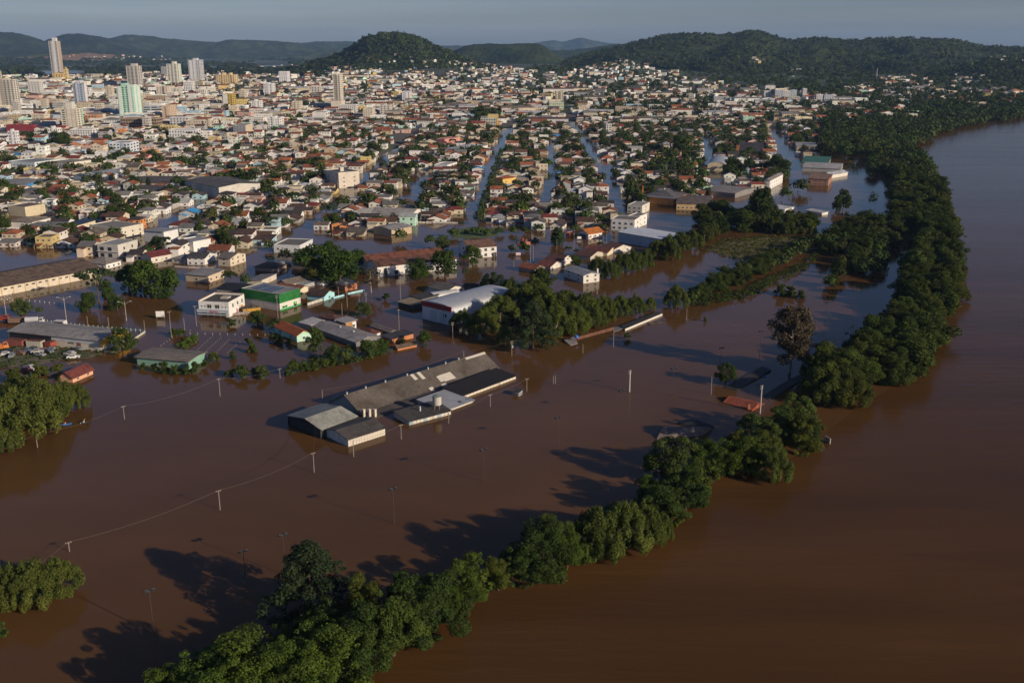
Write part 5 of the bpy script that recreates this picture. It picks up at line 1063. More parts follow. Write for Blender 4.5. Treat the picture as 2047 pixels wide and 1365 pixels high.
fill_poly([(1470, 466), (1560, 468), (1620, 472), (1650, 465), (1610, 450), (1520, 436), (1470, 440)], 9.0, ['bank', 'leafy', 'willow'], (7, 12), 7, (.72, .78, .62))
fill_poly([(1385, 490), (1445, 470), (1480, 440), (1440, 425), (1400, 445)], 9.0, ['willow', 'bank', 'leafy'], (8, 12), 8, (.74, .8, .66))
fill_poly([(1640, 312), (1760, 325), (1825, 302), (1840, 274), (1880, 256), (1870, 250), (1760, 262), (1640, 280)], 13.0, ['bank', 'leafy'], (8, 13), 9, (.8, .82, .64))
fill_poly([(1740, 350), (1785, 365), (1790, 320), (1740, 322)], 11.0, ['bank', 'leafy'], (7, 11), 10, (.72, .76, .6))
for a in [(1510, 440, 385, .8), (1522, 452, 372, .8), (1535, 445, 400, .9)]: T('leafy', *a, tint=(.6, .65, .55))
for a in [(1685, 420, 378, .75), (1672, 424, 392, .7), (1744, 414, 385, .7)]: T('leafy', *a, tint=(.6, .65, .6))
T('leafy', 1555, 345, 308, 1.5, tint=(.7, .75, .65)); T('leafy', 1465, 350, 318, 1.6, tint=(.55, .62, .55)); T('leafy', 1600, 385, 360, 1.5); T('leafy', 1570, 400, 375, 1.2)
# trees of the flooded town
T('leafy', 290, 590, 522, 1.2, tint=(1.1, 1.2, .9), label='big bright green broadleaf tree by the flooded square', lm='big bright square tree'); T('leafy', 325, 592, 528, 1.15, tint=(1.0, 1.15, .85)); T('leafy', 258, 580, 530, 1.1, tint=(.85, .95, .8))
T('araucaria', 198, 604, 535, 1.1, label='flat topped dark araucaria beside the big bright square tree', lm='flat topped araucaria')
for a in [(175, 622, 577, .9), (235, 620, 585, .9), (215, 600, 560, .8)]: T('leafy', *a, tint=(.8, .85, .75))
for a in [(40, 630, 596, 1.0), (59, 630, 603, .8), (80, 628, 613, 1.0)]: T('leafy', *a)
T('leafy', 245, 705, 655, 1.0, label='bushy green tree at the right end of the container yard shed')
T('leafy', 640, 560, 490, 1.3, tint=(.85, 1, .75)); T('leafy', 680, 565, 488, 1.2, tint=(.85, 1, .75), label='big spreading tree before the dark roofed hall', lm='big spreading tree'); T('leafy', 608, 528, 488, 1.2, tint=(.7, .8, .65)); T('leafy', 720, 535, 497, 1.3, tint=(.8, .95, .7)); T('leafy', 665, 520, 480, 1.3, tint=(.8, .95, .7))
T('leafy', 632, 566, 525, 1.3, tint=(1.3, .95, .7)); T('bare', 742, 585, 532, 1.1, label='bare brownish tree left of the long brown tiled hall', lm='bare brownish tree')
T('leafy', 835, 560, 515, 1.0, tint=(.9, 1, .8)); T('leafy', 890, 553, 498, 1.25, tint=(.8, .95, .7)); T('leafy', 945, 530, 490, 1.1, tint=(.85, .95, .75)); T('leafy', 885, 500, 468, 1.1); T('leafy', 930, 552, 534, .8)
T('bush', 1023, 504, 488, 1.2, tint=(1, 1, .8)); T('bush', 1050, 504, 484, 1.2); T('cypress', 1114, 490, 450, 1.7, tint=(.8, .85, .7))
T('palm', 1135, 512, 490, .9); T('palm', 1200, 500, 481, .9); T('palm', 1152, 512, 496, .9); T('palm', 460, 578, 538, .95, label='tall feathery palm behind the black ribbed shed', lm='tall feathery palm'); T('leafy', 491, 573, 546, .9)
T('leafy', 727, 632, 604, 1.1, label='young round tree in the water right of the timber clad house'); T('leafy', 515, 650, 620, 1.2); T('leafy', 550, 660, 637, 1.4, tint=(.6, .65, .6)); T('bush', 463, 652, 636, 1.2); T('leafy', 632, 705, 655, .8); T('leafy', 668, 722, 685, .9); T('leafy', 700, 708, 690, 1.2)
for a in [(740, 710, 672, 1.1), (765, 706, 675, 1.0), (740, 718, 700, 1.2), (690, 722, 700, 1.2), (660, 722, 698, 1.0), (848, 692, 662, 1.1)]: T('leafy', *a, tint=(.9, 1, .8))
for a in [(485, 755, 730, 1.4), (460, 753, 736, 1.3), (525, 755, 728, 1.0), (510, 750, 732, 1.2), (590, 745, 718, 1.2), (610, 742, 722, 1.2), (575, 750, 733, 1.2), (628, 738, 722, 1.2), (648, 732, 715, 1.2), (700, 728, 714, 1.2), (330, 745, 720, .9), (350, 748, 728, 1.2), (310, 742, 726, 1.3), (285, 738, 725, 1.3), (372, 748, 730, 1.1), (390, 745, 722, 1.0), (410, 735, 718, 1.0), (465, 718, 700, .9), (505, 705, 685, 1.2), (498, 692, 672, .9), (560, 686, 668, 1.0), (578, 688, 674, 1.0), (545, 682, 665, 1.0), (350, 672, 655, 1.5), (365, 670, 656, 1.2), (805, 690, 675, .8), (772, 600, 585, 1.2)]: T('bush', *a)
T('willow', 428, 722, 698, 1.0); T('leafy', 270, 692, 675, 1.0)
for a in [(843, 425, 398, 1.3), (800, 485, 458, 1.1), (860, 490, 470, 1.2), (570, 520, 498, 1.3), (540, 500, 480, 1.2), (665, 430, 402, .8), (650, 430, 405, .8), (720, 405, 385, 1.2), (560, 395, 375, 1.5), (180, 500, 468, .9), (313, 502, 470, .85), (270, 500, 478, 1.1), (470, 360, 340, 1.6), (440, 365, 345, 1.6), (490, 362, 345, 1.4), (620, 340, 318, 1.6), (640, 345, 322, 1.5), (27, 420, 404, 1.2), (230, 405, 385, 1.2), (200, 395, 372, .9), (120, 300, 262, 1.4), (105, 285, 255, 1.2), (960, 245, 212, 1.4), (985, 240, 215, 1.4), (975, 290, 262, 1.2), (1365, 310, 262, 1.0), (1345, 320, 300, 1.6), (1330, 340, 315, 1.6), (1370, 345, 318, 1.6)]: T('leafy', *a)
T('cypress', 175, 505, 460, 1.6, tint=(.8, .9, .7), label='dark conical tree beside the unfinished grey house')
for k in range(20):          # palms and small trees lining the wide flooded street
    t = k / 19; T('palm' if k % 2 else 'leafy', 957 + 45 * t + rr.uniform(-3, 3), 450 - 140 * t, 450 - 140 * t - 26 + 12 * t, .9)
for px, py in [(905, 475), (930, 472), (950, 468), (975, 472), (1000, 470), (1025, 468), (1048, 470), (1075, 462), (1205, 460), (1150, 462)]: T('leafy', px + rr.uniform(-4, 4), py + rr.uniform(-3, 3), py - rr.uniform(12, 20), 1.5, tint=(.95, .95, .75))
# ------------------------------------------------------------------ the rest of the town
from mathutils.bvhtree import BVHTree
def world_bvh(names):
    vs, fs = [], []
    for o in bpy.data.objects:
        if o.type == 'MESH' and o.parent is None and o.name.split('.')[0] in names:
            k = len(vs); vs += [v.co.copy() for v in o.data.vertices]; fs += [tuple(i + k for i in p.vertices) for p in o.data.polygons]
    return BVHTree.FromPolygons(vs, fs)
BVH = world_bvh(('ground', 'hill'))
def hit(px, py):
    d = Vector(ray(px, py)).normalized(); q = BVH.ray_cast(Vector((0, 0, CAMH)), d)
    return q[0]

STREETS = [([(455, 560), (500, 530), (560, 490), (640, 430), (700, 380), (765, 320), (805, 285), (840, 262)], 5.6), ([(935, 465), (960, 400), (985, 330), (1005, 280), (1018, 250)], 5.8), ([(1252, 455), (1225, 370), (1185, 310), (1160, 270), (1135, 232), (1118, 210)], 4.4),
           ([(1085, 410), (1098, 370), (1104, 285)], 3.4), ([(1440, 375), (1415, 310), (1410, 270)], 3.8), ([(1605, 372), (1575, 320), (1550, 265), (1538, 245)], 6.2), ([(55, 438), (105, 417), (170, 397), (240, 385)], 5), ([(240, 505), (275, 475), (320, 455), (370, 425), (405, 402)], 4.4), ([(795, 412), (830, 375), (850, 345)], 5),
           ([(690, 395), (770, 392), (860, 395)], 3.5), ([(1085, 395), (1250, 398)], 3), ([(-20, 445), (60, 440)], 4), ([(480, 420), (560, 395), (650, 380)], 3)]
STW = [([(P(*q).x, P(*q).y) for q in pl], w_) for pl, w_ in STREETS]
def on_street(x, y, m=0.0):
    for pl, w_ in STW:
        for a, b_ in zip(pl, pl[1:]):
            if seg_dist(x, y, a, b_) < w_ + m: return True
    return False
ZONE = [(-60, 508), (120, 503), (180, 508), (250, 522), (430, 528), (500, 492), (560, 482), (600, 474), (700, 468), (745, 474), (800, 480), (835, 442), (930, 448), (1010, 448), (1100, 462), (1220, 448), (1245, 424), (1290, 420), (1400, 402), (1500, 384), (1555, 372), (1600, 352), (1640, 300), (1690, 280), (1700, 225), (-100, 225)]
GREENS = [[(888, 462), (940, 452), (1000, 456), (1004, 472), (960, 478), (900, 478)], [(1195, 428), (1245, 424), (1250, 434), (1200, 436)], [(1215, 322), (1275, 318), (1280, 330), (1220, 332)], [(755, 275), (800, 271), (806, 282), (760, 284)]]
RC = [(R_BROWN, 'dark brown', 22), (R_DARK, 'blackish', 12), (R_TERRA, 'terracotta', 25), (R_RED, 'dark red', 10), (R_GREY, 'grey', 14), (R_LIGHT, 'pale grey', 7), (R_OLD, 'weathered brown', 11)]
WC = [(WHITE, 'white', 40), (OFFW, 'off white', 18), (CREAM, 'cream', 18), (BEIGE, 'beige', 12), (GREY, 'grey', 7), (PINK, 'pink', 4), (YEL, 'yellow', 2), (LBLUE, 'light blue', 4), (MINT, 'mint green', 3), (ORANGE, 'orange', 1.2), (TAN, 'tan', 4)]
def pick(r, tab):
    k = r.random() * sum(t[2] for t in tab)
    for t in tab:
        k -= t[2]
        if k < 0: return t
    return tab[-1]
def vary(r, c, a=.12):
    s = r.uniform(1 - a, 1 + a); return tuple(min(.78, v * s * r.uniform(.97, 1.03)) for v in c)

LOTS = []
r = random.Random(21)
t_ = 400.0; row = 0
while t_ < 1330:
    step = r.uniform(11.0, 13.2) if t_ < 900 else r.uniform(12, 16)
    s_ = -560.0 - r.random() * 10
    while s_ < 640:
        wd = r.uniform(8.4, 11.8) if t_ < 800 else r.uniform(9, 13.5)
        x, y = s_ + .026 * t_ + r.uniform(-1, 1), t_ + r.uniform(-2.0, 2.0); s_ += wd
        px, py = proj(x, y, 0)
        if px < -90 or px > 2100 or not inpoly(px, py, ZONE): continue
        if on_street(x, y, 3.9) or taken(x, y, 3.9) or any(inpoly(px, py, g) for g in GREENS): continue
        right = sstep(900, 1500, px)
        if r.random() < .10 + .26 * right + .05 * sstep(700, 1000, y):
            LOTS.append(('tree', x, y)); continue
        if r.random() < .05: LOTS.append(('bush', x, y)); continue
        LOTS.append(('house', x, y, wd, step))
        if r.random() < .42 + .3 * right: LOTS.append(('tree', x + r.uniform(-6, 6), y + step * .55))
    t_ += step; row += 1
    if row % 4 == 0: t_ += r.uniform(5, 9)

class Stuff:
    """many far houses merged into one mesh"""
    def __init__(s): s.mb = MB()
    def add(s, x, y, z, an, L, W, H, roof, rh, wc, rc, win=True, r=random):
        wb, rb = walls_and_roof(L, W, H, roof, rh, base=-4, o=.35); ca, sa = math.cos(an), math.sin(an)
        def tr(p): return (x + p[0] * ca - p[1] * sa, y + p[0] * sa + p[1] * ca, z + p[2])
        for b_, c in ((wb, wc), (rb, rc)):
            for f in b_.f: s.mb.face([tr(b_.v[i]) for i in f], 0, c)
        if win:
            nf = max(1, int((H + .4) / 2.9)); dk = (.06, .06, .065)
            for f in range(nf):
                z0 = H - 2.1 - 2.9 * f
                if z0 < .2: z0 = .3
                for side, ln in (('f', L), ('r', W) if x < 90 else ('l', W)):
                    n = max(1, int(ln / (3.2 if H < 8 else 2.8)))
                    for k in range(n):
                        if r.random() < .2: continue
                        c0 = -ln / 2 + ln * (k + .5) / n; a = .55 if H < 8 else .7; h_ = 1.0
                        if side == 'f': q = [(c0 - a, -W / 2 - .06, z0), (c0 + a, -W / 2 - .06, z0), (c0 + a, -W / 2 - .06, z0 + h_), (c0 - a, -W / 2 - .06, z0 + h_)]
                        elif side == 'r': q = [(L / 2 + .06, c0 - a, z0), (L / 2 + .06, c0 + a, z0), (L / 2 + .06, c0 + a, z0 + h_), (L / 2 + .06, c0 - a, z0 + h_)]
                        else: q = [(-L / 2 - .06, c0 + a, z0), (-L / 2 - .06, c0 - a, z0), (-L / 2 - .06, c0 - a, z0 + h_), (-L / 2 - .06, c0 + a, z0 + h_)]
                        s.mb.face([tr(p) for p in q], 0, dk)
houses = sorted([l_ for l_ in LOTS if l_[0] == 'house'], key=lambda l_: l_[2] ** 2 + l_[1] ** 2)
ROOFW = {'gabley': 'gabled', 'gablex': 'low pitched', 'hip': 'hipped', 'flat': 'flat', 'shed': 'sloping'}
NIND = 262
stuff = Stuff()
for i, (_, x, y, wd, dp) in enumerate(houses):
    px = proj(x, y, 0)[0]; z = max(0.0, gz(x, y)); town = sstep(800, 1100, y) * sstep(760, 480, px)
    L = wd - r.uniform(.4, 2.2); W = min(dp - r.uniform(.8, 3.8), r.uniform(7, 13)); q = r.random(); two = r.random() < .26 + .35 * town
    roof = 'gabley' if q < .36 - .2 * town else ('gablex' if q < .62 - .3 * town else ('hip' if q < .78 - .35 * town else ('shed' if q < .86 - .3 * town else 'flat')))
    H = (r.uniform(4.7, 5.8) if two else r.uniform(2.2, 3.3)) + (0 if z <= 0 else .5) + (r.choice([0, 0, 3, 5]) if r.random() < town * .6 else 0)
    rh = .4 if roof == 'flat' else (L if roof == 'gabley' else W) * r.uniform(.13, .2); rh = max(.35, rh) if roof != 'shed' else r.uniform(.4, 1.0)
    rc, rn, _k = pick(r, RC); wc, wn, _k = pick(r, WC)
    if roof == 'flat': rc, rn = ((.30, .28, .26), 'grey') if r.random() < .6 else ((.17, .15, .14), 'dark grey')
    if r.random() < .005 and i > 5: rc, rn = (.05, .28, .55), 'bright blue'
    rc, wc = vary(r, rc, .22), vary(r, wc); an = -.026 + r.uniform(-.05, .05) + (math.pi / 2 * 0)
    if i < NIND:
        rows = [.5, H - 1.9] if H > 4 else [.6]
        fc = 'fr' if px < 1075 else 'fl'
        e = house_at('house', (x, y, z), an, L, W, H, roof, rh, wc, rc, rows=rows, wcols=(r.choice([2, 2, 3]), r.choice([1, 2, 2])), wsize=(r.uniform(1.0, 1.5), r.uniform(.8, 1.1)), faces=fc, mesh=r.choice([WIN, DWIN]), o=r.uniform(.35, .7), door=(r.uniform(-.3, .3) * L, (.2, .1, .06)) if r.random() < .5 else None)
        if r.random() < .45:      # lean-to or veranda
            mb = MB(); sx = r.choice([-1, 1]); w2 = L * r.uniform(.35, .6); h2 = min(H - .3, 2.3); x0 = -L / 2 if sx < 0 else L / 2 - w2
            mb.prism([(-W / 2 - 2.6, h2 - .5), (-W / 2 - .02, h2), (-W / 2 - .02, h2 + .1), (-W / 2 - 2.6, h2 - .4)], x0, x0 + w2, 'x'); lt = mb.build('lean_to', M['sheet'], e, vary(r, pick(r, RC)[0], .2))
            mb = MB()
            for xx in (x0 + .15, x0 + w2 - .15): mb.box(xx - .08, xx + .08, -W / 2 - 2.5, -W / 2 - 2.34, -2, h2 - .5); mb.build('post', M['plain'], lt, wc); mb = MB()
        if r.random() < .5:       # back wing under its own roof
            w2, d2, h2 = L * r.uniform(.4, .6), W * r.uniform(.3, .45), H * r.uniform(.65, .85); sx = r.choice([-1, 1]); k_ = 'gabley' if r.random() < .6 else 'shed'
            wb, rb = walls_and_roof(w2, d2, h2, k_, w2 * .15 if k_ == 'gabley' else .4, o=.3); wg = wb.build('wing', M['wall'], e, vary(r, wc, .1)); rr_ = rb.build('wing_roof', M['tiley' if rc[0] > 1.5 * rc[2] else 'sheety'], wg, vary(r, rc if r.random() < .5 else pick(r, RC)[0], .2)); wg.location = (sx * (L - w2) * .45, -W / 2 - d2 / 2 + .15, 0)
        if r.random() < .3:
            mb = MB(); xx, yy = r.uniform(-.3, .3) * L, r.uniform(-.1, .3) * W; mb.box(xx - .3, xx + .3, yy - .3, yy + .3, H - .2, H + rh + r.uniform(.5, 1.1)); mb.build('chimney', M['wall'], e, vary(r, wc))
        e['category'] = 'house'; e['group'] = 'houses of the flooded town'
        pend(e, f"{'two storey ' if H > 4 else ''}{wn} house, {rn} {ROOFW[roof]} roof", x, y)
    else:
        stuff.add(x, y, z, an, L, W, H, roof, rh, wc, rc, r=r)
        if r.random() < .6: stuff.add(x + r.uniform(-3, 3), y - W / 2 - 1.6, z, an, r.uniform(3, 6), r.uniform(3, 4.5), r.uniform(1.8, 2.8), r.choice(['shed', 'gabley', 'flat']), .5, vary(r, pick(r, WC)[0]), vary(r, pick(r, RC)[0]), win=False)
print('houses', len(houses))

# the far town up to the hills
TOWN_A = [(-60, 262), (-60, 158), (20, 152), (70, 152), (150, 150), (300, 143), (450, 137), (560, 131), (640, 131), (700, 136), (790, 142), (860, 134), (905, 124), (960, 128), (1030, 138), (1110, 150), (1150, 141), (1200, 127), (1240, 119), (1300, 131), (1370, 150), (1450, 168), (1530, 172), (1600, 184), (1680, 196), (1760, 205), (1840, 220), (1830, 232), (1720, 240), (1690, 266), (1560, 262)]
TOWN_B = [(1690, 192), (1700, 172), (1760, 158), (1830, 152), (1870, 166), (1920, 178), (2060, 182), (2060, 216), (1950, 220), (1850, 214), (1760, 203)]
SPECK = [[(680, 130), (700, 117), (760, 112), (820, 106), (890, 118), (900, 130)], [(1490, 128), (1500, 116), (1525, 118), (1530, 126)], [(1560, 152), (1570, 138), (1620, 146), (1600, 158)], [(1890, 168), (1900, 150), (1960, 152), (1990, 165)], [(1940, 122), (1950, 112), (2047, 118), (2047, 122)], [(20, 112), (300, 110), (420, 120), (300, 122)]]
rr = random.Random(77)
far_trees = []
def far_house(px, py, dens=1.0):
    q = hit(px, py)
    if q is None or q.y < 1200 or taken(q.x, q.y, 5) or on_street(q.x, q.y, 5): return
    cen = sstep(620, 300, px) * sstep(2600, 1400, q.y)
    big = rr.random() < .12 + .34 * cen
    L = rr.uniform(12, 24) if big else rr.uniform(6.5, 11.5); W = rr.uniform(10, 16) if big else rr.uniform(7, 11)
    H = rr.choice([3, 3, 3.4, 6, 6]) if not big else rr.choice([4, 6, 6, 9, 12] if cen > .2 else [4, 6, 6, 9])
    g = rr.random(); roof = 'flat' if g < .25 + .35 * cen + .2 * big else ('gabley' if g < .55 else ('gablex' if g < .85 else 'hip'))
    rc = vary(rr, pick(rr, RC)[0], .25) if roof != 'flat' else vary(rr, (.30, .28, .26), .3)
    stuff.add(q.x, q.y, q.z - .3, rr.uniform(-.5, .5) if q.y > 1800 else rr.uniform(-.15, .15), L, W, H, roof, .6 if roof == 'flat' else min(L, W) * .17, vary(rr, pick(rr, WC)[0], .15), rc, win=q.y < 2300, r=rr)
n_far = 0
while n_far < 8200:
    px, py = rr.uniform(-60, 1860), 118 + 146 * rr.random() ** 1.0
    if not inpoly(px, py, TOWN_A): continue
    n_far += 1
    dens = 1.0 - .45 * sstep(800, 1400, px) - .1 * sstep(250, 200, py)
    if noise.noise((px * .02, py * .06, 4)) > .18 + .25 * dens: continue
    if rr.random() < dens: far_house(px, py)
for k in range(900):
    px, py = rr.uniform(1680, 2060), rr.uniform(150, 222)
    if inpoly(px, py, TOWN_B) and noise.noise((px * .03, py * .08, 8)) > -.12: far_house(px, py)
for pl, n_ in zip(SPECK, (16, 8, 12, 34, 10, 26)):
    x0, x1 = min(p[0] for p in pl), max(p[0] for p in pl); y0, y1 = min(p[1] for p in pl), max(p[1] for p in pl); k = 0
    for _k in range(4000):
        px, py = rr.uniform(x0, x1), rr.uniform(y0, y1)
        if inpoly(px, py, pl): far_house(px, py); k += 1
        if k >= n_: break
for k in range(260):
    px, py = rr.uniform(1640, 1850), rr.uniform(218, 285)
    if inpoly(px, py, [(1640, 285), (1690, 215), (1850, 220), (1800, 262), (1700, 290)]): far_house(px, py)
# far long halls between the houses
for k in range(110):
    px, py = rr.uniform(-40, 1700), rr.uniform(150, 255)
    if inpoly(px, py, TOWN_A):
        q = hit(px, py)
        if q and not taken(q.x, q.y, 14): stuff.add(q.x, q.y, q.z, rr.uniform(-.15, .15), rr.uniform(26, 50), rr.uniform(14, 22), rr.uniform(5, 8), 'gablex', 2.0, vary(rr, rr.choice([WHITE, GREY, CREAM, OFFW])), vary(rr, rr.choice([R_LIGHT, R_GREY, R_OLD, R_TERRA])), win=False)
o_ = stuff.mb.build('distant_houses', M['face']); tag(o_, 'hundreds of small houses of the town stretching to the hills', 'houses', kind='stuff')

# trees of the lots
for l_ in LOTS:
    if l_[0] == 'house' or on_street(l_[1], l_[2], .5): continue
    x, y = l_[1], l_[2]
    if l_[0] == 'bush': Tm('bush', x, y, r.uniform(2, 3.5), 1.4, (1, 1, .9))
    else:
        q = r.random(); s = r.uniform(.6, 1.05) ; Tm('leafy' if q < .84 else ('palm' if q < .90 else ('cypress' if q < .95 else 'araucaria')), x, y, r.uniform(5, 9.5) * (1.15 if q > .9 else 1), r.uniform(.9, 1.5) if q < .84 else 1.1, (s, s, s * .85))

counts = {}; merged = []
CAP = {'broadleaf_tree': 296, 'shrub': 120, 'willow_tree': 150, 'palm_tree': 40, 'cypress_tree': 25, 'araucaria_tree': 20}
TREES.sort(key=lambda t: -(t[4] * (1000 if t[7] else 1)) / math.hypot(t[1], t[2]))
for i, (kind, x, y, z, h, wf, tint, label) in enumerate(TREES):
    nm = TNAME[kind]; counts[nm] = counts.get(nm, 0) + 1
    if counts[nm] > CAP.get(nm, 99): merged.append((x, y, z, h, wf, tint)); continue
    e = empty(nm, (x, y, z), 0); rz = r.random() * 6.283; tint = tint or (1, 1, 1); sv = r.uniform(.85, 1.15); tint = tuple(min(1.6, c * sv) for c in tint)
    c = link('crown', r.choice(CROWN[kind]), e, tint, rz=rz); c.scale = (h * wf, h * wf, h)
    t = link('trunk', r.choice(TR[TKIND[kind]]), e, rz=rz); k_ = .72 if kind in ('willow', 'bank') else 1.0; t.scale = (h * wf * k_, h * wf * k_, h * k_)
    e['category'] = {'shrub': 'shrub', 'willow_tree': 'willow', 'palm_tree': 'palm', 'pine_tree': 'pine'}.get(nm, 'tree')
    if nm in GROUPS: e['group'] = GROUPS[nm]
    if label: e['label'] = label
    else:
        size = 'tall' if h > 10 else ('small' if h < 5.5 else 'medium'); tone = 'dark' if sum(tint) < 2.35 else ('bright' if sum(tint) > 3.05 else 'mid green')
        what = {'broadleaf_tree': 'bushy tree', 'willow_tree': 'drooping willow', 'shrub': 'shrub', 'palm_tree': 'palm', 'cypress_tree': 'narrow dark tree', 'araucaria_tree': 'flat topped araucaria', 'pine_tree': 'pine', 'bare_tree': 'bare tree', 'eucalyptus_tree': 'eucalyptus'}[nm]
        pend(e, f'{size} {tone} {what}', x, y)
print('trees', counts, len(merged))

def leaf_cloud(name, items, k, leaf, label, cat, seed=5, flat=.8):
    """items: (x, y, z of the base, height, radius, tint); k leaf clumps per crown"""
    rng = np.random.default_rng(seed); A = np.array([it[:5] for it in items]); n = len(A); tint = np.array([it[5] for it in items])
    d = rng.normal(size=(n, k, 3)); d[:, :, 2] = np.abs(d[:, :, 2]) * 1.1 - .35; d /= np.linalg.norm(d, axis=2, keepdims=True)
    lob = 1 + .28 * np.sin(d[:, :, 0] * 5 + A[:, None, 0]) * np.sin(d[:, :, 1] * 5 + A[:, None, 1])
    R_ = A[:, None, 4] * (.6 + .45 * rng.random((n, k))) * lob
    p = np.stack([A[:, None, 0] + d[:, :, 0] * R_, A[:, None, 1] + d[:, :, 1] * R_, A[:, None, 2] + A[:, None, 3] * .52 + d[:, :, 2] * R_ / A[:, None, 4] * A[:, None, 3] * .5 * flat / .8], 2).reshape(-1, 3)
    size = np.repeat(A[:, 4] * leaf, k)
    V, Q = leaf_quads(rng, p, d.reshape(-1, 3) + np.array([0, 0, .3]), size, jit=.5)
    me = np_mesh(name, V, Q, [M['leaf_stuff']], np.repeat(tint, k, 0)); return tag(link(name, me), label, cat, kind='stuff')
def tnt(a=.6, b_=1.1): s = r.uniform(a, b_); return (s, s * r.uniform(.95, 1.05), s * r.uniform(.75, 1.0))
items = [(x, y, z, h, h * .45 * wf, tnt() if not t else tuple(c * r.uniform(.85, 1.1) for c in t)) for x, y, z, h, wf, t in merged]
if items: leaf_cloud('town_trees', items, 230, .30, 'mass of broadleaf trees between the farther houses', 'trees', 1)
items = []
for k in range(5200):
    px, py = r.uniform(-60, 2070), r.uniform(118, 258)
    if not (inpoly(px, py, TOWN_A) or inpoly(px, py, TOWN_B)): continue
    right = sstep(700, 1400, px)
    if r.random() > .46 + .54 * right + (.3 if noise.noise((px * .02, py * .06, 4)) > .2 else 0): continue
    q = hit(px, py)
    if q and not taken(q.x, q.y, 4) and not on_street(q.x, q.y, 3): items.append((q.x, q.y, q.z - 1, r.uniform(6, 11), r.uniform(3.5, 6.5), tnt(.5, .95)))
# the shore woods far right
for k in range(2300):
    px, py = r.uniform(1640, 2090), r.uniform(196, 290)
    if not inpoly(px, py, [(1640, 290), (1650, 240), (1760, 222), (1860, 214), (1960, 212), (2090, 200), (2090, 232), (1950, 250), (1862, 272), (1840, 290)]): continue
    q = P(px, py); items.append((q.x, q.y, max(0, gz(q.x, q.y)) - 1, r.uniform(8, 14), r.uniform(5, 8), tnt(.5, .85)))
for k in range(2600):
    px, py = r.uniform(1050, 2080), r.uniform(128, 206)
    if inpoly(px, py, TOWN_A) or (inpoly(px, py, TOWN_B) and r.random() < .6): continue
    q = hit(px, py)
    if q is None or q.y > 3600 or q.y < 1500: continue
    items.append((q.x, q.y, q.z - 1.5, r.uniform(8, 13), r.uniform(5, 8), tnt(.5, .9)))
leaf_cloud('far_town_trees', items, 46, .52, 'trees scattered through the far town below the hills', 'trees', 2)
items = []
for key, n_, lo in (('cone', 3600, 22), ('ridge', 9500, 8), ('spur', 2600, 4), ('foot', 2400, 8)):
    Vv = HILLV[key]
    for k in range(n_):
        x, y, z = Vv[r.randrange(len(Vv))]
        if z < lo - 8: continue
        a = r.uniform(.45, 1.0) * (1 + .35 * noise.noise((x / 120, y / 120, 3))); items.append((x + r.uniform(-6, 6), y + r.uniform(-6, 6), z - 3, r.uniform(9, 15), r.uniform(5, 9), (a, a * r.uniform(.92, 1.05), a * .85)))
leaf_cloud('hill_trees', items, 13, .95, 'tree crowns of the forest covering the hills', 'forest', 3)
items = []
for k in range(2600):
    px, py = r.uniform(-60, 700), r.uniform(119, 152); q = hit(px, py)
    if q is None or q.y < 3300 or noise.noise((px * .012, py * .16, 2)) < -.02: continue
    if any(inpoly(px, py, w_) for w_ in ([(45, 150), (90, 140), (180, 140), (180, 148)], [(268, 139), (330, 133), (342, 139)])): continue
    items.append((q.x, q.y, q.z - 2, r.uniform(12, 20), r.uniform(9, 16), tnt(.35, .6)))
if items: leaf_cloud('plain_woods', items, 13, .95, 'dark woods on the river plain behind the town', 'forest', 4, .6)
# ------------------------------------------------------------------ poles, lamps, wires
def up(px, py, ty):
    p = P(px, py); return p, height(p.x, p.y, 0, ty)
POLE_TOP = {}
def utility_pole(px, py, ty, label, arm=1, rz=0.6, thick=.115, trafo=False, col=(.27, .235, .195)):
    p, h = up(px, py, ty); e = empty('utility_pole', p, rz); tag(e, label, 'utility pole', 'utility poles in the flood')
    mb = MB(); mb.tube([(0, 0, -3), (0, 0, h)], [thick * 1.15, thick * .8], 8); mb.build('pole', M['concrete'], e, col)
    for k in range(arm):
        z = h - .35 - .7 * k; mb = MB(); mb.box(-.6, .6, -.05, .05, z, z + .1); a = mb.build('crossarm', M['plain'], e, (.25, .21, .17))
        for x in (-.5, .5):
            mb = MB(); mb.tube([(x, 0, z + .1), (x, 0, z + .18), (x, 0, z + .28)], [.05, .08, .04], 6); mb.build('insulator', M['plain'], a, (.45, .42, .4))
    if trafo:
        mb = MB(); mb.tube([(.35, .1, h - 2.6), (.35, .1, h - 1.7)], .28, 10); mb.build('transformer', M['metal'], e, (.4, .4, .4))
    POLE_TOP[(px, py)] = Vector((p.x, p.y, h - .1)); return e
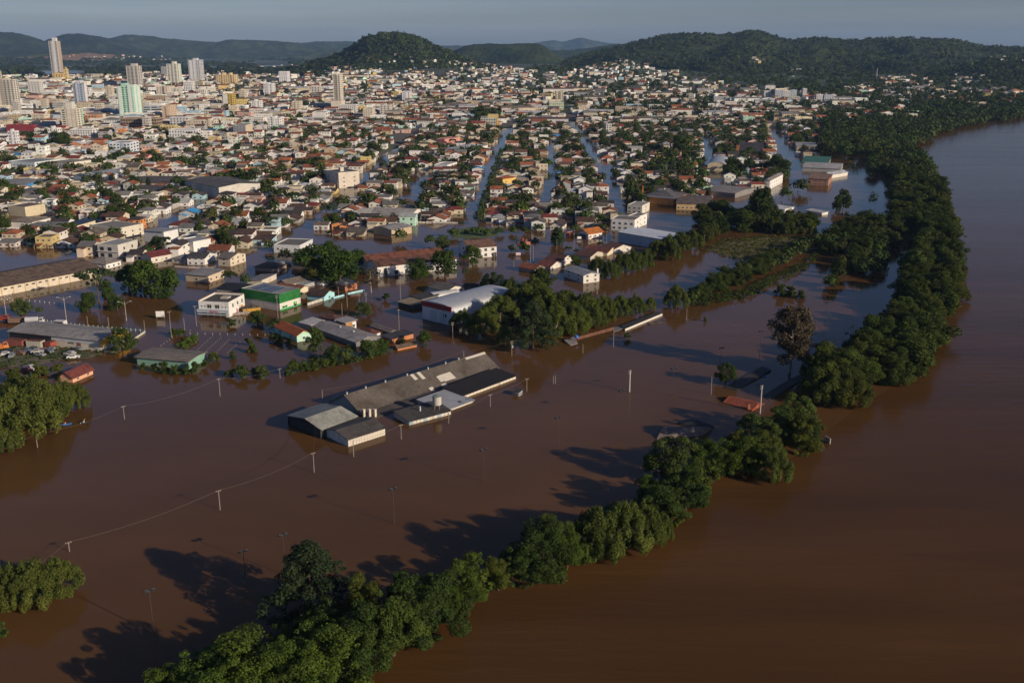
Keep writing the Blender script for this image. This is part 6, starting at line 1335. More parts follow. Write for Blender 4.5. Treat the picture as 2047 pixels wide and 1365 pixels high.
for a in [((75, 894), 866, 'bare concrete pole standing beside the left willows, first of the long wire line', 0), ((249, 838), 811, 'concrete pole in open water, second of the long wire line', 1), ((440, 792), 756, 'concrete pole with small lamp bracket, third of the long wire line', 1), ((560, 756), 736, 'pole at the shrub hedge, fourth of the long wire line', 1),
          ((139, 1102), 1082, 'pole just behind the lower left willows', 1), ((440, 1019), 979, 'pole with white box in the open water left of centre', 1), ((628, 944), 904, 'pole carrying the wire before the flooded warehouse', 1), ((707, 913), 881, 'plain pole before the cream walled annex', 0), ((802, 878), 848, 'pole with wide crossarm right of the cream walled annex', 1), ((897, 846), 825, 'thin pole before the round water tank', 0), ((980, 813), 788, 'pole with crossarm before the pale metal sheets', 1), ((1053, 782), 756, 'pole with crossarm right of the black corrugated annex', 1),
          ((633, 870), 846, 'pole at the corner of the light grey gabled hall', 1), ((645, 802), 779, 'pole behind the light grey gabled hall', 0), ((927, 714), 701, 'pole behind the far end of the warehouse ridge', 0), ((1023, 711), 681, 'pole with transformer before the dark central pine', 2), ((905, 676), 644, 'pole with double crossarm before the red banded arched hall', 2),
          ((1421, 789), 753, 'bare stub pole left of the drowned shed roofs', 0), ((1106, 767), 751, 'short stub pole in open water, left of a pair', 0), ((1110, 767), 750, 'short stub pole in open water, right of a pair', 0), ((1226, 694), 660, 'thin pole before the drowned sheet roof patch', 0), ((1165, 706), 688, 'short pole before the blue water drum', 0), ((1372, 641), 615, 'thin pole below the lone yellowish willow', 0),
          ((393, 652), 611, 'pole left of the white two storey shop', 1), ((343, 675), 622, 'pole between the shop and the garden plots', 1), ((370, 668), 636, 'thin pole above the garden plots', 0), ((556, 638), 590, 'pole before the corner of the green banded hall', 2), ((695, 628), 563, 'tall pole right of the turquoise gabled house', 2), ((718, 606), 585, 'short pole, left of a pair by the turquoise wall', 2), ((732, 606), 585, 'short pole, right of a pair by the turquoise wall', 2), ((677, 594), 573, 'plain pole beside the turquoise wall', 0), ((684, 630), 606, 'thin pole below the turquoise wall', 0), ((575, 544), 515, 'pole beside the columned porch house', 2), ((801, 606), 553, 'tall pole before the long brown tiled hall', 1), ((798, 663), 618, 'pole left of the red banded arched hall', 1), ((833, 690), 672, 'low pole by the bare brick shed', 0), ((988, 538), 507, 'pole in open flood right of the lone white house', 1), ((1027, 540), 520, 'thin pole in open flood before the dark round tree', 0), ((1060, 532), 488, 'tall pole near the two round shrubs', 1), ((1066, 530), 492, 'second tall pole near the two round shrubs', 0), ((1147, 505), 466, 'pole before the vivid orange roofed office', 1), ((1163, 508), 480, 'thin pole between the palms', 0), ((1205, 488), 470, 'pole right of the vivid orange roofed office', 0), ((1212, 492), 463, 'taller pole right of the vivid orange roofed office', 1), ((1113, 500), 478, 'pole under the conical tree in open flood', 0),
          ((176, 653), 632, 'concrete post at the yard fence, left one', 0), ((218, 656), 634, 'concrete post at the yard fence, middle one', 0), ((290, 664), 640, 'concrete post at the yard fence, right one', 0), ((14, 643), 626, 'white post above the container yard', 0)]:
    utility_pole(a[0][0], a[0][1], a[1], a[2], a[3], trafo='transformer' in a[2])
utility_pole(1258, 783, 740, 'thick pale concrete pole with small crossarms in open water', 2, thick=.24, col=(.48, .44, .37)); utility_pole(1519, 826, 770, 'tall pale concrete pole before the drowned red tile roof', 2, thick=.22, col=(.42, .38, .31))

def wire(a, b_, sag, label, n=14, rad=.026, dz=0.0):
    p, q = POLE_TOP.get(a) or Vector(a), POLE_TOP.get(b_) or Vector(b_); pts = []
    o0 = Vector((p.x, p.y, 0))
    for k in range(n + 1):
        t = k / n; v = p.lerp(q, t); v.z += dz - sag * 4 * t * (1 - t); pts.append(v - o0)
    mb = MB(); mb.tube(pts, rad, 4, cap=False); o = mb.build('overhead_wire', M['wire'], None); o.location = o0; tag(o, label, 'wire', 'sagging overhead wires')
off = P(-30, 905, 4); 
for a, b_, s, lab in [((off.x, off.y, 4.0), (75, 894), .8, 'wire from the left edge to the pole beside the left willows'), ((75, 894), (249, 838), 1.2, 'wire from the left willows to the second pole'), ((249, 838), (440, 792), 1.3, 'wire between the second and the third pole of the long line'), ((440, 792), (560, 756), .9, 'wire from the third pole to the shrub hedge'), ((139, 1102), (440, 1019), 1.0, 'long wire from the lower left willows across the brown water'), ((440, 1019), (628, 944), 1.0, 'wire towards the pole before the flooded warehouse'), ((628, 944), (633, 870), .6, 'wire running back to the grey gabled hall'), ((707, 913), (802, 878), .7, 'low wire before the cream walled annex'), ((802, 878), (897, 846), .7, 'low wire before the middle annex'), ((897, 846), (980, 813), .7, 'low wire below the round water tank'), ((980, 813), (1053, 782), .6, 'low wire before the black corrugated annex'), ((645, 802), (927, 714), 1.6, 'wire behind the ridge of the flooded warehouse'), ((927, 714), (1023, 711), .5, 'wire to the pole with transformer'), ((905, 676), (1023, 711), 1.0, 'wire between the double crossarm pole and the transformer pole'), ((139, 1102), (-99, 150, 3.5), .6, 'wire leaving to the lower left edge'), ((695, 628), (718, 606), .5, 'wire above the turquoise wall'), ((393, 652), (556, 638), .9, 'wire before the white two storey shop'), ((556, 638), (695, 628), .9, 'wire before the green banded hall'), ((798, 663), (905, 676), .8, 'wire before the red banded arched hall'), ((801, 606), (798, 663), .8, 'wire left of the red banded arched hall')]:
    wire(a, b_, s, lab)

def flood_lamp(px, py, ty, label, rz=.6):
    p, h = up(px, py, ty); e = empty('floodlight_mast', p, rz); tag(e, label, 'floodlight', 'floodlight masts of the drowned park')
    mb = MB(); mb.tube([(0, 0, -3), (0, 0, h - .2)], [.10, .06], 8); mb.build('mast', M['metal'], e, (.07, .055, .05))
    mb = MB(); mb.box(-.75, .75, -.07, .07, h - .3, h - .18); mb.build('crossbar', M['metal'], e, (.06, .055, .05))
    for x in (-.6, .6):
        mb = MB(); mb.prism([(-.32, h - .25), (.30, h - .45), (.38, h - .05), (-.25, h + .15)], x - .32, x + .32, 'x'); f = mb.build('lamp_head', M['metal'], e, (.035, .035, .04))
        mb = MB(); mb.box(x - .25, x + .25, -.42, -.34, h - .25, h + .1); mb.build('lamp_glass', M['glass'], f)
for a in [(788, 1046, 975, 'floodlight mast with a tiny green tuft at its foot'), (967, 963, 897, 'floodlight mast right below the flooded warehouse'), (1115, 894, 834, 'floodlight mast in the middle of the open brown water'), (308, 1266, 1178, 'floodlight mast at the lower left, nearest to the camera'), (571, 1150, 1067, 'floodlight mast half hidden behind the large dark pine'), (1241, 838, 780, 'floodlight mast below the thick pale pole'), (1345, 792, 736, 'floodlight mast left of the small round lone tree'), (1441, 722, 695, 'short floodlight mast behind the small round lone tree'), (1518, 717, 661, 'floodlight mast left of the tall brown eucalyptus'), (1650, 645, 604, 'floodlight mast in the channel below the dyke'), (1707, 618, 581, 'floodlight mast farthest in the channel by the riverside wood'), (490, 1150, 1100, 'thin floodlight mast in the shadow of the large dark pine')]:
    flood_lamp(*a)
def street_lamp(px, py, ty, label):
    p, h = up(px, py, ty); e = empty('street_lamp', p, .2); tag(e, label, 'street lamp', 'double arm street lamps')
    mb = MB(); mb.tube([(0, 0, -2), (0, 0, h)], [.13, .08], 8); mb.build('pole', M['concrete'], e, (.42, .38, .33))
    for s in (-1, 1):
        mb = MB(); mb.tube([(0, 0, h - 1.2), (s * 1.0, 0, h - .3), (s * 2.2, 0, h + .05)], .05, 6); a = mb.build('arm', M['metal'], e, (.4, .38, .35))
        mb = MB(); mb.box(s * 2.2 - .35, s * 2.2 + .35, -.14, .14, h - .02, h + .14); mb.build('lamp_head', M['metal'], a, (.5, .5, .5))
street_lamp(134, 648, 594, 'double arm street lamp right of the flooded square trees'); street_lamp(253, 641, 603, 'double arm street lamp before the big bright square tree'); street_lamp(14, 640, 596, 'double arm street lamp at the left edge')
for px, py, ty, h_ in ((770, 72, 55, 1), (775.5, 72, 58, 1), (1752, 158, 137, 1), (2027, 206, 183, 1), (1275, 229, 188, 1)):
    q = hit(px, py) or at_dist(px, py, 3650); D = q.y; top = height(q.x, q.y, q.z, ty); e = empty('antenna_mast', q); wd_ = .9 if D > 2600 else 1.3
    lab = {770: 'left antenna on the summit of the round hill', 775.5: 'right antenna on the summit of the round hill', 1752: 'white antenna on the right foothill', 2027: 'red lattice mast by the far river shore', 1275: 'red and white lattice mast in the middle of the town'}[px]
    tag(e, lab, 'antenna'); mb = MB(); col = (.5, .12, .06) if px > 2000 else (.45, .45, .47)
    n_ = 8
    for sx, sy in ((-1, -1), (1, -1), (1, 1), (-1, 1)): mb.tube([(sx * wd_, sy * wd_, -2), (sx * .25, sy * .25, top)], wd_ * .22, 4)
    for k in range(n_):
        z0, z1 = top * k / n_, top * (k + 1) / n_; w0, w1 = wd_ * (1 - k / n_) + .25, wd_ * (1 - (k + 1) / n_) + .25
        for f in range(4):
            c, s = math.cos(f * 1.571), math.sin(f * 1.571); mb.tube([(w0 * c - w0 * s, w0 * s + w0 * c, z0), (w1 * c + w1 * s, w1 * s - w1 * c, z1)], wd_ * .15, 3, cap=False)
    mb.build('lattice', M['metal'], e, col)
q = hit(768, 76) or at_dist(768, 76, 3600); e = house_at('summit_hut', (q.x, q.y, q.z - 1), 0, 16, 9, 6, 'gablex', 2, (.6, .55, .4), R_OLD, rows=()); tag(e, 'cream hut under the antennas on the round hill', 'hut')

# ------------------------------------------------------------------ fences and low walls
def fence(name, label, pts, post, hgt, col, rail=True, panel=False, cat='fence', w_=.09):
    ws = [P(*q) for q in pts]; e = empty(name, ws[0]); tag(e, label, cat); k0 = 0
    for a, b_ in zip(ws, ws[1:]):
        ln = (b_ - a).length; n_ = max(1, int(ln / post)); an = math.atan2(b_.y - a.y, b_.x - a.x)
        for k in range(n_ + 1):
            if k0 >= 96: break
            k0 += 1; p = a.lerp(b_, k / n_) - ws[0]; mb = MB(); mb.box(-w_, w_, -w_, w_, -1, hgt); o = mb.build('post', M['concrete'], e, col, ); o.location = p; o.rotation_euler = (0, 0, an)
        if rail or panel:
            mb = MB(); mb.box(0, ln, -.05, .05, -1 if panel else hgt * .55, hgt * .95 if panel else hgt * .62); o = mb.build('panel' if panel else 'rail', M['concrete'], e, col); o.location = a - ws[0]; o.rotation_euler = (0, 0, an)
fence('post_fence', 'row of white fence posts across the flooded square', [(4, 598), (60, 573), (124, 549)], 2.2, .7, (.55, .52, .48), rail=False)
fence('post_fence', 'second row of low white posts in the flooded square', [(4, 600), (70, 603), (118, 609)], 2.4, .7, (.55, .52, .48), rail=False)
fence('low_wall', 'low tan wall before the blue based cottage', [(124, 549), (164, 550)], 4, .7, (.5, .4, .28), panel=True, cat='wall')
fence('yard_fence', 'mint green yard fence behind the container yard shed', [(95, 645), (150, 652), (215, 658), (290, 664)], 1.8, 1.1, (.40, .52, .44))
fence('yard_fence', 'short return of the yard fence beside the bushy green tree', [(290, 665), (262, 684)], 2.0, .8, (.50, .47, .40), panel=True)
fence('low_wall', 'low white wall right of the container yard island', [(210, 704), (232, 706), (240, 702)], 3, .6, (.58, .52, .44), panel=True, cat='wall')
fence('garden_fence', 'line of grey posts before the white two storey shop', [(380, 668), (470, 670), (545, 671)], 2.6, .7, (.36, .30, .26), rail=False)
fence('garden_fence', 'row of posts along the drowned garden plots, left row', [(322, 692), (345, 676), (380, 662)], 2.2, .6, (.33, .29, .25), rail=False, w_=.07)
for i, (x0, y0, x1, y1, lab) in enumerate([(395, 700, 425, 672, 'first'), (412, 702, 442, 676, 'second'), (432, 705, 458, 680, 'third'), (455, 706, 480, 684, 'fourth')]):
    fence('vine_posts', f'{lab} row of low posts in the drowned garden plots', [(x0, y0), (x1, y1)], 1.8, .45, (.27, .24, .22), rail=False, w_=.06)
fence('turquoise_wall', 'light turquoise wall top showing above the flood, near part', [(667, 597), (687, 592)], 5, .8, (.36, .62, .66), panel=True, cat='wall', w_=.2)
fence('turquoise_wall', 'light turquoise wall top showing above the flood, far part', [(696, 589), (727, 582)], 5, .8, (.36, .62, .66), panel=True, cat='wall', w_=.2)
fence('arched_fence', 'pale fence wall with posts right of the green banded hall', [(615, 611), (637, 604), (661, 596)], 2.0, 1.2, (.50, .46, .40), panel=True, w_=.16)
fence('brick_wall', 'broken orange brick wall top beside the big spreading tree', [(584, 545), (610, 547), (638, 549)], 3, .9, (.45, .17, .08), panel=True, cat='wall')
fence('street_wall', 'white wall along the flooded street below the blank white block', [(350, 534), (378, 536), (425, 538)], 4, .8, (.5, .45, .4), panel=True, cat='wall')
fence('tile_wall', 'dark brown tiled wall top below the bare brown tree', [(672, 588), (700, 593), (722, 592)], 4, .7, (.13, .07, .05), panel=True, cat='wall')
fence('long_white_wall', 'long white wall between the school and the green lawn', [(800, 446), (860, 446), (915, 447)], 5, .9, (.52, .48, .43), panel=True, cat='wall')
def board(px, py, ty, w_, col, label, cat='sign'):
    p, h = up(px, py, ty); e = empty('sign_board', p, .1); tag(e, label, cat)
    mb = MB(); mb.box(-w_ / 2, w_ / 2, -.06, .06, h * .25, h); mb.build('board', M['plain'], e, col)
    for x in (-w_ / 2 + .2, w_ / 2 - .2):
        mb = MB(); mb.tube([(x, .1, -1), (x, .1, h)], .06, 6); mb.build('post', M['metal'], e, (.3, .3, .3))
board(321, 637, 622, 3.2, WHITE, 'blank white billboard standing in the flood near the shop'); board(1158, 479, 473, 2.2, WHITE, 'small white billboard left of the orange roofed office'); board(1036, 512, 505, 2.4, (.62, .48, .46), 'small pinkish board behind the round shrubs')
# ------------------------------------------------------------------ land rising from the water
def island(name, label, poly, hgt, c0, c1, seed):
    pts = [P(*q) for q in poly]; cx, cy = sum(p.x for p in pts) / len(pts), sum(p.y for p in pts) / len(pts); V = [(0, 0, hgt)]; n_ = len(pts); R_ = 7
    rg = random.Random(seed); ring = []
    for p, q in zip(pts, pts[1:] + pts[:1]):
        for k in range(5): t = p.lerp(q, k / 5); ring.append(((t.x - cx) * rg.uniform(.93, 1.06), (t.y - cy) * rg.uniform(.93, 1.06)))
    N_ = len(ring)
    for j in range(1, R_ + 1):
        f = j / R_
        for x, y in ring: V.append((x * f, y * f, (hgt * (1 - f ** 3) if j < R_ else -.6) + (.12 * noise.noise((x * f * .2, y * f * .2, seed)) if j < R_ else 0)))
    F_ = [(0, 1 + k, 1 + (k + 1) % N_) for k in range(N_)]
    for j in range(R_ - 1): F_ += [(1 + j * N_ + k, 1 + (j + 1) * N_ + k, 1 + (j + 1) * N_ + (k + 1) % N_, 1 + j * N_ + (k + 1) % N_) for k in range(N_)]
    me = bpy.data.meshes.new(name); me.from_pydata(V, [], F_); m, n, l, b = new_mat(name)
    t = noise_node(n, l, .16, 6, .75); rp = ramp(n, l, t.outputs[0], [(.38, c0), (.62, c1)]); l.new(rp.outputs[0], b.inputs['Base Color']); b.inputs['Roughness'].default_value = 1
    t2 = noise_node(n, l, 1.5, 5, .8); bump(n, l, b, t2.outputs[0], 1, .5); me.materials.append(m)
    o = link(name, me); o.location = (cx, cy, 0); tag(o, label, None, None, 'structure')
    return [(p.x, p.y) for p in pts]
def tufts(poly, n_, seed, leaf, col, label, hr=(.4, 1.0)):
    rg = random.Random(seed); it = []; x0, x1 = min(p[0] for p in poly), max(p[0] for p in poly); y0, y1 = min(p[1] for p in poly), max(p[1] for p in poly)
    while len(it) < n_:
        x, y = rg.uniform(x0, x1), rg.uniform(y0, y1)
        if inpoly(x, y, poly): h = rg.uniform(*hr); s = rg.uniform(.7, 1.2); it.append((x, y, .2, h, rg.uniform(.5, 1.1), tuple(c * s for c in col)))
    leaf_cloud('tall_grass', it, 14, leaf, label, 'grass', seed)
pl = island('yard_ground', None, [(-60, 745), (-60, 690), (60, 690), (200, 702), (215, 707), (185, 716), (120, 722), (60, 732), (0, 736)], .35, (.055, .062, .025), (.16, .125, .085), 1)
tufts(pl, 260, 31, .5, (.8, .9, .5), 'rough grass on the container yard island', (.2, .6))
pl = island('marsh', None, [(1402, 500), (1450, 478), (1560, 470), (1640, 476), (1655, 490), (1590, 512), (1530, 524), (1480, 523), (1440, 512)], .35, (.11, .095, .032), (.17, .125, .05), 2)
tufts(pl, 900, 32, .6, (1.25, .95, .6), 'brownish marsh grass on the low island behind the dyke', (.4, .9))
for i, g in enumerate(GREENS):
    pl = island('lawn', None, g, .4, (.045, .075, .018), (.085, .115, .03), 40 + i)
tufts([(P(*q).x, P(*q).y) for q in [(1380, 610), (1480, 580), (1600, 530), (1640, 500), (1645, 510), (1600, 545), (1490, 600), (1400, 615)]], 420, 33, .6, (.7, .75, .5), 'low green scrub along the dyke hedge', (.6, 1.6))
tufts([(P(*q).x, P(*q).y) for q in [(350, 692), (388, 672), (405, 675), (372, 700)]], 50, 34, .6, (1.2, 1.3, .6), 'bright weeds in the drowned garden plots', (.3, .9))
tufts([(P(*q).x, P(*q).y) for q in [(620, 715), (700, 712), (780, 700), (790, 708), (710, 728), (620, 745), (570, 750)]], 150, 35, .6, (1.0, 1.0, .6), 'scrub along the shore below the low grey warehouse', (.5, 1.4))

# ------------------------------------------------------------------ containers, vehicles, boats
def container(A, B, Cc, ty, col, label, roofc=(.16, .06, .04)):
    ctr, an, L, W, h = quad(A, B, Cc, ty); e = empty('shipping_container', ctr, an); tag(e, label, 'container', 'containers in the yard'); W = min(W, 2.6)
    mb = MB(); mb.box(-L / 2, L / 2, -W / 2, W / 2, 0, h); n_ = int(L / .35)
    for k in range(n_): x = -L / 2 + L * (k + .5) / n_; mb.box(x - .08, x + .08, -W / 2 - .05, -W / 2 + .01, .1, h - .1, top=False, bottom=False)
    mb.build('body', M['metal'], e, col); mb = MB(); mb.box(-L / 2 + .02, L / 2 - .02, -W / 2 + .02, W / 2 - .02, h + .005, h + .05); mb.build('roof', M['sheet'], e, roofc)
    mb = MB(); mb.box(L / 2 + .01, L / 2 + .06, -W / 2 + .1, W / 2 - .1, .1, h - .1); mb.box(L / 2 + .06, L / 2 + .1, -.05, .05, .1, h - .1); mb.build('door', M['metal'], e, tuple(c * .8 for c in col))
container((44, 695), (12, 691), (55, 690), 682, (.30, .10, .08), 'long faded red container, leftmost in the yard'); container((80, 698), (51, 696), (92, 692), 684, (.46, .43, .35), 'dirty white container between two red ones'); container((100, 699), (88, 697), (111, 693), 686, (.36, .08, .05), 'short rust red container before the yard shed')
def vehicle(name, label, px, py, rz, col, kind='car', z=0.0, group=None, scale=1.0):
    p = P(px, py, max(z, 0)); e = empty(name, (p.x, p.y, z), rz); tag(e, label, 'van' if kind == 'van' else ('truck' if kind in ('pickup', 'tanker', 'truck') else 'car'), group); e.scale = (scale,) * 3
    if kind == 'van': prof = [(-2.2, .35), (2.2, .35), (2.25, .95), (1.75, 1.2), (1.2, 1.95), (-2.1, 2.0), (-2.2, 1.8)]; wd_ = .95
    elif kind == 'pickup': prof = [(-2.5, .4), (2.4, .4), (2.45, .95), (1.3, 1.05), (.8, 1.65), (-.4, 1.68), (-.5, 1.05), (-2.5, 1.0)]; wd_ = .9
    elif kind in ('tanker', 'truck'): prof = [(-3.5, .55), (3.4, .55), (3.4, 1.6), (3.1, 2.5), (1.8, 2.5), (1.75, .95), (-3.5, .95)]; wd_ = 1.15
    else: prof = [(-2.05, .3), (2.05, .3), (2.1, .75), (1.15, .9), (.6, 1.4), (-1.0, 1.42), (-1.8, .95), (-2.1, .85)]; wd_ = .85
    mb = MB(); mb.prism([(t, zz) for t, zz in prof][::-1], -wd_, wd_, 'y'); v = [(q[0], q[1], q[2]) for q in mb.v]
    mb.v = [(q[0], q[1] * (.82 if q[2] > 1.25 else 1), q[2]) for q in v]; mb.build('body', M['metal'], e, col)
    top = max(t[1] for t in prof); zl, zh = (1.25, 1.8) if kind == 'van' else ((1.15, 1.58) if kind == 'pickup' else ((1.7, 2.35) if kind in ('tanker', 'truck') else (.95, 1.34)))
    xa, xb = (-1.9, 1.1) if kind == 'van' else ((-.3, .75) if kind == 'pickup' else ((1.95, 3.0) if kind in ('tanker', 'truck') else (-1.1, .6)))
    for s in (-1, 1):
        mb = MB(); y = s * (wd_ * .93); mb.box(xa, xb, y - .06, y + .06, zl, zh); mb.build('side_window', M['glass'], e)
    fx = {'van': 1.5, 'pickup': 1.08, 'tanker': 3.2, 'truck': 3.2}.get(kind, .9)
    mb = MB(); mb.box(fx - .14, fx + .14, -wd_ * .7, wd_ * .7, zl, zh); mb.build('windscreen', M['glass'], e)
    for x in ((-1.35, 1.35) if kind not in ('tanker', 'truck') else (-2.6, -1.4, 2.4)):
        for s in (-1, 1):
            mb = MB(); mb.tube([(x, s * wd_ - .1, .33), (x, s * wd_ + .08, .33)], .34, 12); wl = mb.build('wheel', M['rubber'], e)
            mb = MB(); mb.tube([(x, s * wd_ + .08 * s - .02, .33), (x, s * wd_ + .1 * s, .33)], .18, 8); mb.build('rim', M['metal'], wl, (.4, .4, .4))
    for s in (-1, 1):
        mb = MB(); x = prof[1][0]; mb.box(x - .02, x + .06, s * wd_ * .7 - .15, s * wd_ * .7 + .15, .62, .8); mb.build('headlight', M['frame'], e)
    if kind == 'tanker': mb = MB(); mb.tube([(-3.4, 0, 1.9), (-3.2, 0, 1.9), (1.2, 0, 1.9), (1.5, 0, 1.9)], [.5, 1.0, 1.0, .5], 14); mb.build('tank', M['metal'], e, (.5, .5, .5))
    if kind == 'truck': mb = MB(); mb.box(-3.5, 1.6, -1.15, 1.15, 1.0, 2.2); mb.build('cargo_box', M['metal'], e, tuple(c * .8 for c in col))
    return e
vehicle('parked_van', 'white van behind the ridge of the container yard shed', 119, 653, 2.9, (.62, .60, .56), 'van', 0.0, scale=1.25)
vehicle('tanker_truck', 'pale tanker truck behind the container yard shed', 70, 648, .2, (.55, .54, .52), 'tanker', .0)
vehicle('old_truck', 'rusty old truck left of the pale tanker', 38, 646, .1, (.25, .16, .11), 'truck', .0); vehicle('old_truck', 'red truck at the left edge above the yard', 2, 642, .1, (.30, .05, .03), 'truck', .0); vehicle('old_truck', 'orange lorry at the left edge below the containers', -4, 699, .5, (.5, .15, .03), 'truck', .2)
vehicle('pickup_truck', 'white cab pickup half sunk in the muddy water', 62, 736, -.5, (.60, .58, .55), 'pickup', -.5); vehicle('pickup_truck', 'dark red vehicle sunk behind the white cab pickup', 50, 741, -.4, (.16, .03, .025), 'pickup', -.4)
cr = random.Random(5); CARS = [('silver', (.26, .27, .28)), ('black', (.025, .025, .028)), ('dirty white', (.42, .40, .37)), ('dark grey', (.09, .09, .095)), ('blue grey', (.12, .15, .19)), ('rusty', (.22, .11, .07))]
SC = [(8, 710, 'leftmost of the scrap row'), (18, 706, 'behind the leftmost scrap car'), (24, 713, 'in front of the left scrap pair'), (42, 708, 'between the scrap pair and the heap'), (56, 703, 'on the left of the scrap heap'), (68, 700, 'at the back of the scrap heap'), (75, 705, 'on top of the scrap heap'), (67, 709, 'at the front of the scrap heap'), (80, 711, 'at the right front of the scrap heap'), (86, 703, 'on the right of the scrap heap'), (98, 704, 'between the scrap heap and the shed door'), (104, 700, 'beside the rust red container'), (140, 709, 'alone below the shed door'), (150, 704, 'below the brown shed door'), (158, 700, 'at the right end of the yard shed')]
for i, (px, py, lab) in enumerate(SC):
    cn, cc = CARS[(i * 5 + 2) % 6]; vehicle('scrap_car', f'{cn} scrap car {lab}', px, py, cr.uniform(0, 6.28), cc, 'car', .35 + (.9 if 'on top' in lab else 0), 'scrap cars on the yard island', scale=.95)
vehicle('scrap_car', 'white car by the small red roofed house, orange stripe', 147, 716, .3, (.66, .64, .60), 'car', .25, 'scrap cars on the yard island')
vehicle('parked_car', 'grey car under the big spreading tree, left of a pair', 558, 530, .3, (.2, .22, .25), 'car', -.2); vehicle('parked_car', 'pale car under the big spreading tree, right of a pair', 566, 528, .3, (.4, .42, .45), 'car', -.2)
# flooded little guard hut
e = hb('guard_hut', 'tiny dark roofed hut drowned to its windows, right of the warehouse', 'hut', (1037, 792), (1026, 790), (1048, 788), 785, 'shed', .2, (.42, .42, .42), (.06, .06, .06), rows=(.25,), wcols=(2, 2), wsize=(1.0, .5), o=.2)
# sunken machines with orange parts
def machine(px, py, rz, label, col, boom):
    p = P(px, py); e = empty('sunken_machine', (p.x, p.y, -.2), rz); tag(e, label, 'machine')
    mb = MB(); mb.box(-1.6, 1.6, -1.1, 1.1, 0, 1.2); mb.box(-1.5, -.2, -1.0, .1, 1.2, 2.3); mb.build('body', M['metal'], e, col)
    mb = MB(); mb.box(-1.52, -.18, -1.05, -.98, 1.4, 2.1); mb.build('cab_window', M['glass'], e)
    if boom: mb = MB(); mb.tube([(.8, 0, 1.2), (2.6, 0, 2.6), (4.4, 0, 1.0)], [.22, .2, .16], 6); mb.build('boom', M['metal'], e, col)
machine(1039, 486, .2, 'black machine with grey cab, left in the sunken group', (.05, .045, .04), False); machine(1047, 484, -.4, 'orange machine in the middle of the sunken group', (.48, .12, .04), True); machine(1053, 487, .5, 'second orange machine, front of the sunken group', (.42, .11, .05), False); machine(1062, 484, .1, 'long dark machine trailing behind the orange ones', (.035, .03, .03), True); machine(1072, 482, .2, 'small pale capped dark machine, right end of the group', (.08, .07, .06), False)
# rubble and yellow skip between shop and green hall
p = P(502, 622); e = empty('yellow_skip', p, .45); tag(e, 'yellow skip heaped with dark rubble before the green banded hall', 'skip')
mb = MB(); mb.prism([(-1.4, 0), (1.4, 0), (1.7, 1.5), (-1.7, 1.5)][::-1], -3.4, 3.4, 'y'); mb.v = [(q[1], q[0], q[2]) for q in mb.v]; mb.build('bin', M['metal'], e, (.50, .28, .05))
mb = MB(); rg = random.Random(9)
for k in range(60): x, y, s = rg.uniform(-3.3, 3.3), rg.uniform(-1.3, 1.3), rg.uniform(.2, .6); z = 1.3 + .9 * math.cos(x * .5) * rg.random(); mb.box(x - s, x + s, y - s * .7, y + s * .7, z, z + s * .8)
mb.build('rubble', M['plain'], e, (.075, .065, .055))
p = P(478, 628); e = empty('debris_pile', p, .2); tag(e, 'pale debris pile washed against the white two storey shop', 'debris'); mb = MB()
for k in range(40): x, y, s = rg.uniform(-3.5, 3.5), rg.uniform(-1.6, 1.6), rg.uniform(.15, .6); mb.box(x - s, x + s, y - s * .5, y + s * .5, -.3, s * 1.3)
mb.build('planks', M['plain'], e, (.38, .32, .28))
# people in kayaks
def person(loc, rz, label, shirt, lying=False):
    bm_v = [(0, 0, .05), (0, 0, .30), (0, .02, .52), (0, .03, .62), (0, .04, .74), (.20, .02, .50), (.34, .16, .30), (.30, .38, .30), (-.20, .02, .50), (-.34, .16, .30), (-.30, .38, .30), (.10, .12, .04), (.14, .48, .16), (.12, .80, .02), (-.10, .12, .04), (-.14, .48, .16), (-.12, .80, .02)]
    ed = [(0, 1), (1, 2), (2, 3), (3, 4), (2, 5), (5, 6), (6, 7), (2, 8), (8, 9), (9, 10), (0, 11), (11, 12), (12, 13), (0, 14), (14, 15), (15, 16)]
    rad = [.15, .15, .14, .055, .11, .065, .045, .035, .065, .045, .035, .085, .065, .045, .085, .065, .045]
    me = bpy.data.meshes.new('person'); me.from_pydata(bm_v, ed, []); o = bpy.data.objects.new('person', me); C.objects.link(o)
    sk = o.modifiers.new('skin', 'SKIN'); sb = o.modifiers.new('smooth', 'SUBSURF'); sb.levels = 1; sb.render_levels = 1
    for sv, rd in zip(me.skin_vertices[0].data, rad): sv.radius = (rd, rd)
    me.skin_vertices[0].data[0].use_root = True; me.materials.append(M['skin'])
    o.location = loc; o.rotation_euler = (0, 0, rz); tag(o, label, 'person')
    mb = MB(); mb.tube([(0, 0, .02), (0, 0, .2), (0, .02, .42), (0, .02, .56)], [.19, .18, .19, .12], 10); mb.build('shirt', M['cloth'], o, shirt)
    mb = MB(); mb.tube([(0, .02, .74), (0, .02, .80), (0, .03, .86)], [.118, .11, .05], 8); mb.build('hair', M['cloth'], o, (.02, .015, .012)); return o
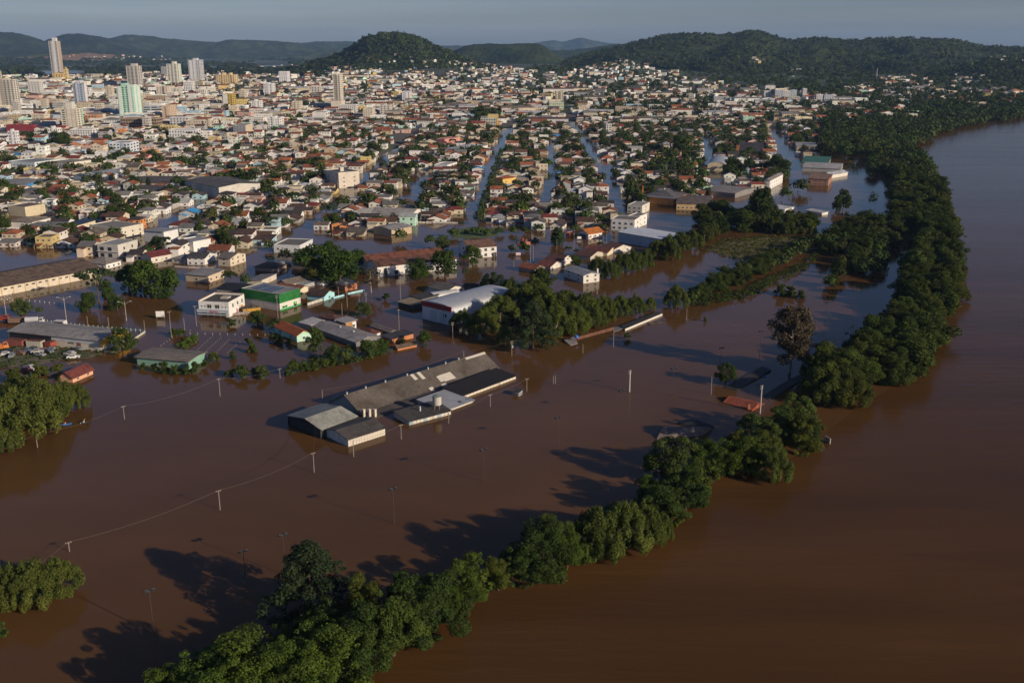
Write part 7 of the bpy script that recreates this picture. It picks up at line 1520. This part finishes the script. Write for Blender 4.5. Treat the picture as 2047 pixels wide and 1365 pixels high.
def kayak(px, py, rz, col, label, plabel, shirt):
    p = P(px, py); e = empty('kayak', (p.x, p.y, 0), rz); tag(e, label, 'kayak'); L = 3.4; st = []
    mb = MB(); n_ = 12; rings = []
    for k in range(n_ + 1):
        t = -1 + 2 * k / n_; w_ = .38 * (1 - abs(t) ** 2.4) + .01; zt = .24 + .14 * t * t; rings.append([(w_ * math.cos(a) , t * L / 2, (zt if math.sin(a) >= 0 else zt) - (.34 * (1 - t * t * .6) * max(0, -math.sin(a))) + .04 * max(0, math.sin(a))) for a in [j * 2 * math.pi / 10 for j in range(10)]])
    for r0, r1 in zip(rings, rings[1:]):
        for j in range(10): mb.face([r0[j], r0[(j + 1) % 10], r1[(j + 1) % 10], r1[j]])
    mb.face(rings[0]); mb.face(rings[-1][::-1]); mb.build('hull', M['metal'], e, col, smooth=True)
    d = Vector((-math.sin(rz), math.cos(rz), 0)); pl = empty('paddle', (p.x + d.x * .4, p.y + d.y * .4, .55), rz + .25); tag(pl, 'thin double paddle held across the ' + label.split(' kayak')[0] + ' kayak', 'paddle')
    mb = MB(); mb.tube([(-1.05, 0, -.15), (1.05, 0, .15)], .02, 6); mb.build('shaft', M['black'], pl)
    for s in (-1, 1):
        mb = MB(); mb.box(s * 1.05 - .2, s * 1.05 + .2, -.02, .02, s * .15 - .09, s * .15 + .09); mb.build('blade', M['plain'], pl, (.5, .45, .4))
    person((p.x, p.y, .18), rz, plabel, shirt)
kayak(131, 849, 1.75, (.03, .22, .62), 'long bright blue kayak beside the left willows', 'person in a pink top sitting in the blue kayak', (.45, .22, .24))
kayak(168, 846, 1.2, (.05, .05, .08), 'dark kayak drifting right of the bright blue one', 'person in a pale top sitting in the dark kayak', (.5, .46, .42))
# small things afloat
for px, py, lab in [(961, 856, 'below the warehouse lean-to'), (808, 917, 'below the cream walled annex'), (626, 991, 'left of the masts')]: pass
for px, py, col, lab in [(1131, 749, (.05, .2, .5), 'small blue barrel afloat among the drowned shed roofs'), (1528, 753, (.05, .18, .5), 'small blue barrel afloat beside the drowned shed roof')]:
    if px < 1200: continue
    p = P(px, py); o = MB(); o.tube([(-.4, 0, .1), (.4, 0, .1)], .3, 10); ob = o.build('barrel', M['metal'], None, col); ob.location = p; tag(ob, lab, 'barrel')
p = P(1385, 749); 
# drowned timber frame right of the pier
p = P(1312, 646); e = empty('drowned_jetty', p, .45); tag(e, 'dark timber frame of a drowned jetty below the long pier roof', 'jetty')
for k in range(3): mb = MB(); mb.box(-3.5, 3.5, -1.2 + 1.1 * k, -1.05 + 1.1 * k, .1, .3); mb.build('beam', M['plain'], e, (.07, .055, .045))
for k in range(3): mb = MB(); mb.box(-3.4 + 3.3 * k, -3.2 + 3.3 * k, -1.3, 1.3, .3, .42); mb.build('cross_beam', M['plain'], e, (.06, .05, .04))
p = P(1654, 884); e = empty('river_sign', p, .3); tag(e, 'pale board at the river tip of the round tree group', 'sign'); mb = MB(); mb.box(-.1, .1, -1.2, 1.2, -.2, 1.5); mb.build('board', M['plain'], e, (.4, .38, .35))
# ------------------------------------------------------------------ air
mb = MB(); mb.box(-16000, 16000, -600, 22000, -8, 420)
hm = bpy.data.materials.new('air'); hm.use_nodes = True; n = hm.node_tree.nodes; n.remove(n['Principled BSDF'])
pv = n.new('ShaderNodeVolumePrincipled'); pv.inputs['Color'].default_value = (.36, .59, 1.0, 1); pv.inputs['Density'].default_value = 3.0e-5; pv.inputs['Anisotropy'].default_value = 0.0
hm.node_tree.links.new(pv.outputs[0], n['Material Output'].inputs['Volume'])
tag(mb.build('haze', hm), kind='stuff')

# ------------------------------------------------------------------ labels that say which one
ORD = ['nearest', 'second nearest', 'third nearest', 'fourth nearest', 'fifth nearest', 'sixth nearest', 'seventh nearest', 'eighth nearest', 'ninth nearest', 'tenth nearest', 'eleventh nearest', 'twelfth nearest', 'thirteenth nearest', 'fourteenth nearest', 'fifteenth nearest', 'sixteenth nearest']
bucket = {}
for o, desc, x, y in PENDING:
    best = min(LANDMARKS, key=lambda l_: math.hypot(x - l_[1], y - l_[2])); dx, dy = x - best[1], y - best[2]
    rel = ('right of' if dx > 0 else 'left of') if abs(dx) > abs(dy) else ('behind' if dy > 0 else 'before')
    bucket.setdefault((desc, rel, best[0]), []).append((math.hypot(dx, dy), o))
for (desc, rel, lm), lst in bucket.items():
    lst.sort(key=lambda q: q[0])
    for k, (d, o) in enumerate(lst):
        lab = f'{desc}, {rel} the {lm}' if len(lst) == 1 else f'{desc}, {ORD[min(k, 15)]} {rel} the {lm}'
        o['label'] = lab
        if k > 15 or len(lab.split()) > 16: print('LABEL', k, lab)
for o in bpy.data.objects:
    if '_dim' in o: del o['_dim']
